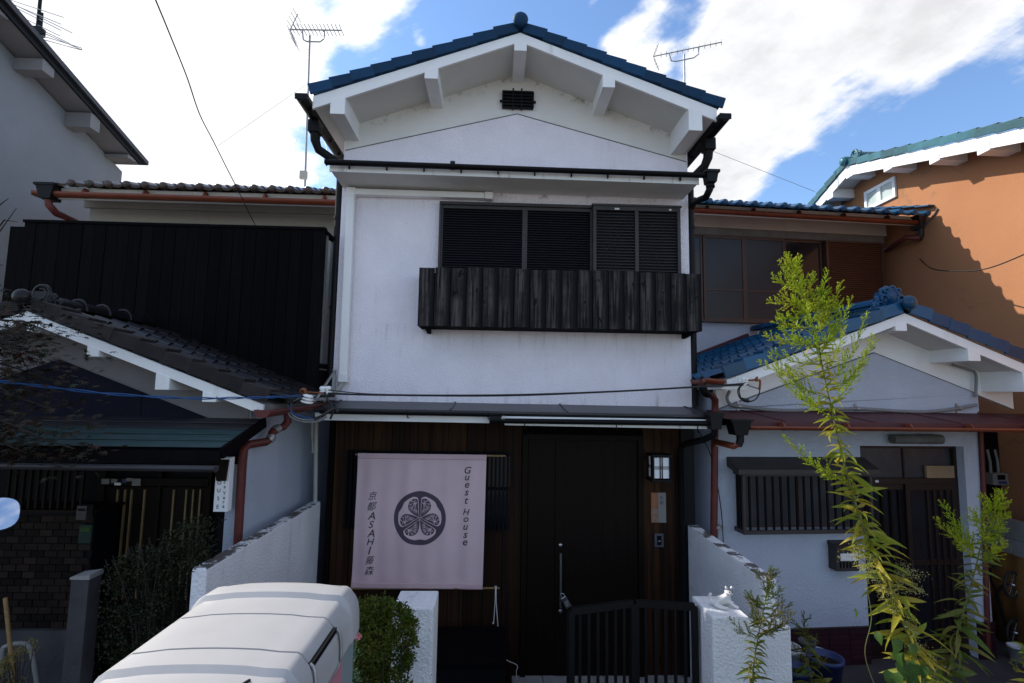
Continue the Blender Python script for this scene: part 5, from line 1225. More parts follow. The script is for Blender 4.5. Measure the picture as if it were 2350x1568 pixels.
def letters(lst, sh, m):
    for ch, U, Vv, hgt, wmax in lst:
        vs, fs, w_, h_ = GL[(ch, sh)]
        k = hgt / h_; kx = min(k, wmax / w_) if wmax else k
        b = MB(); b.add([pr2(U + x * kx, Vv - y * k, .0045) for x, y in vs], fs); b.build('letter', m, BN)
letters([('G', 1320, 258, 72, 80), ('u', 1313, 338, 50, 54), ('e', 1311, 412, 52, 52), ('s', 1306, 490, 52, 50), ('t', 1306, 568, 62, 50),
         ('H', 1303, 680, 62, 80), ('o', 1300, 757, 50, 52), ('u', 1297, 836, 50, 54), ('s', 1294, 915, 54, 50), ('e', 1292, 990, 54, 52)], .28, 'inktext')
letters([('京', 357, 515, 88, 92), ('都', 351, 620, 88, 96), ('A', 343, 718, 76, 78), ('S', 343, 806, 72, 78), ('A', 337, 896, 76, 78), ('H', 335, 980, 66, 84),
         ('I', 327, 1068, 80, 40), ('藤', 328, 1165, 84, 92), ('森', 322, 1270, 92, 96)], .28, 'inktext')
p0, p1 = at(816, 1043, YN + .012), at(1160, 1046.5, YN + .012)
b = MB(); b.tube([p0, p1], .0095, 10); b.build('top_rod', 'bamboo', BN)
p0, p1 = at(806, 1351, YN + .01), at(1146, 1350, YN + .01)
b = MB(); b.tube([p0, p1], .0085, 10); b.build('bottom_rod', 'bamboo', BN)
b = MB(); c = at(1137, 1349, YN)
b.tube([c + V((-.006, 0, .014)), c + V((0, -.012, .01)), c + V((0, -.012, -.1)), at(1133, 1428, YN)], .004, 6)
b.tube([c + V((.008, 0, .014)), c + V((.006, -.012, .0)), c + V((.008, -.012, -.12)), at(1143, 1440, YN)], .004, 6)
b.ball(at(1132, 1430, YN), .009, 8); b.build('tie_cord', 'cord', BN)

# ================================================================ DOOR SIDE FITTINGS
LT = thing('wall_lantern', 'black framed square wall lantern with white panes right of the dark front door', 'lantern', at(1519, 1105, 4.9))
yl = 4.80; a, c = at(1498, 1048, yl), at(1540, 1102, yl)
x0, x1, z1, z0 = a.x, c.x, a.z, c.z
b = MB(); b.box(x0 + .012, x1 - .012, yl + .012, 4.975, z0 + .012, z1 - .012); b.build('shade', 'shade', LT)
b = MB()
for xx in (x0, x1 - .014):
    for yy in (yl, 4.962): b.box(xx, xx + .014, yy, yy + .014, z0, z1)
b.box(x0 - .012, x1 + .012, yl - .012, 4.98, z1, z1 + .016); b.box(x0 - .012, x1 + .012, yl - .012, 4.98, z0 - .018, z0); b.build('frame', 'black', LT)
b = MB(); w_ = x1 - x0
for t in (.42, .535): b.box(x0 + w_ * t - .004, x0 + w_ * t + .004, yl + .003, yl + .0115, z0, z1)
for t in (.47, .55): b.box(x0 + .014, x1 - .014, yl + .0035, yl + .011, z0 + (z1 - z0) * t - .003, z0 + (z1 - z0) * t + .003)
for yy in (yl + .05, yl + .075): b.box(x0 + .003, x0 + .0115, yy, yy + .006, z0, z1); b.box(x1 - .0115, x1 - .003, yy, yy + .006, z0, z1)
for t in (.47, .55): b.box(x0 + .0035, x0 + .011, yl + .014, 4.96, z0 + (z1 - z0) * t - .003, z0 + (z1 - z0) * t + .003)
b.build('glazing_bar', 'black', LT)
PQ = thing('name_plaque', 'half wood half grey name plaque under the wall lantern', 'plaque', at(1511, 1200, 4.97))
a, c = at(1494, 1131, 4.965), at(1529, 1200, 4.965); xm_ = a.x + (c.x - a.x) * .48
b = MB(); b.box(a.x, xm_, 4.965, 4.982, c.z, a.z); b.build('wood_half', 'plaqwood', PQ, .001)
b = MB(); b.box(xm_ + .0005, c.x, 4.966, 4.982, c.z, a.z); b.build('grey_half', 'plaqgrey', PQ, .001)
def glyph_wall(lst, y, name, m, par, th=.001):
    for ch, x, z, hh in lst:
        vs, fs, w_, h_ = GL[(ch, 0.0)]; k = hh / h_
        b = MB(); b.add([(x + px * k, y, z + py * k) for px, py in vs], fs); b.build('letter', m, par)
H_ = a.z - c.z
glyph_wall([('京', a.x + (c.x - a.x) * .70, a.z - H_ * .17, .036), ('都', a.x + (c.x - a.x) * .70, a.z - H_ * .33, .036)], 4.9648, 'lettering', 'ink', PQ)
glyph_wall([('藤', a.x + (c.x - a.x) * .26, a.z - H_ * .63, .060), ('森', a.x + (c.x - a.x) * .27, a.z - H_ * .87, .058)], 4.9638, 'lettering', 'plaqgrey', PQ)
IC = thing('intercom', 'small grey door intercom on the brown boards under the name plaque', 'intercom', at(1512, 1255, 4.97))
a, c = at(1502, 1225, 4.96), at(1523, 1256, 4.96)
b = MB(); b.box(a.x, c.x, 4.955, 4.982, c.z, a.z); ib = b.build('body', 'intercom', IC, .003)
b = MB(); b.box(a.x + .022, c.x - .022, 4.9525, 4.9545, c.z + .02, a.z - .018); b.build('button_panel', 'lattice', IC)
b = MB(); b.box(a.x + .032, c.x - .032, 4.949, 4.9522, (a.z + c.z) / 2 - .01, (a.z + c.z) / 2 + .002); b.build('button', 'steel', IC)

# ================================================================ FRONT YARD
SBX = thing('storage_box', 'low black storage box under the banner beside the front door', 'storage box', (-.2, 4.5, .02))
a, c = at(1000, 1518, 4.22), at(1159, 1443, 4.80)
x1 = c.x + .0; x0 = x1 - .82; zt = (a.z + c.z) / 2
b = MB(); b.box(x0 + .01, x1 - .01, 4.24, 4.78, .021, zt - .035); b.build('body', 'black', SBX, .006)
b = MB(); b.prism([(x0, 4.22, zt - .05), (x1, 4.22, zt - .05), (x1, 4.80, zt - .03), (x0, 4.80, zt - .03)], (0, 0, .045)); b.build('lid', 'chardark', SBX, .006)
for xx in (x0 + .2, x1 - .16): b = MB(); b.box(xx - .03, xx + .03, 4.232, 4.2395, zt - .13, zt - .06); b.build('latch', 'blackpipe', SBX)
c = at(1192, 1562, 4.45)
BK_ = thing('bucket', 'small black bucket with a white cord in it beside the storage box', 'bucket', (c.x, 4.45, .02))
b = MB(); b.lathe([(0.0, .022), (.075, .022), (.092, .25), (.098, .25), (.098, .262), (.088, .262), (.072, .04), (0, .04)], (c.x, 4.45, 0), n=18); b.build('pail', 'blackpipe', BK_)
b = MB(); b.tube([*smooth([at(1160, 1513, 4.5), at(1170, 1519, 4.5), at(1184, 1525, 4.47), at(1188, 1532, 4.45), at(1185, 1540, 4.45), at(1186, 1560, 4.45)])], .0032, 6); b.build('cord', 'cord', BK_)
# gate pillars
def pillar(x0, x1, y0, y1, zt, zs, label):
    t = thing('gate_pillar', label, 'pillar', ((x0 + x1) / 2, (y0 + y1) / 2, 0), 'gate pillars')
    b = MB(); b.box(x0, x1, y0, y1, 0, zt)
    bm = b.build('shaft', 'pier', t, .012)
    return t
pillar(-.590, -.340, 3.28, 3.56, 1.412, 0, 'white stucco gate pillar in front of the pink banner beside the green bush')
pillar(1.338, 1.562, 3.205, 3.53, 1.395, 0, 'white stucco gate pillar with the ceramic cat on its top')
# garden walls
def gwall(x0, x1, y0, y1, za, zb, label, m='garden'):
    t = thing('garden_wall', label, 'wall', ((x0 + x1) / 2, y0, 0), 'garden walls')
    b = MB(); b.prism([(x0, y0, 0), (x0, y1, 0), (x0, y1, zb), (x0, y0, za)], (x1 - x0, 0, 0)); b.build('wall_face', m, t, .008)
    b = MB(); b.prism([(x0 + .004, y0 + .006, za - .004), (x0 + .004, y1 - .006, zb - .004), (x0 + .004, y1 - .006, zb + .004), (x0 + .004, y0 + .006, za + .006)], (x1 - x0 - .008, 0, 0)); b.build('wall_top', 'flake', t)
    return t
zl_ = at(440, 1305, 3.06).z
gwall(-1.675, -1.590, 3.06, 4.97, 1.703, 1.68, 'white garden wall with a flaking dark top left of the guest house porch')
zr1, zr2 = at(1760, 1330, 3.58).z, at(1581, 1205, 4.96).z
gwall(1.848, 1.942, 3.58, 4.95, zr1, zr2, 'white garden wall with a flaking grey top right of the front door')
LWL = thing('low_wall', 'low white stucco wall between the cat pillar and the garden wall end', 'wall', (1.75, 3.5, 0))
b = MB(); c = at(1750, 1440, 3.44); b.box(1.565, 1.95, 3.44, 3.577, 0, c.z); b.build('wall_face', 'pier', LWL, .01)
# iron gate: two folded leaves
GT = thing('iron_gate', 'black folding iron gate standing half open in front of the dark door', 'gate', (.93, 3.45, 0))
p0, p1, p2 = at(1306, 1398, 3.33), at(1455, 1386, 3.46), at(1598, 1396, 3.40)
zt = (p0.z + p1.z + p2.z) / 3; zbt = .10
for a, c in ((p0, p1), (p1, p2)):
    a, c = V((a.x, a.y, zt)), V((c.x, c.y, zt)); d = (c - a).normalized(); a2, c2 = a + d * .012, c - d * .012
    lf = MB(); lf.beam(a2, c2, .032, .042)
    LFo = lf.build('gate_leaf', 'black', GT); b = MB(); b.beam(V((a2.x, a2.y, zbt)), V((c2.x, c2.y, zbt)), .028, .035); b.build('bottom_rail', 'black', LFo)
    for e in (a2, c2): b = MB(); b.beam(V((e.x, e.y, zbt - .05)), V((e.x, e.y, zt + .0)), .038, .038, up=(d.x, d.y, 0)); b.build('stile', 'black', LFo)
    n = max(4, round((c2 - a2).length / .0615)); me = MB().box(-.0085, .0085, -.0085, .0085, zbt, zt).mesh('gate_bar', 'black')
    for k in range(1, n): link('gate_bar', me, LFo, Matrix.Translation(V((a2.x, a2.y, 0)).lerp(V((c2.x, c2.y, 0)), k / n)))
# ceramic cat lying on the pillar
cc = at(1658, 1397, 3.36); cc.z = 1.395
CT = thing('cat_figurine', 'white ceramic cat figurine sprawling on the right gate pillar', 'figurine', cc)
def skinned(name, nodes, edges, m, parent, sub=2):
    me = bpy.data.meshes.new(name); me.from_pydata([tuple(n[:3]) for n in nodes], edges, [])
    o = link(name, me, parent); me.materials.append(M[m])
    sk = o.modifiers.new('skin', 'SKIN'); sk.use_smooth_shade = True
    for i, n in enumerate(nodes):
        r = n[3]; me.skin_vertices[0].data[i].radius = (r, r) if not isinstance(r, tuple) else r
    me.skin_vertices[0].data[0].use_root = True
    ss = o.modifiers.new('smooth', 'SUBSURF'); ss.levels = sub; ss.render_levels = sub
    return o
X_, Y_, Z_ = cc
nod = [(-.045, 0, .034, .026), (0, .0, .038, .028), (.028, 0, .046, .022), (.036, -.004, .075, .014), (.040, -.008, .094, .043),   # rump, belly, chest, neck, head
       (-.055, -.035, .022, .015), (-.015, -.060, .012, .011), (.012, -.064, .011, .009),                                    # near hind leg
       (-.065, .02, .03, .013), (-.078, .01, .062, .010), (-.070, 0, .080, .008),                                              # tail / raised hind paw
       (.045, -.03, .026, .010), (.070, -.045, .012, .009), (.085, -.048, .011, .008), (.05, .03, .02, .010), (.085, .02, .012, .009)]
nod = [(X_ + a, Y_ + c, Z_ + e, r) for a, c, e, r in nod]
skinned('body', nod, [(0, 1), (1, 2), (2, 3), (3, 4), (0, 5), (5, 6), (6, 7), (0, 8), (8, 9), (9, 10), (2, 11), (11, 12), (12, 13), (2, 14), (14, 15)], 'cat', CT)
for dx in (-.014, .014):
    b = MB(); b.lathe([(.0, .010), (.004, .007), (.008, 0), (.008, -.006)], (X_ + .040 + dx * 1.25, Y_ - .008, Z_ + .117), (dx * 22, 0, 1), 8); b.build('ear', 'cat', CT)
for dx in (-.009, .009): b = MB(); b.ball((X_ + .040 + dx, Y_ - .0375, Z_ + .099), .0042, 8); b.build('eye', 'lattice', CT)
b = MB(); b.ball((X_ + .040, Y_ - .0395, Z_ + .090), .0034, 8); b.build('nose', 'lattice', CT)

# ================================================================ DELIVERY SCOOTER
BKE = thing('delivery_scooter', 'parked delivery scooter with a large light grey cargo box and pink strap', 'scooter', (-.9, 1.45, .92))
ZT = 2.083
def lidsec(y, i, dz):     # one cross-section of the lid, left rim to right rim
    xl_, xr_ = -.930 + i, -.447 - i; z = ZT + dz; zb_ = ZT - .128
    return [(xl_, y, zb_), (xl_, y, min(z - .06, ZT - .06)), (xl_ + .008, y, z - .040), (xl_ + .024, y, z - .018), (xl_ + .046, y, z - .005), (xl_ + .09, y, z), (-.80, y, z + .005), (-.74, y, z + .0075), (-.69, y, z + .008), (-.64, y, z + .0075), (-.58, y, z + .005),
            (xr_ - .09, y, z), (xr_ - .043, y, z - .002), (xr_ - .032, y, z - .008), (xr_ - .012, y, z - .032), (xr_ - .004, y, z - .050), (xr_, y, min(z - .07, ZT - .07)), (xr_ + .002, y, zb_)]
secs = []
Y0, Y1 = 1.085, 1.80
for y, i, h in ((Y0, .03, -.10), (Y0 + .006, .018, -.055), (Y0 + .020, .008, -.032), (Y0 + .042, .002, -.018), (Y0 + .07, 0, -.0135), (Y0 + .169, 0, -.013), (Y0 + .182, -.001, .0), (Y0 + .19, 0, 0), (1.336, 0, 0), (1.338, 0, 0), (1.3395, .004, -.007), (1.3440, .004, -.007), (1.3455, 0, 0), (1.3475, 0, 0),
                (1.532, 0, 0), (1.534, 0, 0), (1.5355, .004, -.007), (1.540, .004, -.007), (1.5415, 0, 0), (1.5435, 0, 0), (1.652, 0, 0), (1.664, -.004, .013), (1.668, -.005, .0135), (1.735, -.003, .012), (1.758, -.001, .006), (1.776, .003, -.006), (1.790, .009, -.026), (1.798, .016, -.055), (1.802, .024, -.10)):
    secs.append(lidsec(y, i, h))
b = MB(); k = len(secs[0]); vs = [p for s_ in secs for p in s_]
fs = [(r * k + c, r * k + c + 1, (r + 1) * k + c + 1, (r + 1) * k + c) for r in range(len(secs) - 1) for c in range(k - 1)]
fs += [tuple(range(k)), tuple(range((len(secs) - 1) * k + k - 1, (len(secs) - 1) * k - 1, -1))]
b.add(vs, fs, True)
LID = b.build('box_lid', 'lid', BKE); LID.data.set_sharp_from_angle(angle=math.radians(32))
b = MB(); b.box(-.915, -.462, Y0 + .012, Y1 - .012, 1.50, ZT - .126); b.build('box_body', 'boxbody', BKE, .02)
for i_, yy in enumerate((Y0 + .22, 1.39, 1.62)): b = MB(); b.box(-.4625, -.454, yy - .012, yy + .012, 1.52, ZT - .26); b.build('body_rib', 'boxbody', BKE, .002)
c = (at(548 + 0, 1537, 1.20) + at(568, 1520, 1.22)) / 2
b = MB(); b.beam((-.575, 1.19, ZT - .010), (-.555, 1.235, ZT - .010), .005, .006); b.build('lid_slot', 'lattice', LID)
for xx in (-.56, -.80):
    b = MB(); b.beam((xx, 1.672, ZT + .0128), (xx + .012 * (1 if xx > -.7 else -1), 1.735, ZT + .0098), .0028, .003); b.beam((xx + .012 * (1 if xx > -.7 else -1), 1.735, ZT + .0098), (xx + .06 * (1 if xx > -.7 else -1), 1.737, ZT + .0095), .0028, .003); b.build('lid_groove', 'intercom', LID)
# clasp: recessed slot, wire loop, pink strap and round lock on the right side
b = MB(); b.beam((-.4585, 1.345, ZT - .034), (-.4585, 1.535, ZT - .034), .012, .014); b.build('clasp_slot', 'lattice', LID)
b = MB(); b.tube(smooth([(-.460, 1.535, ZT - .030), (-.448, 1.540, ZT - .040), (-.442, 1.543, ZT - .07), (-.440, 1.543, ZT - .11), (-.446, 1.538, ZT - .135), (-.446, 1.44, ZT - .137), (-.446, 1.345, ZT - .135), (-.440, 1.338, ZT - .11), (-.442, 1.338, ZT - .07), (-.448, 1.341, ZT - .040), (-.460, 1.345, ZT - .030)], 3), .0042, 8); b.build('wire_clasp', 'galv', BKE)
b = MB(); b.box(-.4625, -.445, 1.30, 1.585, ZT - .205, ZT - .131); b.build('strap', 'pink', BKE, .005)
b = MB(); b.box(-.4625, -.4455, 1.14, 1.299, ZT - .235, ZT - .131); b.build('strap', 'bikered', BKE, .005, label='dark red end of the strap')
b = MB(); b.lathe([(0, .012), (.010, .012), (.013, .016), (.017, .016), (.019, .004), (.019, 0)], (-.445, 1.42, ZT - .168), (1, 0, 0), 18); b.build('lock', 'chrome', BKE)
# the scooter itself, below the box
def wheel(x, y, r, name='wheel'):
    b = MB(); b.lathe([(r * .62, -.05), (r * .9, -.055), (r, -.03), (r, .03), (r * .9, .055), (r * .62, .05), (r * .62, -.05)], (x, y, .92 + r), (0, 1, 0), 28); wo = b.build(name, 'rubber', BKE)
    b = MB(); b.lathe([(0, -.03), (r * .3, -.035), (r * .62, -.045), (r * .62, .045), (r * .3, .035), (0, .03)], (x, y, .92 + r), (0, 1, 0), 20); b.build('rim', 'steel', wo)
wheel(-.72, 1.45, .22); wheel(-1.98, 1.45, .22)
b = MB(); b.prism([(-.50, 1.30, 1.49), (-.95, 1.30, 1.49), (-1.18, 1.30, 1.40), (-1.28, 1.30, 1.22), (-1.62, 1.30, 1.20), (-1.72, 1.30, 1.35), (-1.80, 1.30, 1.35), (-1.68, 1.30, 1.10), (-1.1, 1.30, 1.08), (-.55, 1.30, 1.25)], (0, .30, 0)); b.build('body', 'bikered', BKE, .03)
b = MB(); b.prism([(-1.68, 1.27, 1.2), (-1.86, 1.27, 1.72), (-1.92, 1.27, 1.72), (-1.78, 1.27, 1.2)], (0, .36, 0)); b.build('leg_shield', 'bikered', BKE, .03)
b = MB(); b.box(-1.30, -.98, 1.32, 1.58, 1.41, 1.50); b.build('seat', 'rubber', BKE, .03)
b = MB(); b.tube([(-1.88, 1.45, 1.2), (-1.95, 1.45, 1.6), (-1.84, 1.45, 1.86)], .03, 10); b.tube([(-1.98, 1.45, 1.14), (-1.90, 1.45, 1.5)], .028, 10); b.tube([(-1.70, 1.08, 1.80), (-1.86, 1.2, 1.85), (-1.88, 1.45, 1.85), (-1.86, 1.70, 1.85), (-1.70, 1.82, 1.80)], .015, 8); b.build('handlebar', 'black', BKE)
mc = at(-36, 1182, 1.98)
b = MB(); b.tube([(-1.86, 1.68, 1.86), (-1.90, 1.74, 1.98), (mc.x - .02, mc.y - .02, mc.z - .07)], .007, 8); MS_ = b.build('mirror_stalk', 'black', BKE)
zax = V((.613, -.655, .442)).normalized(); xax = zax.cross(V((0, 0, 1))).normalized(); yax = zax.cross(xax)
mm = basis(mc, xax, yax, zax)
oval = [(math.copysign(abs(math.cos(t)) ** .7, math.cos(t)) * .075, math.copysign(abs(math.sin(t)) ** .7, math.sin(t)) * .060) for t in [i * 2 * math.pi / 28 for i in range(28)]]
b = MB(); b.prism([mm @ V((x * 1.06, y * 1.06, -.03)) for x, y in oval], zax * .026); b.build('mirror_housing', 'black', MS_, .006)
b = MB(); b.prism([mm @ V((x, y, -.0035)) for x, y in oval], zax * .006); b.build('mirror_glass', 'mirror', MS_)

BKE.location.x += 0.024
# ================================================================ CABLES, BRACKETS, ANTENNAS
def cable(name, label, pts, r, m, n=6, group=None):
    b = MB(); b.tube(pts, r, n); return tag(b.build(name, m), label, 'cable', group)
cable('overhead_cable', 'thick black cable dropping across the bright sky to the left house', smooth([at(330, -60, 2.6), at(357, 0, 2.9), at(395, 92, 3.3), at(430, 180, 3.7), at(458, 262, 4.1), at(490, 325, 4.5), at(520, 385, 4.9), at(548, 440, 5.2), at(572, 490, 5.6), at(590, 524, 5.83)]), .0048, 'wire')
# porcelain insulators and brackets at the left corner of the guest house
ya = 3.97
BRK = thing('cable_bracket', 'steel cable bracket with white insulators at the left corner of the guest house', 'bracket', at(768, 915, 4.9))
b = MB(); b.beam(at(768, 848, 4.93), at(763, 925, 4.93), .03, .012, up=(0, 1, 0)); b.beam(at(767, 852, 4.91), at(722, 922, ya + .1), .022, .010, up=(0, 1, 0)); b.beam(at(712, 917, ya), at(768, 915, 4.4), .035, .02); b.beam(at(768, 915, 4.4), at(768, 915, 4.97), .03, .02); b.build('steel_arm', 'galv', BRK)
b = MB(); b.tube([at(698, 900, ya), at(735, 902, ya), at(750, 902, 4.05)], .007, 6); b.lathe([(.016, -.012), (.03, -.008), (.03, .008), (.016, .012), (.016, -.012)], at(696, 899, ya), (.3, 1, .2), 12); b.build('eye_bolt', 'rust', BRK)
for u in (741, 753):
    c = at(u, 896, 4.04); b = MB(); b.lathe([(0, .03), (.02, .03), (.026, .018), (.018, .0), (.028, -.012), (.028, -.024), (.012, -.03)], c, (0, -.25, 1), 12); b.build('insulator', 'porcelain', BRK)
c = at(705, 912, ya - .06); b = MB()
for k in range(3): b.lathe([(.012, k * .022 - .012), (.046 - k * .004, k * .022 - .006), (.046 - k * .004, k * .022), (.012, k * .022 + .01)], c - V((0, 0, .03)), (.25, -.15, 1), 16)
b.build('insulator', 'porcelain', BRK)
b = MB(); b.beam(at(701, 905, ya - .06), at(724, 908, ya), .012, .006); b.beam(at(703, 921, ya - .06), at(724, 920, ya), .012, .006); b.build('clevis', 'galv', BRK)
TWP = thing('twisted_cable', 'blue twisted pair service cable crossing in front of the left house gable', 'cable', at(694, 908, ya - .06))
pts = smooth([at(-80, 866, 2.9), at(60, 882, 3.05), at(240, 903, 3.2), at(430, 914, 3.36), at(570, 913, 3.46), at(645, 911, 3.50), at(694, 908, ya - .06)], 16)
for k in range(2):
    tw = [p + V((0, math.cos(i * .40 + k * math.pi) * .0055, math.sin(i * .40 + k * math.pi) * .0055)) for i, p in enumerate(pts)]
    b = MB(); b.tube(tw, .0042, 6); b.build('strand', 'bluewire', TWP)
cable('drop_wire', 'blue wire looping down from the insulators to the taped bundle', smooth([at(697, 908, ya - .05), at(672, 916, ya - .08), at(666, 938, ya - .1), at(676, 950, ya - .1), at(700, 958, ya - .1), at(722, 962, ya - .1)]), .007, 'bluewire')
for i, (d1, d2) in enumerate(((0, 0), (4, 5))):
    cable('drop_wire', ('inner' if i == 0 else 'outer') + ' grey wire loop below the left insulators running into the taped bundle', smooth([at(694 - d1, 911, ya - .04), at(668 - d1, 925, ya - .08), at(668 - d1, 948 + d2, ya - .1), at(690, 962 + d2, ya - .1), at(728, 963 + d2, ya - .1), at(750, 955 + d2 * .5, ya - .1)]), .006, 'greywire', group='grey drop wires')
cable('wire_bundle', 'black taped wire bundle hooked under the left insulators', smooth([at(722, 962, ya - .1), at(742, 953, ya - .1), at(758, 942, ya - .08), at(770, 938, ya - .05), at(775, 946, ya - .05)]), .012, 'wire')
cable('drop_wire', 'black jumper wire hanging behind the white insulators', smooth([at(745, 900, 4.0), at(752, 918, 3.98), at(760, 930, 3.97), at(764, 945, 3.97), at(758, 962, 3.97)]), .008, 'wire')
for k, (v0_, vm, v1_) in enumerate(((895, 906, 880), (902, 907, 882), (904, 909, 884))):
    cable('service_cable', ('upper', 'middle', 'lower')[k] + ' of three thin black service cables strung across the guest house front', smooth([at(753, v0_, 4.02), at(870, 905 + k * 1.2, 4.08), at(1150, vm, 4.2), at(1400, 898 + k, 4.33), at(1600, 887 + k, 4.43), at(1706, v1_, 4.50)], 10), .0055 if k else .0045, 'wire', group='black service cables')
# beige conduits down the porch corner
CD = thing('conduit_pipe', 'pair of beige conduit pipes running down the left porch corner', 'pipe', at(720, 1400, 4.9))
b = MB(); b.tube(smooth([at(726, 962, 4.86), at(725, 1010, 4.92), at(724, 1100, 4.94), at(722, 1180, 4.94), at(713, 1240, 4.93), at(708, 1330, 4.92), at(704, 1500, 4.9)]), .019, 10); b.build('conduit', 'pvc', CD)
b = MB(); b.tube(smooth([at(717, 963, 4.86), at(716, 1000, 4.9), at(718, 1012, 4.93), at(718, 1040, 4.93)]), .013, 8); b.build('conduit', 'pvc', CD)
# right bracket on the porch of the right house
yb_ = YB2 - .06
B2 = thing('cable_bracket', 'rusty cable bracket with insulators on the white porch of the right house', 'bracket', MM=F.M)
b = MB(); b.beam(R(1716, 883, yb_), R(1742, 892, yb_ + .02), .03, .012); b.build('steel_arm', 'galv', B2)
b = MB(); b.tube(smooth([R(1716, 873, yb_), R(1731, 872, yb_), R(1738, 866, yb_), R(1735, 874, yb_), R(1744, 874, yb_), R(1743, 896, yb_)]), .009, 6); b.build('hook', 'rust', B2)
for u in (1706, 1713):
    b = MB(); b.lathe([(0, .022), (.016, .022), (.02, .012), (.012, 0), (.02, -.01), (.01, -.022)], R(u, 873, yb_ - .02), (0, -.2, 1), 12); b.build('insulator', 'porcelain', B2)
for k in range(2):
    b = MB(); b.tube(smooth([R(1710, 877, yb_ - .02), R(1697 - k * 3, 893, yb_ - .02), R(1694 - k * 3 + 6, 912, yb_ - .02), R(1712, 921 + k * 2, yb_ - .02), R(1732, 918, yb_ - .02), R(1742, 905, yb_ - .01), R(1743, 893, yb_)]), .005, 6); b.build('wire_loop', 'wire', B2)
b = MB(); b.tube([R(1703, 916, yb_ - .02), R(1718, 920, yb_ - .02)], .014, 8); b.build('wire_sleeve', 'wire', B2)
pt = [(500, 650), (483, 690), (498, 728), (540, 745), (600, 750), (740, 768), (900, 774), (1050, 768), (1300, 762), (1450, 770), (1700, 782), (1900, 765), (2050, 738)]
CO = thing('conduit_pipe', 'grey conduit pipe sagging along the white gable above the burgundy canopy', 'pipe', MM=F.M)
b = MB(); b.tube(smooth([R(1492 + a / 2.738, 660 + c / 2.738, -.03) for a, c in pt]), .016, 8); b.build('conduit', 'greywire', CO)
for a, c in ((560, 747), (1302, 762), (1942, 760)):
    q = R(1492 + a / 2.738, 660 + c / 2.738, -.03); b = MB(); b.tube([q - V((.016, 0, 0)), q + V((.016, 0, 0))], .021, 8); b.box(q.x - .01, q.x + .01, -.012, -.0005, q.z - .05, q.z + .05); b.build('clamp', 'galv', CO)
b = MB(); b.tube(smooth([R(1492 + a / 2.738, 660 + c / 2.738, -.03) for a, c in ((2044, 690), (2046, 550), (2000, 515), (1900, 485))]), .013, 8); b.build('conduit', 'greywire', CO)
cable('drop_wire', 'thin black wire hanging along the red downpipe of the right house', smooth([at(1600, 985, 4.7), at(1625, 1030, 4.8), at(1640, 1080, 4.85), at(1655, 1170, 4.85), at(1660, 1246, 4.85)]), .005, 'wire')
cable('wall_cable', 'thin dark cable sagging across the orange wall', smooth([F.M @ R(2092, 570, 2.3), atx(2130, 612, X0 - .3), atx(2180, 622, X0 - .5), atx(2260, 618, X0 - .6), atx(2360, 580, X0 - .6), atx(2420, 550, X0 - .6)]), .007, 'wire')
# antennas
def yagi(mast0, mast1, boom0, boom1, d0, d1, n, el, label, loc, refl=True, vert=.0, up=V((0, 0, 1)), side=V((.35, .9, .1))):
    t = thing('tv_antenna', label, 'antenna', loc)
    b = MB(); b.tube([mast0, mast1], .016, 8); b.build('mast', 'galv', t)
    b = MB(); b.tube([boom0, boom1], .010, 6)
    mid = boom0.lerp(boom1, .5); L_ = (boom1 - boom0)
    b.tube([boom0 + L_ * .24, boom0 + L_ * .27 - V((0, 0, .16)), boom0 + L_ * .34 - V((0, 0, .19)), boom0 + L_ * .60 - V((0, 0, .19)), boom0 + L_ * .67 - V((0, 0, .14)), boom0 + L_ * .67], .011, 6); BM = b.build('boom', 'galv', t)
    sd = side.normalized()
    for k in range(n):
        p = boom0.lerp(boom1, .12 + .88 * k / (n - 1)); b = MB(); b.tube([p - sd * el, p + sd * el], .006, 5); b.build('element', 'galv', BM)
    if refl:
        for s in (-1, 1):
            q = boom0 + V((.1 * 1, 0, s * .26)); b = MB(); b.tube([boom0, q], .008, 5)
            for k in range(4):
                p = boom0.lerp(q, (k + .6) / 4); b.tube([p - sd * el * 1.2, p + sd * el * 1.2], .005, 5)
            b.build('reflector', 'galv', BM)
    return t
da = 7.5
TA = yagi(at(699, 452, da), at(711, 82, da), at(666, 68, da), at(784, 70, da - .2), 0, 0, 13, .16, 'tall television antenna with guy wires rising behind the left house roof', at(699, 452, da), side=V((-.05, .8, .12)))
b = MB(); c = at(699, 405, da); b.box(c.x - .05, c.x + .05, da - .07, da - .02, c.z - .06, c.z + .06); b.build('booster_box', 'cream', TA)
b = MB()
for u, v, y in ((655, 440, 6.6), (735, 440, 6.4), (500, 335, 6.2), (760, 380, 6.0)): b.tube([at(709, 190, da), at(u, v, y)], .0025, 4)
b.build('guy_wire', 'galv', TA)
yagi(at(1572, 250, 9.0), at(1570, 125, 9.0), at(1499, 130, 9.0), at(1656, 97, 8.6), 0, 0, 12, .07, 'television antenna rising behind the right slope of the guest house roof', at(1572, 250, 9.0), refl=True, side=V((.1, .25, 1)))
cable('guy_wire', 'fine guy wire slanting down from the right antenna toward the orange house', [at(1618, 340, 9.0), at(1870, 440, 9.0)], .004, 'galv')
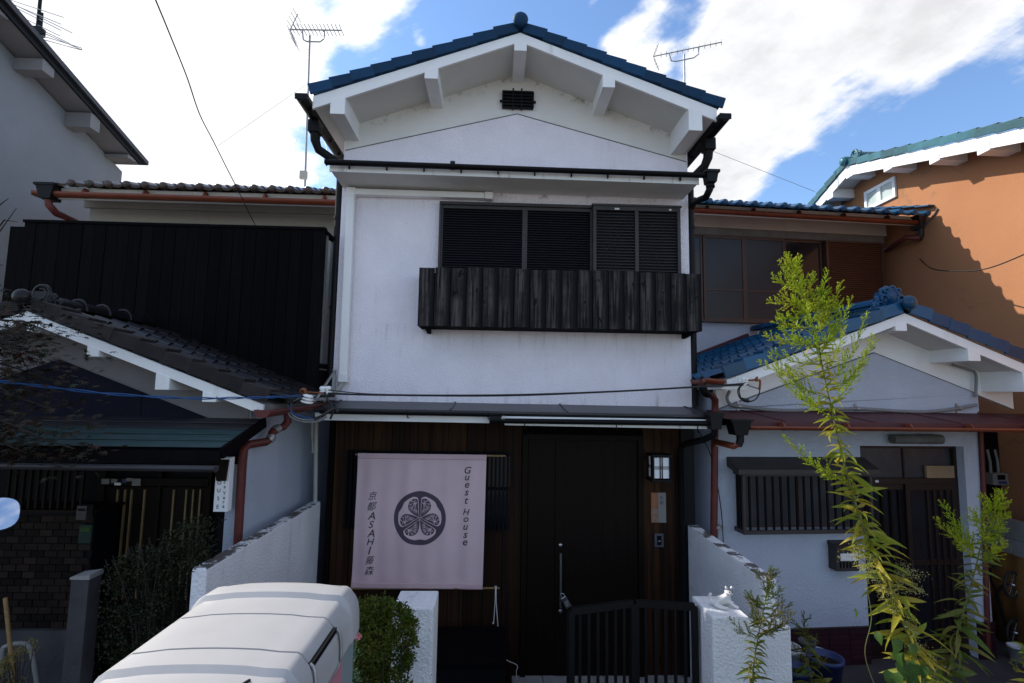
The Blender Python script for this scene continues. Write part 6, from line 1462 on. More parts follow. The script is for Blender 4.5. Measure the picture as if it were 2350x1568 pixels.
# VHF antenna at the far left
db = 7.0
t = thing('tv_antenna', 'old television antenna with long rods above the grey house roof', 'antenna', at(84, 95, db))
m0, m1 = at(82, 110, db), at(96, -40, db)
b = MB(); b.tube([m0, m1], .022, 8); b.tube([at(92, 92, db), at(97, 30, db)], .016, 6); b.build('mast', 'blackpipe', t)
b = MB(); c = at(86, 74, db); b.box(c.x - .07, c.x + .07, db - .05, db + .05, c.z - .05, c.z + .06); b.build('terminal_box', 'black', t)
for (ua, va, ub, vb) in ((8, -5, 145, 40), (-20, -10, 140, 56), (10, 0, 166, 76), (30, 15, 140, 70), (30, 30, 138, 83), (45, 45, 160, 100), (45, 52, 186, 114), (115, 128, 152, 142)):
    b = MB(); b.tube([at(ua, va, db + .15), at(ub, vb, db - .15)], .006, 5); b.build('element', 'galv', t)
b = MB(); b.tube([at(88, 80, db), at(186, 110, db - .15), at(188, 113, db - .15), at(186, 115, db - .15), at(88, 88, db)], .006, 5); b.build('element', 'galv', t)

# ================================================================ FITTINGS OF THE NEIGHBOURS
SG = thing('sign', 'narrow white upright sign with black letters left of the red downpipe', 'sign', at(506, 1175, 3.78))
a, c = at(491, 1050, 3.76), at(521, 1175, 3.76)
b = MB(); b.box(c.x - .096, c.x, 3.76, 3.82, c.z, a.z); b.build('sign_panel', 'shade', SG, .003)
xs1, xs2 = c.x - .066, c.x - .027
h = .025
zz = [at(0 + 506, 1118 - 8, 3.76).z, at(506, 1133, 3.76).z, at(506, 1147, 3.76).z, at(506, 1163, 3.76).z]
def sgn(l): return glyph_wall(l, 3.7588, 'lettering', 'lattice', SG)
sgn([(ch, xs1, at(500, v, 3.76).z, .026) for ch, v in zip('OUSE', (1108, 1126, 1144, 1163))] + [(ch, xs2, at(514, v, 3.76).z, hh) for ch, v, hh in zip('raYura', (1108, 1118, 1132, 1143, 1153, 1163), (.016, .017, .024, .017, .016, .017))])
b = MB(); c1 = at(507, 1104, 3.74); c0 = at(507, 1062, 3.74); b.prism([(c0.x - .05, 3.735, c0.z + .02), (c0.x + .05, 3.735, c0.z + .02), (c1.x + .03, 3.735, c1.z), (c1.x - .03, 3.735, c1.z)], (0, .02, 0)); tag(b.build('cover', 'door'), 'dark cloth cover hanging over the top of the white sign', 'cover')
for i, (u, v, ww, hh, m_) in enumerate(((242, 1105, .06, .04, 'papr'), (262, 1104, .045, .03, 'papr'), (270, 1111, .05, .02, 'whitepot'), (285, 1104, .03, .03, 'bluepot'), (297, 1101, .05, .025, 'papr'), (313, 1107, .065, .055, 'papr'))):
    c = at(u, v, YD - .0605); b = MB(); b.box(c.x - ww / 2, c.x + ww / 2, YD - .062, YD - .0603, c.z - hh / 2, c.z + hh / 2)
    link('sticker', b.mesh('sticker', {'papr': 'plaqgrey', 'whitepot': 'papr'}.get(m_, m_)), LH)
c = at(196, 1226, 3.93); t = thing('wall_plate', 'small dark green plate on the tiled wall of the left house', 'plate', c)
b = MB(); b.box(c.x - .045, c.x + .045, 3.925, 3.945, c.z - .065, c.z + .065); b.build('panel', 'greenplate', t, .003)
b = MB(); b.box(c.x - .035, c.x + .035, 3.9225, 3.9248, c.z + .02, c.z + .05); b.build('plate_band', 'vine', t)
c = at(199, 1174, 3.93); t = thing('letter_box', 'small dark letter box on the tiled wall above the green plate', 'letter box', c)
b = MB(); b.box(c.x - .035, c.x + .035, 3.88, 3.945, c.z - .05, c.z + .05); b.build('case', 'frame', t, .004)
b = MB(); b.box(c.x - .025, c.x + .025, 3.877, 3.8798, c.z + .015, c.z + .03); b.build('slot', 'lattice', t)
c = at(200, 1316, 3.2); t = thing('gate_post', 'low dark gate post with a pale cap in front of the tiled wall', 'post', (c.x, 3.2, 0))
b = MB(); b.box(c.x - .05, c.x + .05, 3.15, 3.25, 0, c.z - .02); b.build('shaft', 'concrete', t, .004)
b = MB(); b.prism([(c.x - .055, 3.145, c.z - .019), (c.x + .055, 3.145, c.z - .019), (c.x + .055, 3.145, c.z + .01), (c.x - .055, 3.145, c.z - .005)], (0, .11, 0)); b.build('cap', 'block', t, .003)
# broom and folded handcart frame at the lower left
p0, p1 = at(12, 1372, 3.3), at(22, 1470, 3.3)
t = thing('broom', 'yellow handled broom leaning at the lower left beside the tiled wall', 'broom', (p1.x, 3.3, .1))
d = (p1 - p0).normalized(); q = p1 + d * .55
b = MB(); b.tube([p0, q], .011, 8); b.build('handle', 'bamboo', t)
b = MB(); b.prism([q + V((-.04, -.02, 0)), q + V((.04, -.02, 0)), q + V((.1, -.02, -.28)), q + V((-.1, -.02, -.28))], (0, .04, 0)); b.build('brush_head', 'brass', t)
t = thing('cart_frame', 'curved grey tube frame of a handcart behind the broom', 'cart', at(40, 1560, 3.4))
b = MB(); b.tube(smooth([at(0, 1600, 3.4), at(6, 1500, 3.4), at(14, 1484, 3.4), at(40, 1477, 3.4), at(66, 1482, 3.4), at(78, 1520, 3.4), at(90, 1600, 3.4)]), .014, 8); b.build('tube_handle', 'greywire', t)
for uu in (5, 85): b = MB(); q = at(uu, 1640, 3.4); b.lathe([(.03, -.015), (.07, -.02), (.075, 0), (.07, .02), (.03, .015), (.03, -.015)], (q.x, 3.4, q.z), (1, 0, 0), 16); b.build('wheel', 'rubber', t)
# right house fittings
MBX = thing('mailbox', 'dark metal mailbox with a white label left of the brown sliding door', 'mailbox', MM=F.M)
a, c = R(1920, 1250, -.12), R(1974, 1312, -.12)
b = MB(); b.box(a.x, c.x, -.11, -.001, c.z, a.z - .03); b.build('case', 'frame', MBX, .004)
b = MB(); b.prism([(a.x - .006, -.13, a.z - .055), (a.x - .006, -.13, a.z - .035), (a.x - .006, -.08, a.z - .005), (a.x - .006, -.001, a.z + .01), (a.x - .006, -.001, a.z - .029), (a.x - .006, -.112, a.z - .029)], (c.x - a.x + .012, 0, 0)); b.build('hood', 'frame', MBX, .002)
b = MB(); b.box(a.x + .04, c.x - .01, -.1135, -.1105, a.z - .15, a.z - .085); b.build('label', 'papr', MBX)
for k in range(5): b = MB(); b.box(a.x + .03 + k * .033, a.x + .045 + k * .033, -.1135, -.1105, c.z + .03, a.z - .16); b.build('slot', 'lattice', MBX)
PL = thing('porch_lamp', 'long grey porch lamp under the burgundy canopy of the right house', 'lamp', MM=F.M)
a, c = R(2047, 996, -.06), R(2160, 1020, -.06); zc_ = (a.z + c.z) / 2
b = MB(); b.tube([(a.x, -.06, zc_), ((a.x + c.x) / 2 + .02, -.06, zc_)], .045, 14); b.build('diffuser', 'mortar', PL)
b = MB(); b.tube([((a.x + c.x) / 2 + .022, -.06, zc_), (c.x, -.06, zc_)], .047, 14); b.build('diffuser', 'mortar', PL)
b = MB(); b.box(a.x + .05, c.x - .05, -.03, -.0005, zc_ - .03, zc_ + .03); b.build('mounting_plate', 'frame', PL)
# passage to the right
GM = thing('gas_meter', 'beige gas meter with two pipes in the passage beside the right house', 'meter', MM=F.M)
ym2 = .5; a, c = R(2279, 1087, ym2), R(2317, 1114, ym2)
b = MB(); b.box(a.x, c.x, ym2, ym2 + .13, c.z, a.z); b.build('case', 'plaqgrey', GM, .012)
b = MB(); b.box(a.x + .05, c.x - .05, ym2 - .004, ym2 - .0005, c.z + .06, a.z - .015); b.build('dial_window', 'lattice', GM)
b = MB(); b.box(a.x + .06, c.x - .03, ym2 - .003, ym2 - .0004, c.z + .015, c.z + .045); b.build('label', 'bluepot', GM)
for xx in (a.x + .04, c.x - .06): b = MB(); b.tube([(xx, ym2 + .06, a.z), (xx, ym2 + .06, a.z + .12), (xx + .02, ym2 + .1, a.z + .25)], .014, 8); b.build('pipe', 'greywire', GM)
b = MB(); b.box(a.x - .06, c.x + .06, ym2 + .14, ym2 + .16, .24, a.z + .5); b.build('backboard', 'lattice', GM)
xbk = atx(2290, 1180, 5.35).x
BWT = thing('block_wall', 'grey concrete block wall along the passage at the right edge', 'wall', (5.4, 5, .23))
ztop_ = atx(2300, 1190, 5.40).z; b = MB(); b.box(5.41, 5.52, 3.2, 6.6, .235, ztop_ - .006); b.build('wall_core', 'mortar', BWT)
me = MB().box(0, .105, 0, .388, 0, .186).mesh('block', 'block', .004); nr = int((ztop_ - .235) / .19)
for r in range(nr + 1):
    for k in range(9):
        y0_ = 3.2 + k * .392 - (.196 if r % 2 else 0)
        if r < nr + 1: link('block', me, BWT, Matrix.Translation((5.40, y0_, ztop_ - .19 * (r + 1) + .004)))
CS = thing('corrugated_sheet', 'amber corrugated plastic sheet leaning on the block wall at the right edge', 'sheet', (5.36, 5, .24))
b = MB(); k = 60; vs = []
for i in range(k + 1):
    y = 3.3 + i * .05; o_ = .012 * math.sin(i * 1.57)
    for zz, xx in ((.24, 5.30), (atx(2300, 1262, 5.36).z - .02, 5.375)): vs.append((xx + o_, y, zz))
b.add(vs, [(2 * i, 2 * i + 1, 2 * i + 3, 2 * i + 2) for i in range(k)], True); o = b.build('panel', 'corr', CS); md = o.modifiers.new('t', 'SOLIDIFY'); md.thickness = .004
BC = thing('folded_bicycle', 'folded small wheeled bicycle standing in the passage by the amber sheet', 'bicycle', (5.0, 5.2, .24))
yb3 = 5.25
def bw(u, v):
    c = at(u, v, yb3); r = .125
    n_ = V((.35, -1, 0)).normalized(); b = MB(); ring = n_.cross(V((0, 0, 1))).normalized()
    b.tube([c + (ring * math.cos(t) + V((0, 0, 1)) * math.sin(t)) * r for t in [i * 2 * math.pi / 28 for i in range(29)]], .013, 8, False); wo = b.build('wheel', 'rubber', BC)
    b = MB(); b.tube([c + (ring * math.cos(t) + V((0, 0, 1)) * math.sin(t)) * (r - .018) for t in [i * 2 * math.pi / 28 for i in range(29)]], .006, 6, False)
    for i in range(12): t = i * math.pi / 6; b.tube([c, c + (ring * math.cos(t) + V((0, 0, 1)) * math.sin(t)) * (r - .018)], .0015, 4)
    b.lathe([(0, -.03), (.014, -.03), (.014, .03), (0, .03)], c, n_, 10); b.build('rim', 'steel', wo); return c
c1, c2 = bw(2322, 1342), bw(2328, 1452)
b = MB(); b.tube(smooth([c1 + V((-.03, .03, .0)), c1 + V((-.10, .06, -.1)), (c1 + c2) / 2 + V((-.08, .05, 0)), c2 + V((-.06, .04, .1)), c2 + V((-.03, .03, 0))]), .014, 8); b.tube([c1 + V((-.10, .06, -.1)), c1 + V((-.16, .06, .02)), c1 + V((-.15, .06, .16))], .011, 8); b.build('bicycle_frame', 'black', BC)
b = MB(); b.tube([c1 + V((-.15, .0, .16)), c1 + V((-.15, .16, .17))], .012, 8); b.build('handlebar', 'rubber', BC)
for k, (u, v, rr, m_) in enumerate(((2332, 1500, .06, 'whitepot'),)):
    c = at(u, 1495, 5.05); t = thing('flower_pot', 'small white pot by the wheels of the folded bicycle', 'pot', (c.x, 5.05, .235))
    b = MB(); b.lathe([(0, .236), (.05, .236), (.065, .36), (.07, .36), (.07, .375), (.06, .375), (.05, .25), (0, .25)], (c.x, 5.05, 0), n=18); b.build('pot_body', m_, t)
# pots behind the low wall
def pot(u, v, y, r, h, m_, label, soil=True, rim=.014):
    c = at(u, v, y); t = thing('flower_pot', label, 'pot', (c.x, y, c.z - h))
    z = c.z - h
    b = MB(); b.lathe([(0, 0), (r * .74, 0), (r * .96, h - .03), (r * 1.04, h - .03), (r * 1.06, h), (r * .93, h), (r * .72, .03), (0, .03)], (c.x, y, z), n=24); b.build('pot_body', m_, t)
    if soil: b = MB(); b.lathe([(r * .88, h - .05), (r * .4, h - .035), (0, h - .04)], (c.x, y, z), n=20); b.build('potting_soil', 'soil', t)
    return c
pot(1893, 1506, 4.25, .13, .26, 'bluepot', 'round dark blue flower pot with soil behind the low white wall')
pot(1825, 1531, 4.05, .105, .24, 'bluepot', 'smaller blue flower pot nearest the low white wall')
pot(1806, 1482, 4.35, .10, .25, 'whitepot', 'white rimmed dark planter beside the low white wall end')
pot(1872, 1497, 4.55, .12, .22, 'whitepot', 'white scalloped planter behind the round dark blue pot')
pot(1852, 1470, 4.6, .065, .2, 'intercom', 'small dark grey planter farthest back against the burgundy tiles')
# ================================================================ PLANTS
def leafmesh(name, L, w, droop, m, fold=.25, seg=5, twist=0.0):
    b = MB(); vs = []; fs = []
    for i in range(seg + 1):
        t = i / seg; ww = w * (math.sin(math.pi * min(1, t * .93 + .07)) ** .75) * (1 - .35 * t) if i < seg else 0.0005
        y = L * t; z = .12 * L * t - droop * L * t * t; tw = twist * t
        for s in (-1, 0, 1):
            x = s * ww / 2; zz = z + abs(s) * ww * fold
            vs.append((x * math.cos(tw), y, zz + x * math.sin(tw)))
    for i in range(seg):
        for c in range(2): a = i * 3 + c; fs.append((a, a + 1, a + 4, a + 3))
    return b.add(vs, fs, True).mesh(name, m)
def leaf_at(me, parent, p, d, roll=0.0, s=1.0, name='leaf'):
    ey = V(d).normalized(); ex = ey.cross(V((0, 0, 1)))
    ex = ex.normalized() if ex.length > 1e-4 else V((1, 0, 0)); ez = ex.cross(ey)
    q = Quaternion(ey, roll); ex, ez = q @ ex, q @ ez
    return link(name, me, parent, basis(p, ex * s, ey * s, ez * s))
def plume(parent, p0, p1, m, dens=1.0, sag=.22, rb=.0022, size=1.0, seed=0, name='flower_branch'):
    """a feathery side branch: an arched twig with short sprigs, each set with tiny buds"""
    r_ = random.Random(seed); p0, p1 = V(p0), V(p1); L = (p1 - p0).length; d = (p1 - p0) / L
    out_ = V((d.x, d.y, 0)); n = 14
    pts = [p0 + (p1 - p0) * t + V((0, 0, -1)) * (sag * L * (math.sin(math.pi * t)) * .55) for t in [i / n for i in range(n + 1)]]
    b = MB(); b.tube(pts, [rb * (1 - .75 * i / n) for i in range(n + 1)], 5)
    ns = int(max(6, L / .0105 * dens))
    for k in range(ns):
        t = .18 + .82 * k / ns; i = min(int(t * n), n - 1); c = pts[i].lerp(pts[i + 1], t * n - i); tg = (pts[i + 1] - pts[i]).normalized()
        sd = tg.cross(V((r_.uniform(-1, 1), r_.uniform(-1, 1), r_.uniform(-1, 1)))).normalized()
        dr = (tg * r_.uniform(.7, 1.2) + sd * .9 + V((0, 0, .25))).normalized(); sl_ = (.018 + .050 * (1 - t) ** .7 * min(1, L / .16)) * r_.uniform(.6, 1.15) * size
        q = c + dr * sl_ + V((0, 0, .12 * sl_)); b.tube([c, c.lerp(q, .5) + sd * .001, q], [.0013, .001, .0007], 4, False)
        for j in range(int(4 + sl_ / .0038)):
            e = c.lerp(q, .2 + .8 * r_.random()); o_ = V((r_.uniform(-1, 1), r_.uniform(-1, 1), r_.uniform(-.4, 1))).normalized(); a = (dr * .8 + o_).normalized() * r_.uniform(.005, .0095) * size; s_ = a.cross(V((r_.uniform(-1, 1), r_.uniform(-1, 1), 1))).normalized() * .0021 * size
            b.add([e - s_ * .3, e + a * .5 - s_, e + a, e + a * .5 + s_], [(0, 1, 2, 3)])
    # small leaves along the lower half
    for k in range(int(5 * L / .15)):
        t = .04 + .6 * r_.random(); i = min(int(t * n), n - 1); c = pts[i]; tg = (pts[i + 1] - pts[i]).normalized()
        sd = tg.cross(V((r_.uniform(-1, 1), r_.uniform(-1, 1), r_.uniform(-1, 1)))).normalized(); a = (tg * .6 + sd + V((0, 0, .2))).normalized() * r_.uniform(.018, .036) * size; s_ = a.cross(tg).normalized() * .0045
        b.add([c, c + a * .45 - s_, c + a - V((0, 0, .004)), c + a * .45 + s_], [(0, 1, 2, 3)])
    return b.build(name, m, parent)
def goldenrod(label, pix, y, branches, leaves, Lr, mleaf, mpl, seed, group, rad=.0075, topn=14, plsize=1.0, dens=1.0):
    r_ = random.Random(seed)
    P = smooth([at(u, v, y + dy) for u, v, dy in pix], 6)
    foot = V((P[0].x + .02, P[0].y, 0.0)); P = [foot, foot.lerp(P[0], .5)] + P
    t = thing('goldenrod', label, 'plant', foot, group)
    n = len(P); b = MB(); b.tube(P, [rad * (1 - .8 * i / (n - 1)) for i in range(n)], 7); b.build('stem', 'gstem', t)
    def on(v):   # stem point at image row v
        best = min(range(2, n), key=lambda i: abs(proj_v(P[i]) - v)); return P[best], (P[min(best + 1, n - 1)] - P[best - 1]).normalized()
    for k, (v, tu, tv, dy) in enumerate(branches):
        p, tg = on(v); plume(t, p, at(tu, tv, y + dy), M[mpl], dens=dens, seed=seed * 100 + k, size=plsize)
    # leading shoot
    vt = proj_v(P[-1]); p, tg = on(vt + 75); plume(t, p, P[-1], M[mpl], sag=0, dens=1.5 * dens, seed=seed + 991, size=plsize)
    for k in range(topn):
        v = vt + 20 + k * 150 / topn; p, tg = on(v); a = k * 2.4; L = (.05 + .08 * k / topn) * plsize
        plume(t, p, p + V((math.cos(a), math.sin(a) * .7, .55 + .2 * r_.random())) * L, M[mpl], dens=dens, seed=seed * 77 + k, size=plsize)
    me = [leafmesh('leaf', 1.0, .22, dr, M[mleaf], .3, 6, tw) for dr, tw in ((.25, .2), (.5, -.3), (.75, .5), (.38, -.6))]
    v0, v1, cnt = leaves
    for k in range(cnt):
        f = k / cnt; v = v0 + (v1 - v0) * f; p, tg = on(v + r_.uniform(-3, 3)); a = k * 2.39996 + r_.uniform(-.3, .3)
        d = V((math.cos(a), math.sin(a), r_.uniform(-.35, .75) - (.30 * f)))
        L = (Lr[0] + (Lr[1] - Lr[0]) * min(1, f * 1.6)) * r_.uniform(.7, 1.15)
        leaf_at(r_.choice(me), t, p, d, r_.uniform(-1.25, 1.25), L * r_.choice((.7, .9, 1, 1.1)))
    return t
def proj_v(p):
    c = RC.transposed() @ (p - EYE); return 784 - FPX * c.y / -c.z
GG = 'goldenrods growing along the front edge'
main_pix = [(2138, 1690, 0), (2118, 1568, 0), (2095, 1490, 0), (2062, 1400, 0), (2030, 1320, 0), (1992, 1240, 0), (1962, 1150, .0), (1936, 1060, 0), (1913, 960, 0), (1893, 870, 0), (1877, 790, 0), (1860, 730, 0), (1842, 680, 0), (1822, 630, 0), (1806, 584, 0)]
br = [(655, 1772, 636, -.03), (690, 1763, 690, .02), (700, 1862, 634, .03), (720, 1783, 724, -.05), (735, 1900, 618, .02), (745, 1775, 738, .06), (770, 1932, 648, -.03), (775, 1757, 770, 0), (790, 1791, 752, -.08), (800, 1955, 683, .02),
      (815, 1930, 690, -.07), (830, 1769, 806, .04), (850, 1742, 831, -.02), (860, 1938, 750, .06), (880, 1993, 716, 0), (905, 2013, 776, -.03), (910, 1765, 818, .08), (935, 2003, 768, .07), (940, 1780, 850, -.10), (1110, 1802, 1000, -.03), (700, 1826, 600, .05), (760, 1905, 690, .10), (830, 1850, 700, -.12), (960, 1800, 838, .05)]
goldenrod('tallest goldenrod with sunlit yellow green plume rising past the brown upstairs windows', main_pix, 2.68, br, (790, 1640, 295), (.085, .150), 'gleaf', 'plume', 3, GG, .0085, 14, 1.2, 1.25)
goldenrod('slender goldenrod in front of the right edge of the brown sliding door', [(2160, 1690, 0), (2172, 1568, 0), (2190, 1480, 0), (2212, 1400, 0), (2235, 1320, 0), (2252, 1250, 0), (2270, 1190, 0), (2291, 1128, 0)], 2.9,
          [(1190, 2250, 1140, .0), (1220, 2312, 1178, .0), (1240, 2300, 1215, -.04), (1250, 2158, 1150, 0), (1265, 2143, 1190, .03), (1275, 2190, 1235, -.03), (1280, 2308, 1240, .04), (1210, 2225, 1165, .06), (1200, 2310, 1150, -.03)], (1205, 1640, 130), (.07, .16), 'gdark', 'plume', 11, GG, .007, 12, 1.25, 1.1)
goldenrod('short dark weed beside the cat pillar in front of the low wall', [(1722, 1690, 0), (1727, 1560, 0), (1735, 1490, 0), (1748, 1420, 0), (1760, 1360, 0), (1771, 1308, 0)], 2.95,
          [(1400, 1714, 1364, 0), (1420, 1812, 1384, 0), (1380, 1793, 1350, .03), (1450, 1806, 1428, -.02), (1440, 1722, 1400, .04), (1460, 1822, 1408, .05)], (1360, 1680, 130), (.055, .095), 'gdark', 'gdark', 23, GG, .006, 10, 1.2, 1.3)
goldenrod('smallest weed drooping over the blue flower pots', [(1885, 1640, 0), (1868, 1580, 0), (1856, 1530, 0), (1850, 1470, 0), (1844, 1406, 0)], 3.6,
          [(1450, 1815, 1422, 0), (1470, 1876, 1458, 0), (1490, 1812, 1480, .02)], (1440, 1600, 40), (.07, .15), 'gdark', 'gdark', 31, GG, .006, 7, 1.0)
goldenrod('yellowing leafy weed cut off by the lower right corner', [(2372, 1690, 0), (2362, 1590, 0), (2356, 1530, 0), (2351, 1480, 0)], 2.75, [], (1480, 1680, 40), (.06, .12), 'gleaf', 'gleaf', 41, GG, .006, 3, 1.0)
# flowering vine on the tall goldenrod
t = thing('flowering_vine', 'vine with cream flower clusters and heart leaves twining round the tallest goldenrod', 'vine', at(2100, 1568, 2.64))
b = MB()
vp = smooth([at(u, v, 2.64) for u, v in ((2190, 1640), (2150, 1560), (2110, 1500), (2085, 1440), (2050, 1390), (2010, 1330), (1985, 1290), (1960, 1275))], 5)
b.tube(vp, .0022, 5); vp2 = smooth([at(u, v, 2.6) for u, v in ((2000, 1270), (1990, 1340), (2000, 1420), (1985, 1500), (2010, 1580))], 5); b.tube(vp2, .002, 5)
vp3 = smooth([at(u, v, 2.62) for u, v in ((2040, 1380), (2078, 1310), (2098, 1345))], 5); b.tube(vp3, .002, 5); b.build('stem', 'gstem', t)
b = MB(); r_ = random.Random(5)
for k in range(150):
    src = vp if k < 105 else vp3
    p = r_.choice(src) + V((r_.gauss(0, .026), r_.gauss(0, .02), r_.gauss(0, .024)))
    for j in range(16):
        c = p + V((r_.gauss(0, .011), r_.gauss(0, .011), r_.gauss(0, .010))); a = V((r_.uniform(-1, 1), r_.uniform(-1, 1), r_.uniform(-.2, 1))).normalized() * .0065; s_ = a.cross(V((1, .3, .2))).normalized() * .0024
        b.add([c, c + a * .5 - s_, c + a, c + a * .5 + s_], [(0, 1, 2, 3)])
b.build('blossom_cluster', 'cream_fl', t, stuff=True)
hb = MB(); out_ = [(0, 0), (.28, -.12), (.48, .08), (.42, .45), (0, 1.0), (-.42, .45), (-.48, .08), (-.28, -.12)]
hb.add([(0, .3, 0)] + [(x, y, abs(x) * .55 - y * y * .3) for x, y in out_], [(0, 1 + i, 1 + (i + 1) % 8) for i in range(8)], True); hm = hb.mesh('heart_leaf', 'vine')
for k, (u, v, s_) in enumerate(((2050, 1470, .075), (2078, 1520, .10), (2050, 1545, .085), (2020, 1455, .05), (2100, 1555, .08), (2065, 1500, .06), (2115, 1530, .06), (2030, 1575, .08), (1960, 1400, .04), (2090, 1480, .05))):
    leaf_at(hm, t, at(u, v, 2.6), (r_.uniform(-.4, .4), -.35, -1), r_.uniform(-.5, .5), s_, 'heart_leaf')
# leafy bushes
def foliage(b, ctr, rad, n, size, r_, shell=.55, flat=.0):
    for k in range(n):
        d = V((r_.gauss(0, 1), r_.gauss(0, 1), r_.gauss(0, 1))).normalized(); rr = shell + (1 - shell) * r_.random() ** .6
        p = V(ctr) + V((d.x * rad[0], d.y * rad[1], d.z * rad[2])) * rr
        a = (d * .5 + V((r_.uniform(-1, 1), r_.uniform(-1, 1), r_.uniform(-.3, 1)))).normalized() * size * r_.uniform(.6, 1.25); s_ = a.cross(V((r_.uniform(-1, 1), r_.uniform(-1, 1), r_.uniform(-1, 1)))).normalized() * size * .28
        nn_ = a.cross(s_).normalized() * size * .12
        b.add([p, p + a * .5 - s_ + nn_, p + a, p + a * .5 + s_ + nn_], [(0, 1, 2), (0, 2, 3)])
r_ = random.Random(9)
c = at(880, 1475, 3.02)
BU = thing('boxwood_bush', 'small leafy green bush between the cargo box and the left gate pillar', 'bush', (c.x, 3.02, 0))
b = MB()
for (u, v, ru, n) in ((850, 1410, 36, 700), (905, 1425, 38, 800), (930, 1470, 26, 420), (868, 1470, 46, 900), (900, 1520, 40, 700), (845, 1540, 42, 700), (900, 1590, 50, 800), (835, 1440, 30, 500), (885, 1396, 24, 350), (940, 1432, 16, 160), (930, 1520, 20, 200), (815, 1395, 20, 250)):
    y = 3.02 + r_.uniform(-.09, .05); c = at(u, v, y); k = ru * y / FPX
    foliage(b, c, (k, k * .9, k * .85), n, .021, r_, .35)
for k in range(150):   # loose sprigs round the outline
    a = r_.uniform(0, math.pi * 2); c = at(880 + math.cos(a) * r_.uniform(56, 86), 1470 - math.sin(a) * r_.uniform(72, 108), 3.0 + r_.uniform(-.08, .08)); foliage(b, c, (.014, .014, .026), 11, .018, r_, .1)
b.build('foliage', 'box', BU, stuff=True)
b = MB(); c = at(880, 1475, 3.02)
for k in range(9): a = k * .7; b.tube([(c.x + .02 * math.cos(a), 3.02 + .02 * math.sin(a), 0), (c.x + .08 * math.cos(a), 3.02 + .07 * math.sin(a), .7), (c.x + .15 * math.cos(a), 3.02 + .12 * math.sin(a), 1.25 + .1 * math.sin(k))], [.010, .007, .003], 5)
b.build('stem', 'bark', BU)
PF = thing('pink_flower', 'single pink flower on a pale leafy stem beside the boxwood bush', 'flower', at(806, 1600, 2.78))
c = at(823, 1458, 2.78)
b = MB(); b.tube(smooth([at(806, 1640, 2.78), at(808, 1560, 2.78), at(814, 1500, 2.78), c]), .002, 5)
b.build('stem', 'palegreen', PF)
for k in range(5):
    a = k * 2 * math.pi / 5; b = MB(); dx = V((math.cos(a), -.4, math.sin(a))).normalized(); sd = dx.cross(V((0, -1, 0))).normalized()
    b.add([c, c + dx * .010 - sd * .008, c + dx * .020 - sd * .006 - V((0, .004, 0)), c + dx * .022 - V((0, .004, 0)), c + dx * .020 + sd * .006 - V((0, .004, 0)), c + dx * .010 + sd * .008], [(0, 1, 2, 3, 4, 5)], True); b.build('petal', 'petal', PF)
b = MB()
for u, v in ((812, 1478), (806, 1490), (816, 1500), (806, 1512), (810, 1540), (818, 1552), (804, 1560), (822, 1566), (800, 1530)): foliage(b, at(u, v, 2.78), (.018, .018, .02), 14, .02, r_, .1)
b.build('leaves', 'palegreen', PF, stuff=True)
# left yard: dark shrub, maple, dry plant
SHB = thing('dark_shrub', 'dark straggly shrub in front of the left house entrance', 'shrub', at(360, 1568, 3.25))
b = MB()
for k in range(150):
    t_ = r_.random(); u = 250 + 210 * t_ + r_.gauss(0, 26); v = 1350 - 150 * t_ + r_.uniform(-30, 230) * (1 - .55 * t_)
    v = max(v, 1185 + (480 - u) * .55)
    if u > 440: v = min(v, 1285)
    foliage(b, at(u, v, 3.25 + r_.uniform(-.18, .15)), (.075, .075, .05), 34, .022, r_, .1)
for k in range(60):
    u = 215 + 230 * r_.random(); v = 1380 + 200 * r_.random(); foliage(b, at(u, v, 3.2 + r_.uniform(-.2, .15)), (.07, .07, .06), 30, .02, r_, .1)
b.build('foliage', 'shrub', SHB, stuff=True)
b = MB(); base = at(350, 1640, 3.25)
for k in range(46):
    u, v = 225 + 250 * r_.random(), 1190 + 330 * r_.random(); v = max(v, 1165 + (480 - u) * .5); e = at(u, v, 3.25 + r_.uniform(-.2, .2)); m_ = base.lerp(e, .5) + V((r_.gauss(0, .05), r_.gauss(0, .04), r_.gauss(0, .05))); b.tube(smooth([base + V((r_.gauss(0, .06), r_.gauss(0, .04), -.4)), m_, e], 4), .003, 4)
b.build('branches', 'bark', SHB, stuff=True)
MP = thing('maple_tree', 'japanese maple with dark red and green leaves at the left edge', 'tree', (-3.75, 3.15, 0))
b = MB(); b.tube(smooth([(-3.75, 3.15, 0), (-3.7, 3.15, 1.0), (-3.6, 3.15, 1.9), (-3.5, 3.15, 2.5), (-3.35, 3.15, 3.1)]), [.055 - .0016 * i for i in range(25)], 8); b.build('trunk', 'bark', MP)
b = MB(); ends = []
for u, v, y in ((140, 790, 3.1), (100, 830, 3.0), (60, 870, 3.05), (40, 700, 3.2), (120, 940, 3.0), (90, 1000, 2.95), (170, 1030, 3.0), (30, 980, 3.1), (60, 760, 3.1), (110, 745, 3.2), (20, 900, 2.95), (140, 880, 3.1), (60, 1040, 3.0)):
    e = at(u, v, y); s_ = V((-3.5, 3.15, max(1.7, min(3.0, e.z + .15)))); b.tube(smooth([s_, s_.lerp(e, .5) + V((0, 0, .06)), e], 5), [.012 - .0009 * i for i in range(11)], 5); ends.append((s_, e))
for u0, v0, u1, v1 in ((0, 530, 38, 478), (10, 505, 42, 510), (0, 470, 20, 455)): b.tube([at(u0 - 25, v0 + 30, 3.2), at(u0, v0, 3.2), at(u1, v1, 3.2)], [.006, .004, .0015], 5)
b.build('branches', 'bark', MP, stuff=True)
lm = []
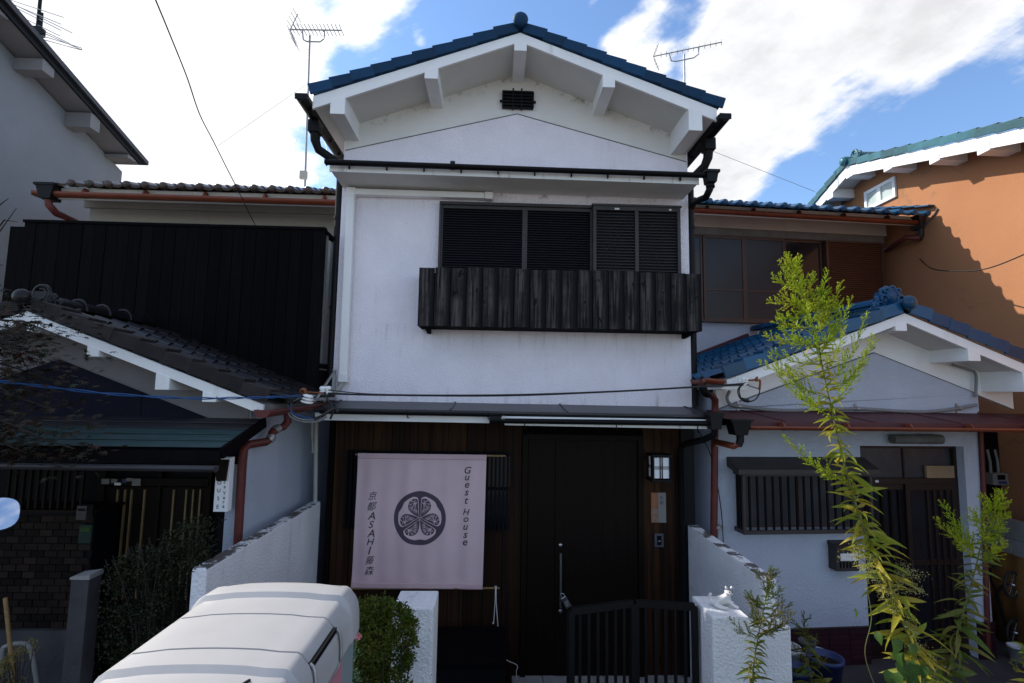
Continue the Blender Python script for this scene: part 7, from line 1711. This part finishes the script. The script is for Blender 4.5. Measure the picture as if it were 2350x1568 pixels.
pts = []
for k in range(7):
    a = math.radians(-120 + 40 * k); L = (.55, .8, .95, 1.0, .95, .8, .55)[k]; pts.append((math.sin(a) * L, math.cos(a) * L, -.12))
    if k < 6: a2 = math.radians(-100 + 40 * k); pts.append((math.sin(a2) * .33, math.cos(a2) * .33, 0))
lf = MB(); lf.add([(0, -.08, 0)] + pts, [(0, i, i + 1) for i in range(1, len(pts))]); lm = lf.mesh('leaf', 'maple')
for k in range(290):
    s_, e = r_.choice(ends); t_ = .45 + .6 * r_.random(); p = s_.lerp(e, t_) + V((r_.gauss(0, .09), r_.gauss(0, .07), r_.gauss(0, .05)))
    leaf_at(lm, MP, p, (r_.uniform(-1, 1), r_.uniform(-1, .2), r_.uniform(-.7, .1)), r_.uniform(-.9, .9), r_.uniform(.028, .045))
mf = MB()
for k in range(1500):
    s_, e = r_.choice(ends); t_ = .35 + .75 * r_.random(); p = s_.lerp(e, t_) + V((r_.gauss(0, .12), r_.gauss(.03, .08), r_.gauss(0, .075)))
    d_ = V((r_.uniform(-1, 1), r_.uniform(-1, .2), r_.uniform(-.7, .1))).normalized(); ex_ = d_.cross(V((0, 0, 1))).normalized(); ez_ = ex_.cross(d_); sc_ = r_.uniform(.024, .04)
    mf.add([p + (ex_ * x + d_ * y + ez_ * z) * sc_ for x, y, z in lf.v], lf.f)
mf.build('foliage', 'maple', MP, stuff=True)
DPl = thing('dry_shrub', 'yellowish dry shrub in the lower left corner', 'shrub', at(40, 1620, 2.9))
b = MB(); bt = MB(); base = at(40, 1680, 2.9)
for k in range(60):
    u, v = r_.uniform(-20, 78), r_.uniform(1475, 1640); v = max(v, 1568 - (u + 40) * .9)
    e = at(u, v, 2.9 + r_.uniform(-.12, .12)); bt.tube([base, base.lerp(e, .6) + V((r_.gauss(0, .02), 0, 0)), e], .0018, 4); foliage(b, e, (.03, .03, .03), 16, .013, r_, .1)
b.build('foliage', 'dryplant', DPl, stuff=True); bt.build('branches', 'bark', DPl, stuff=True)
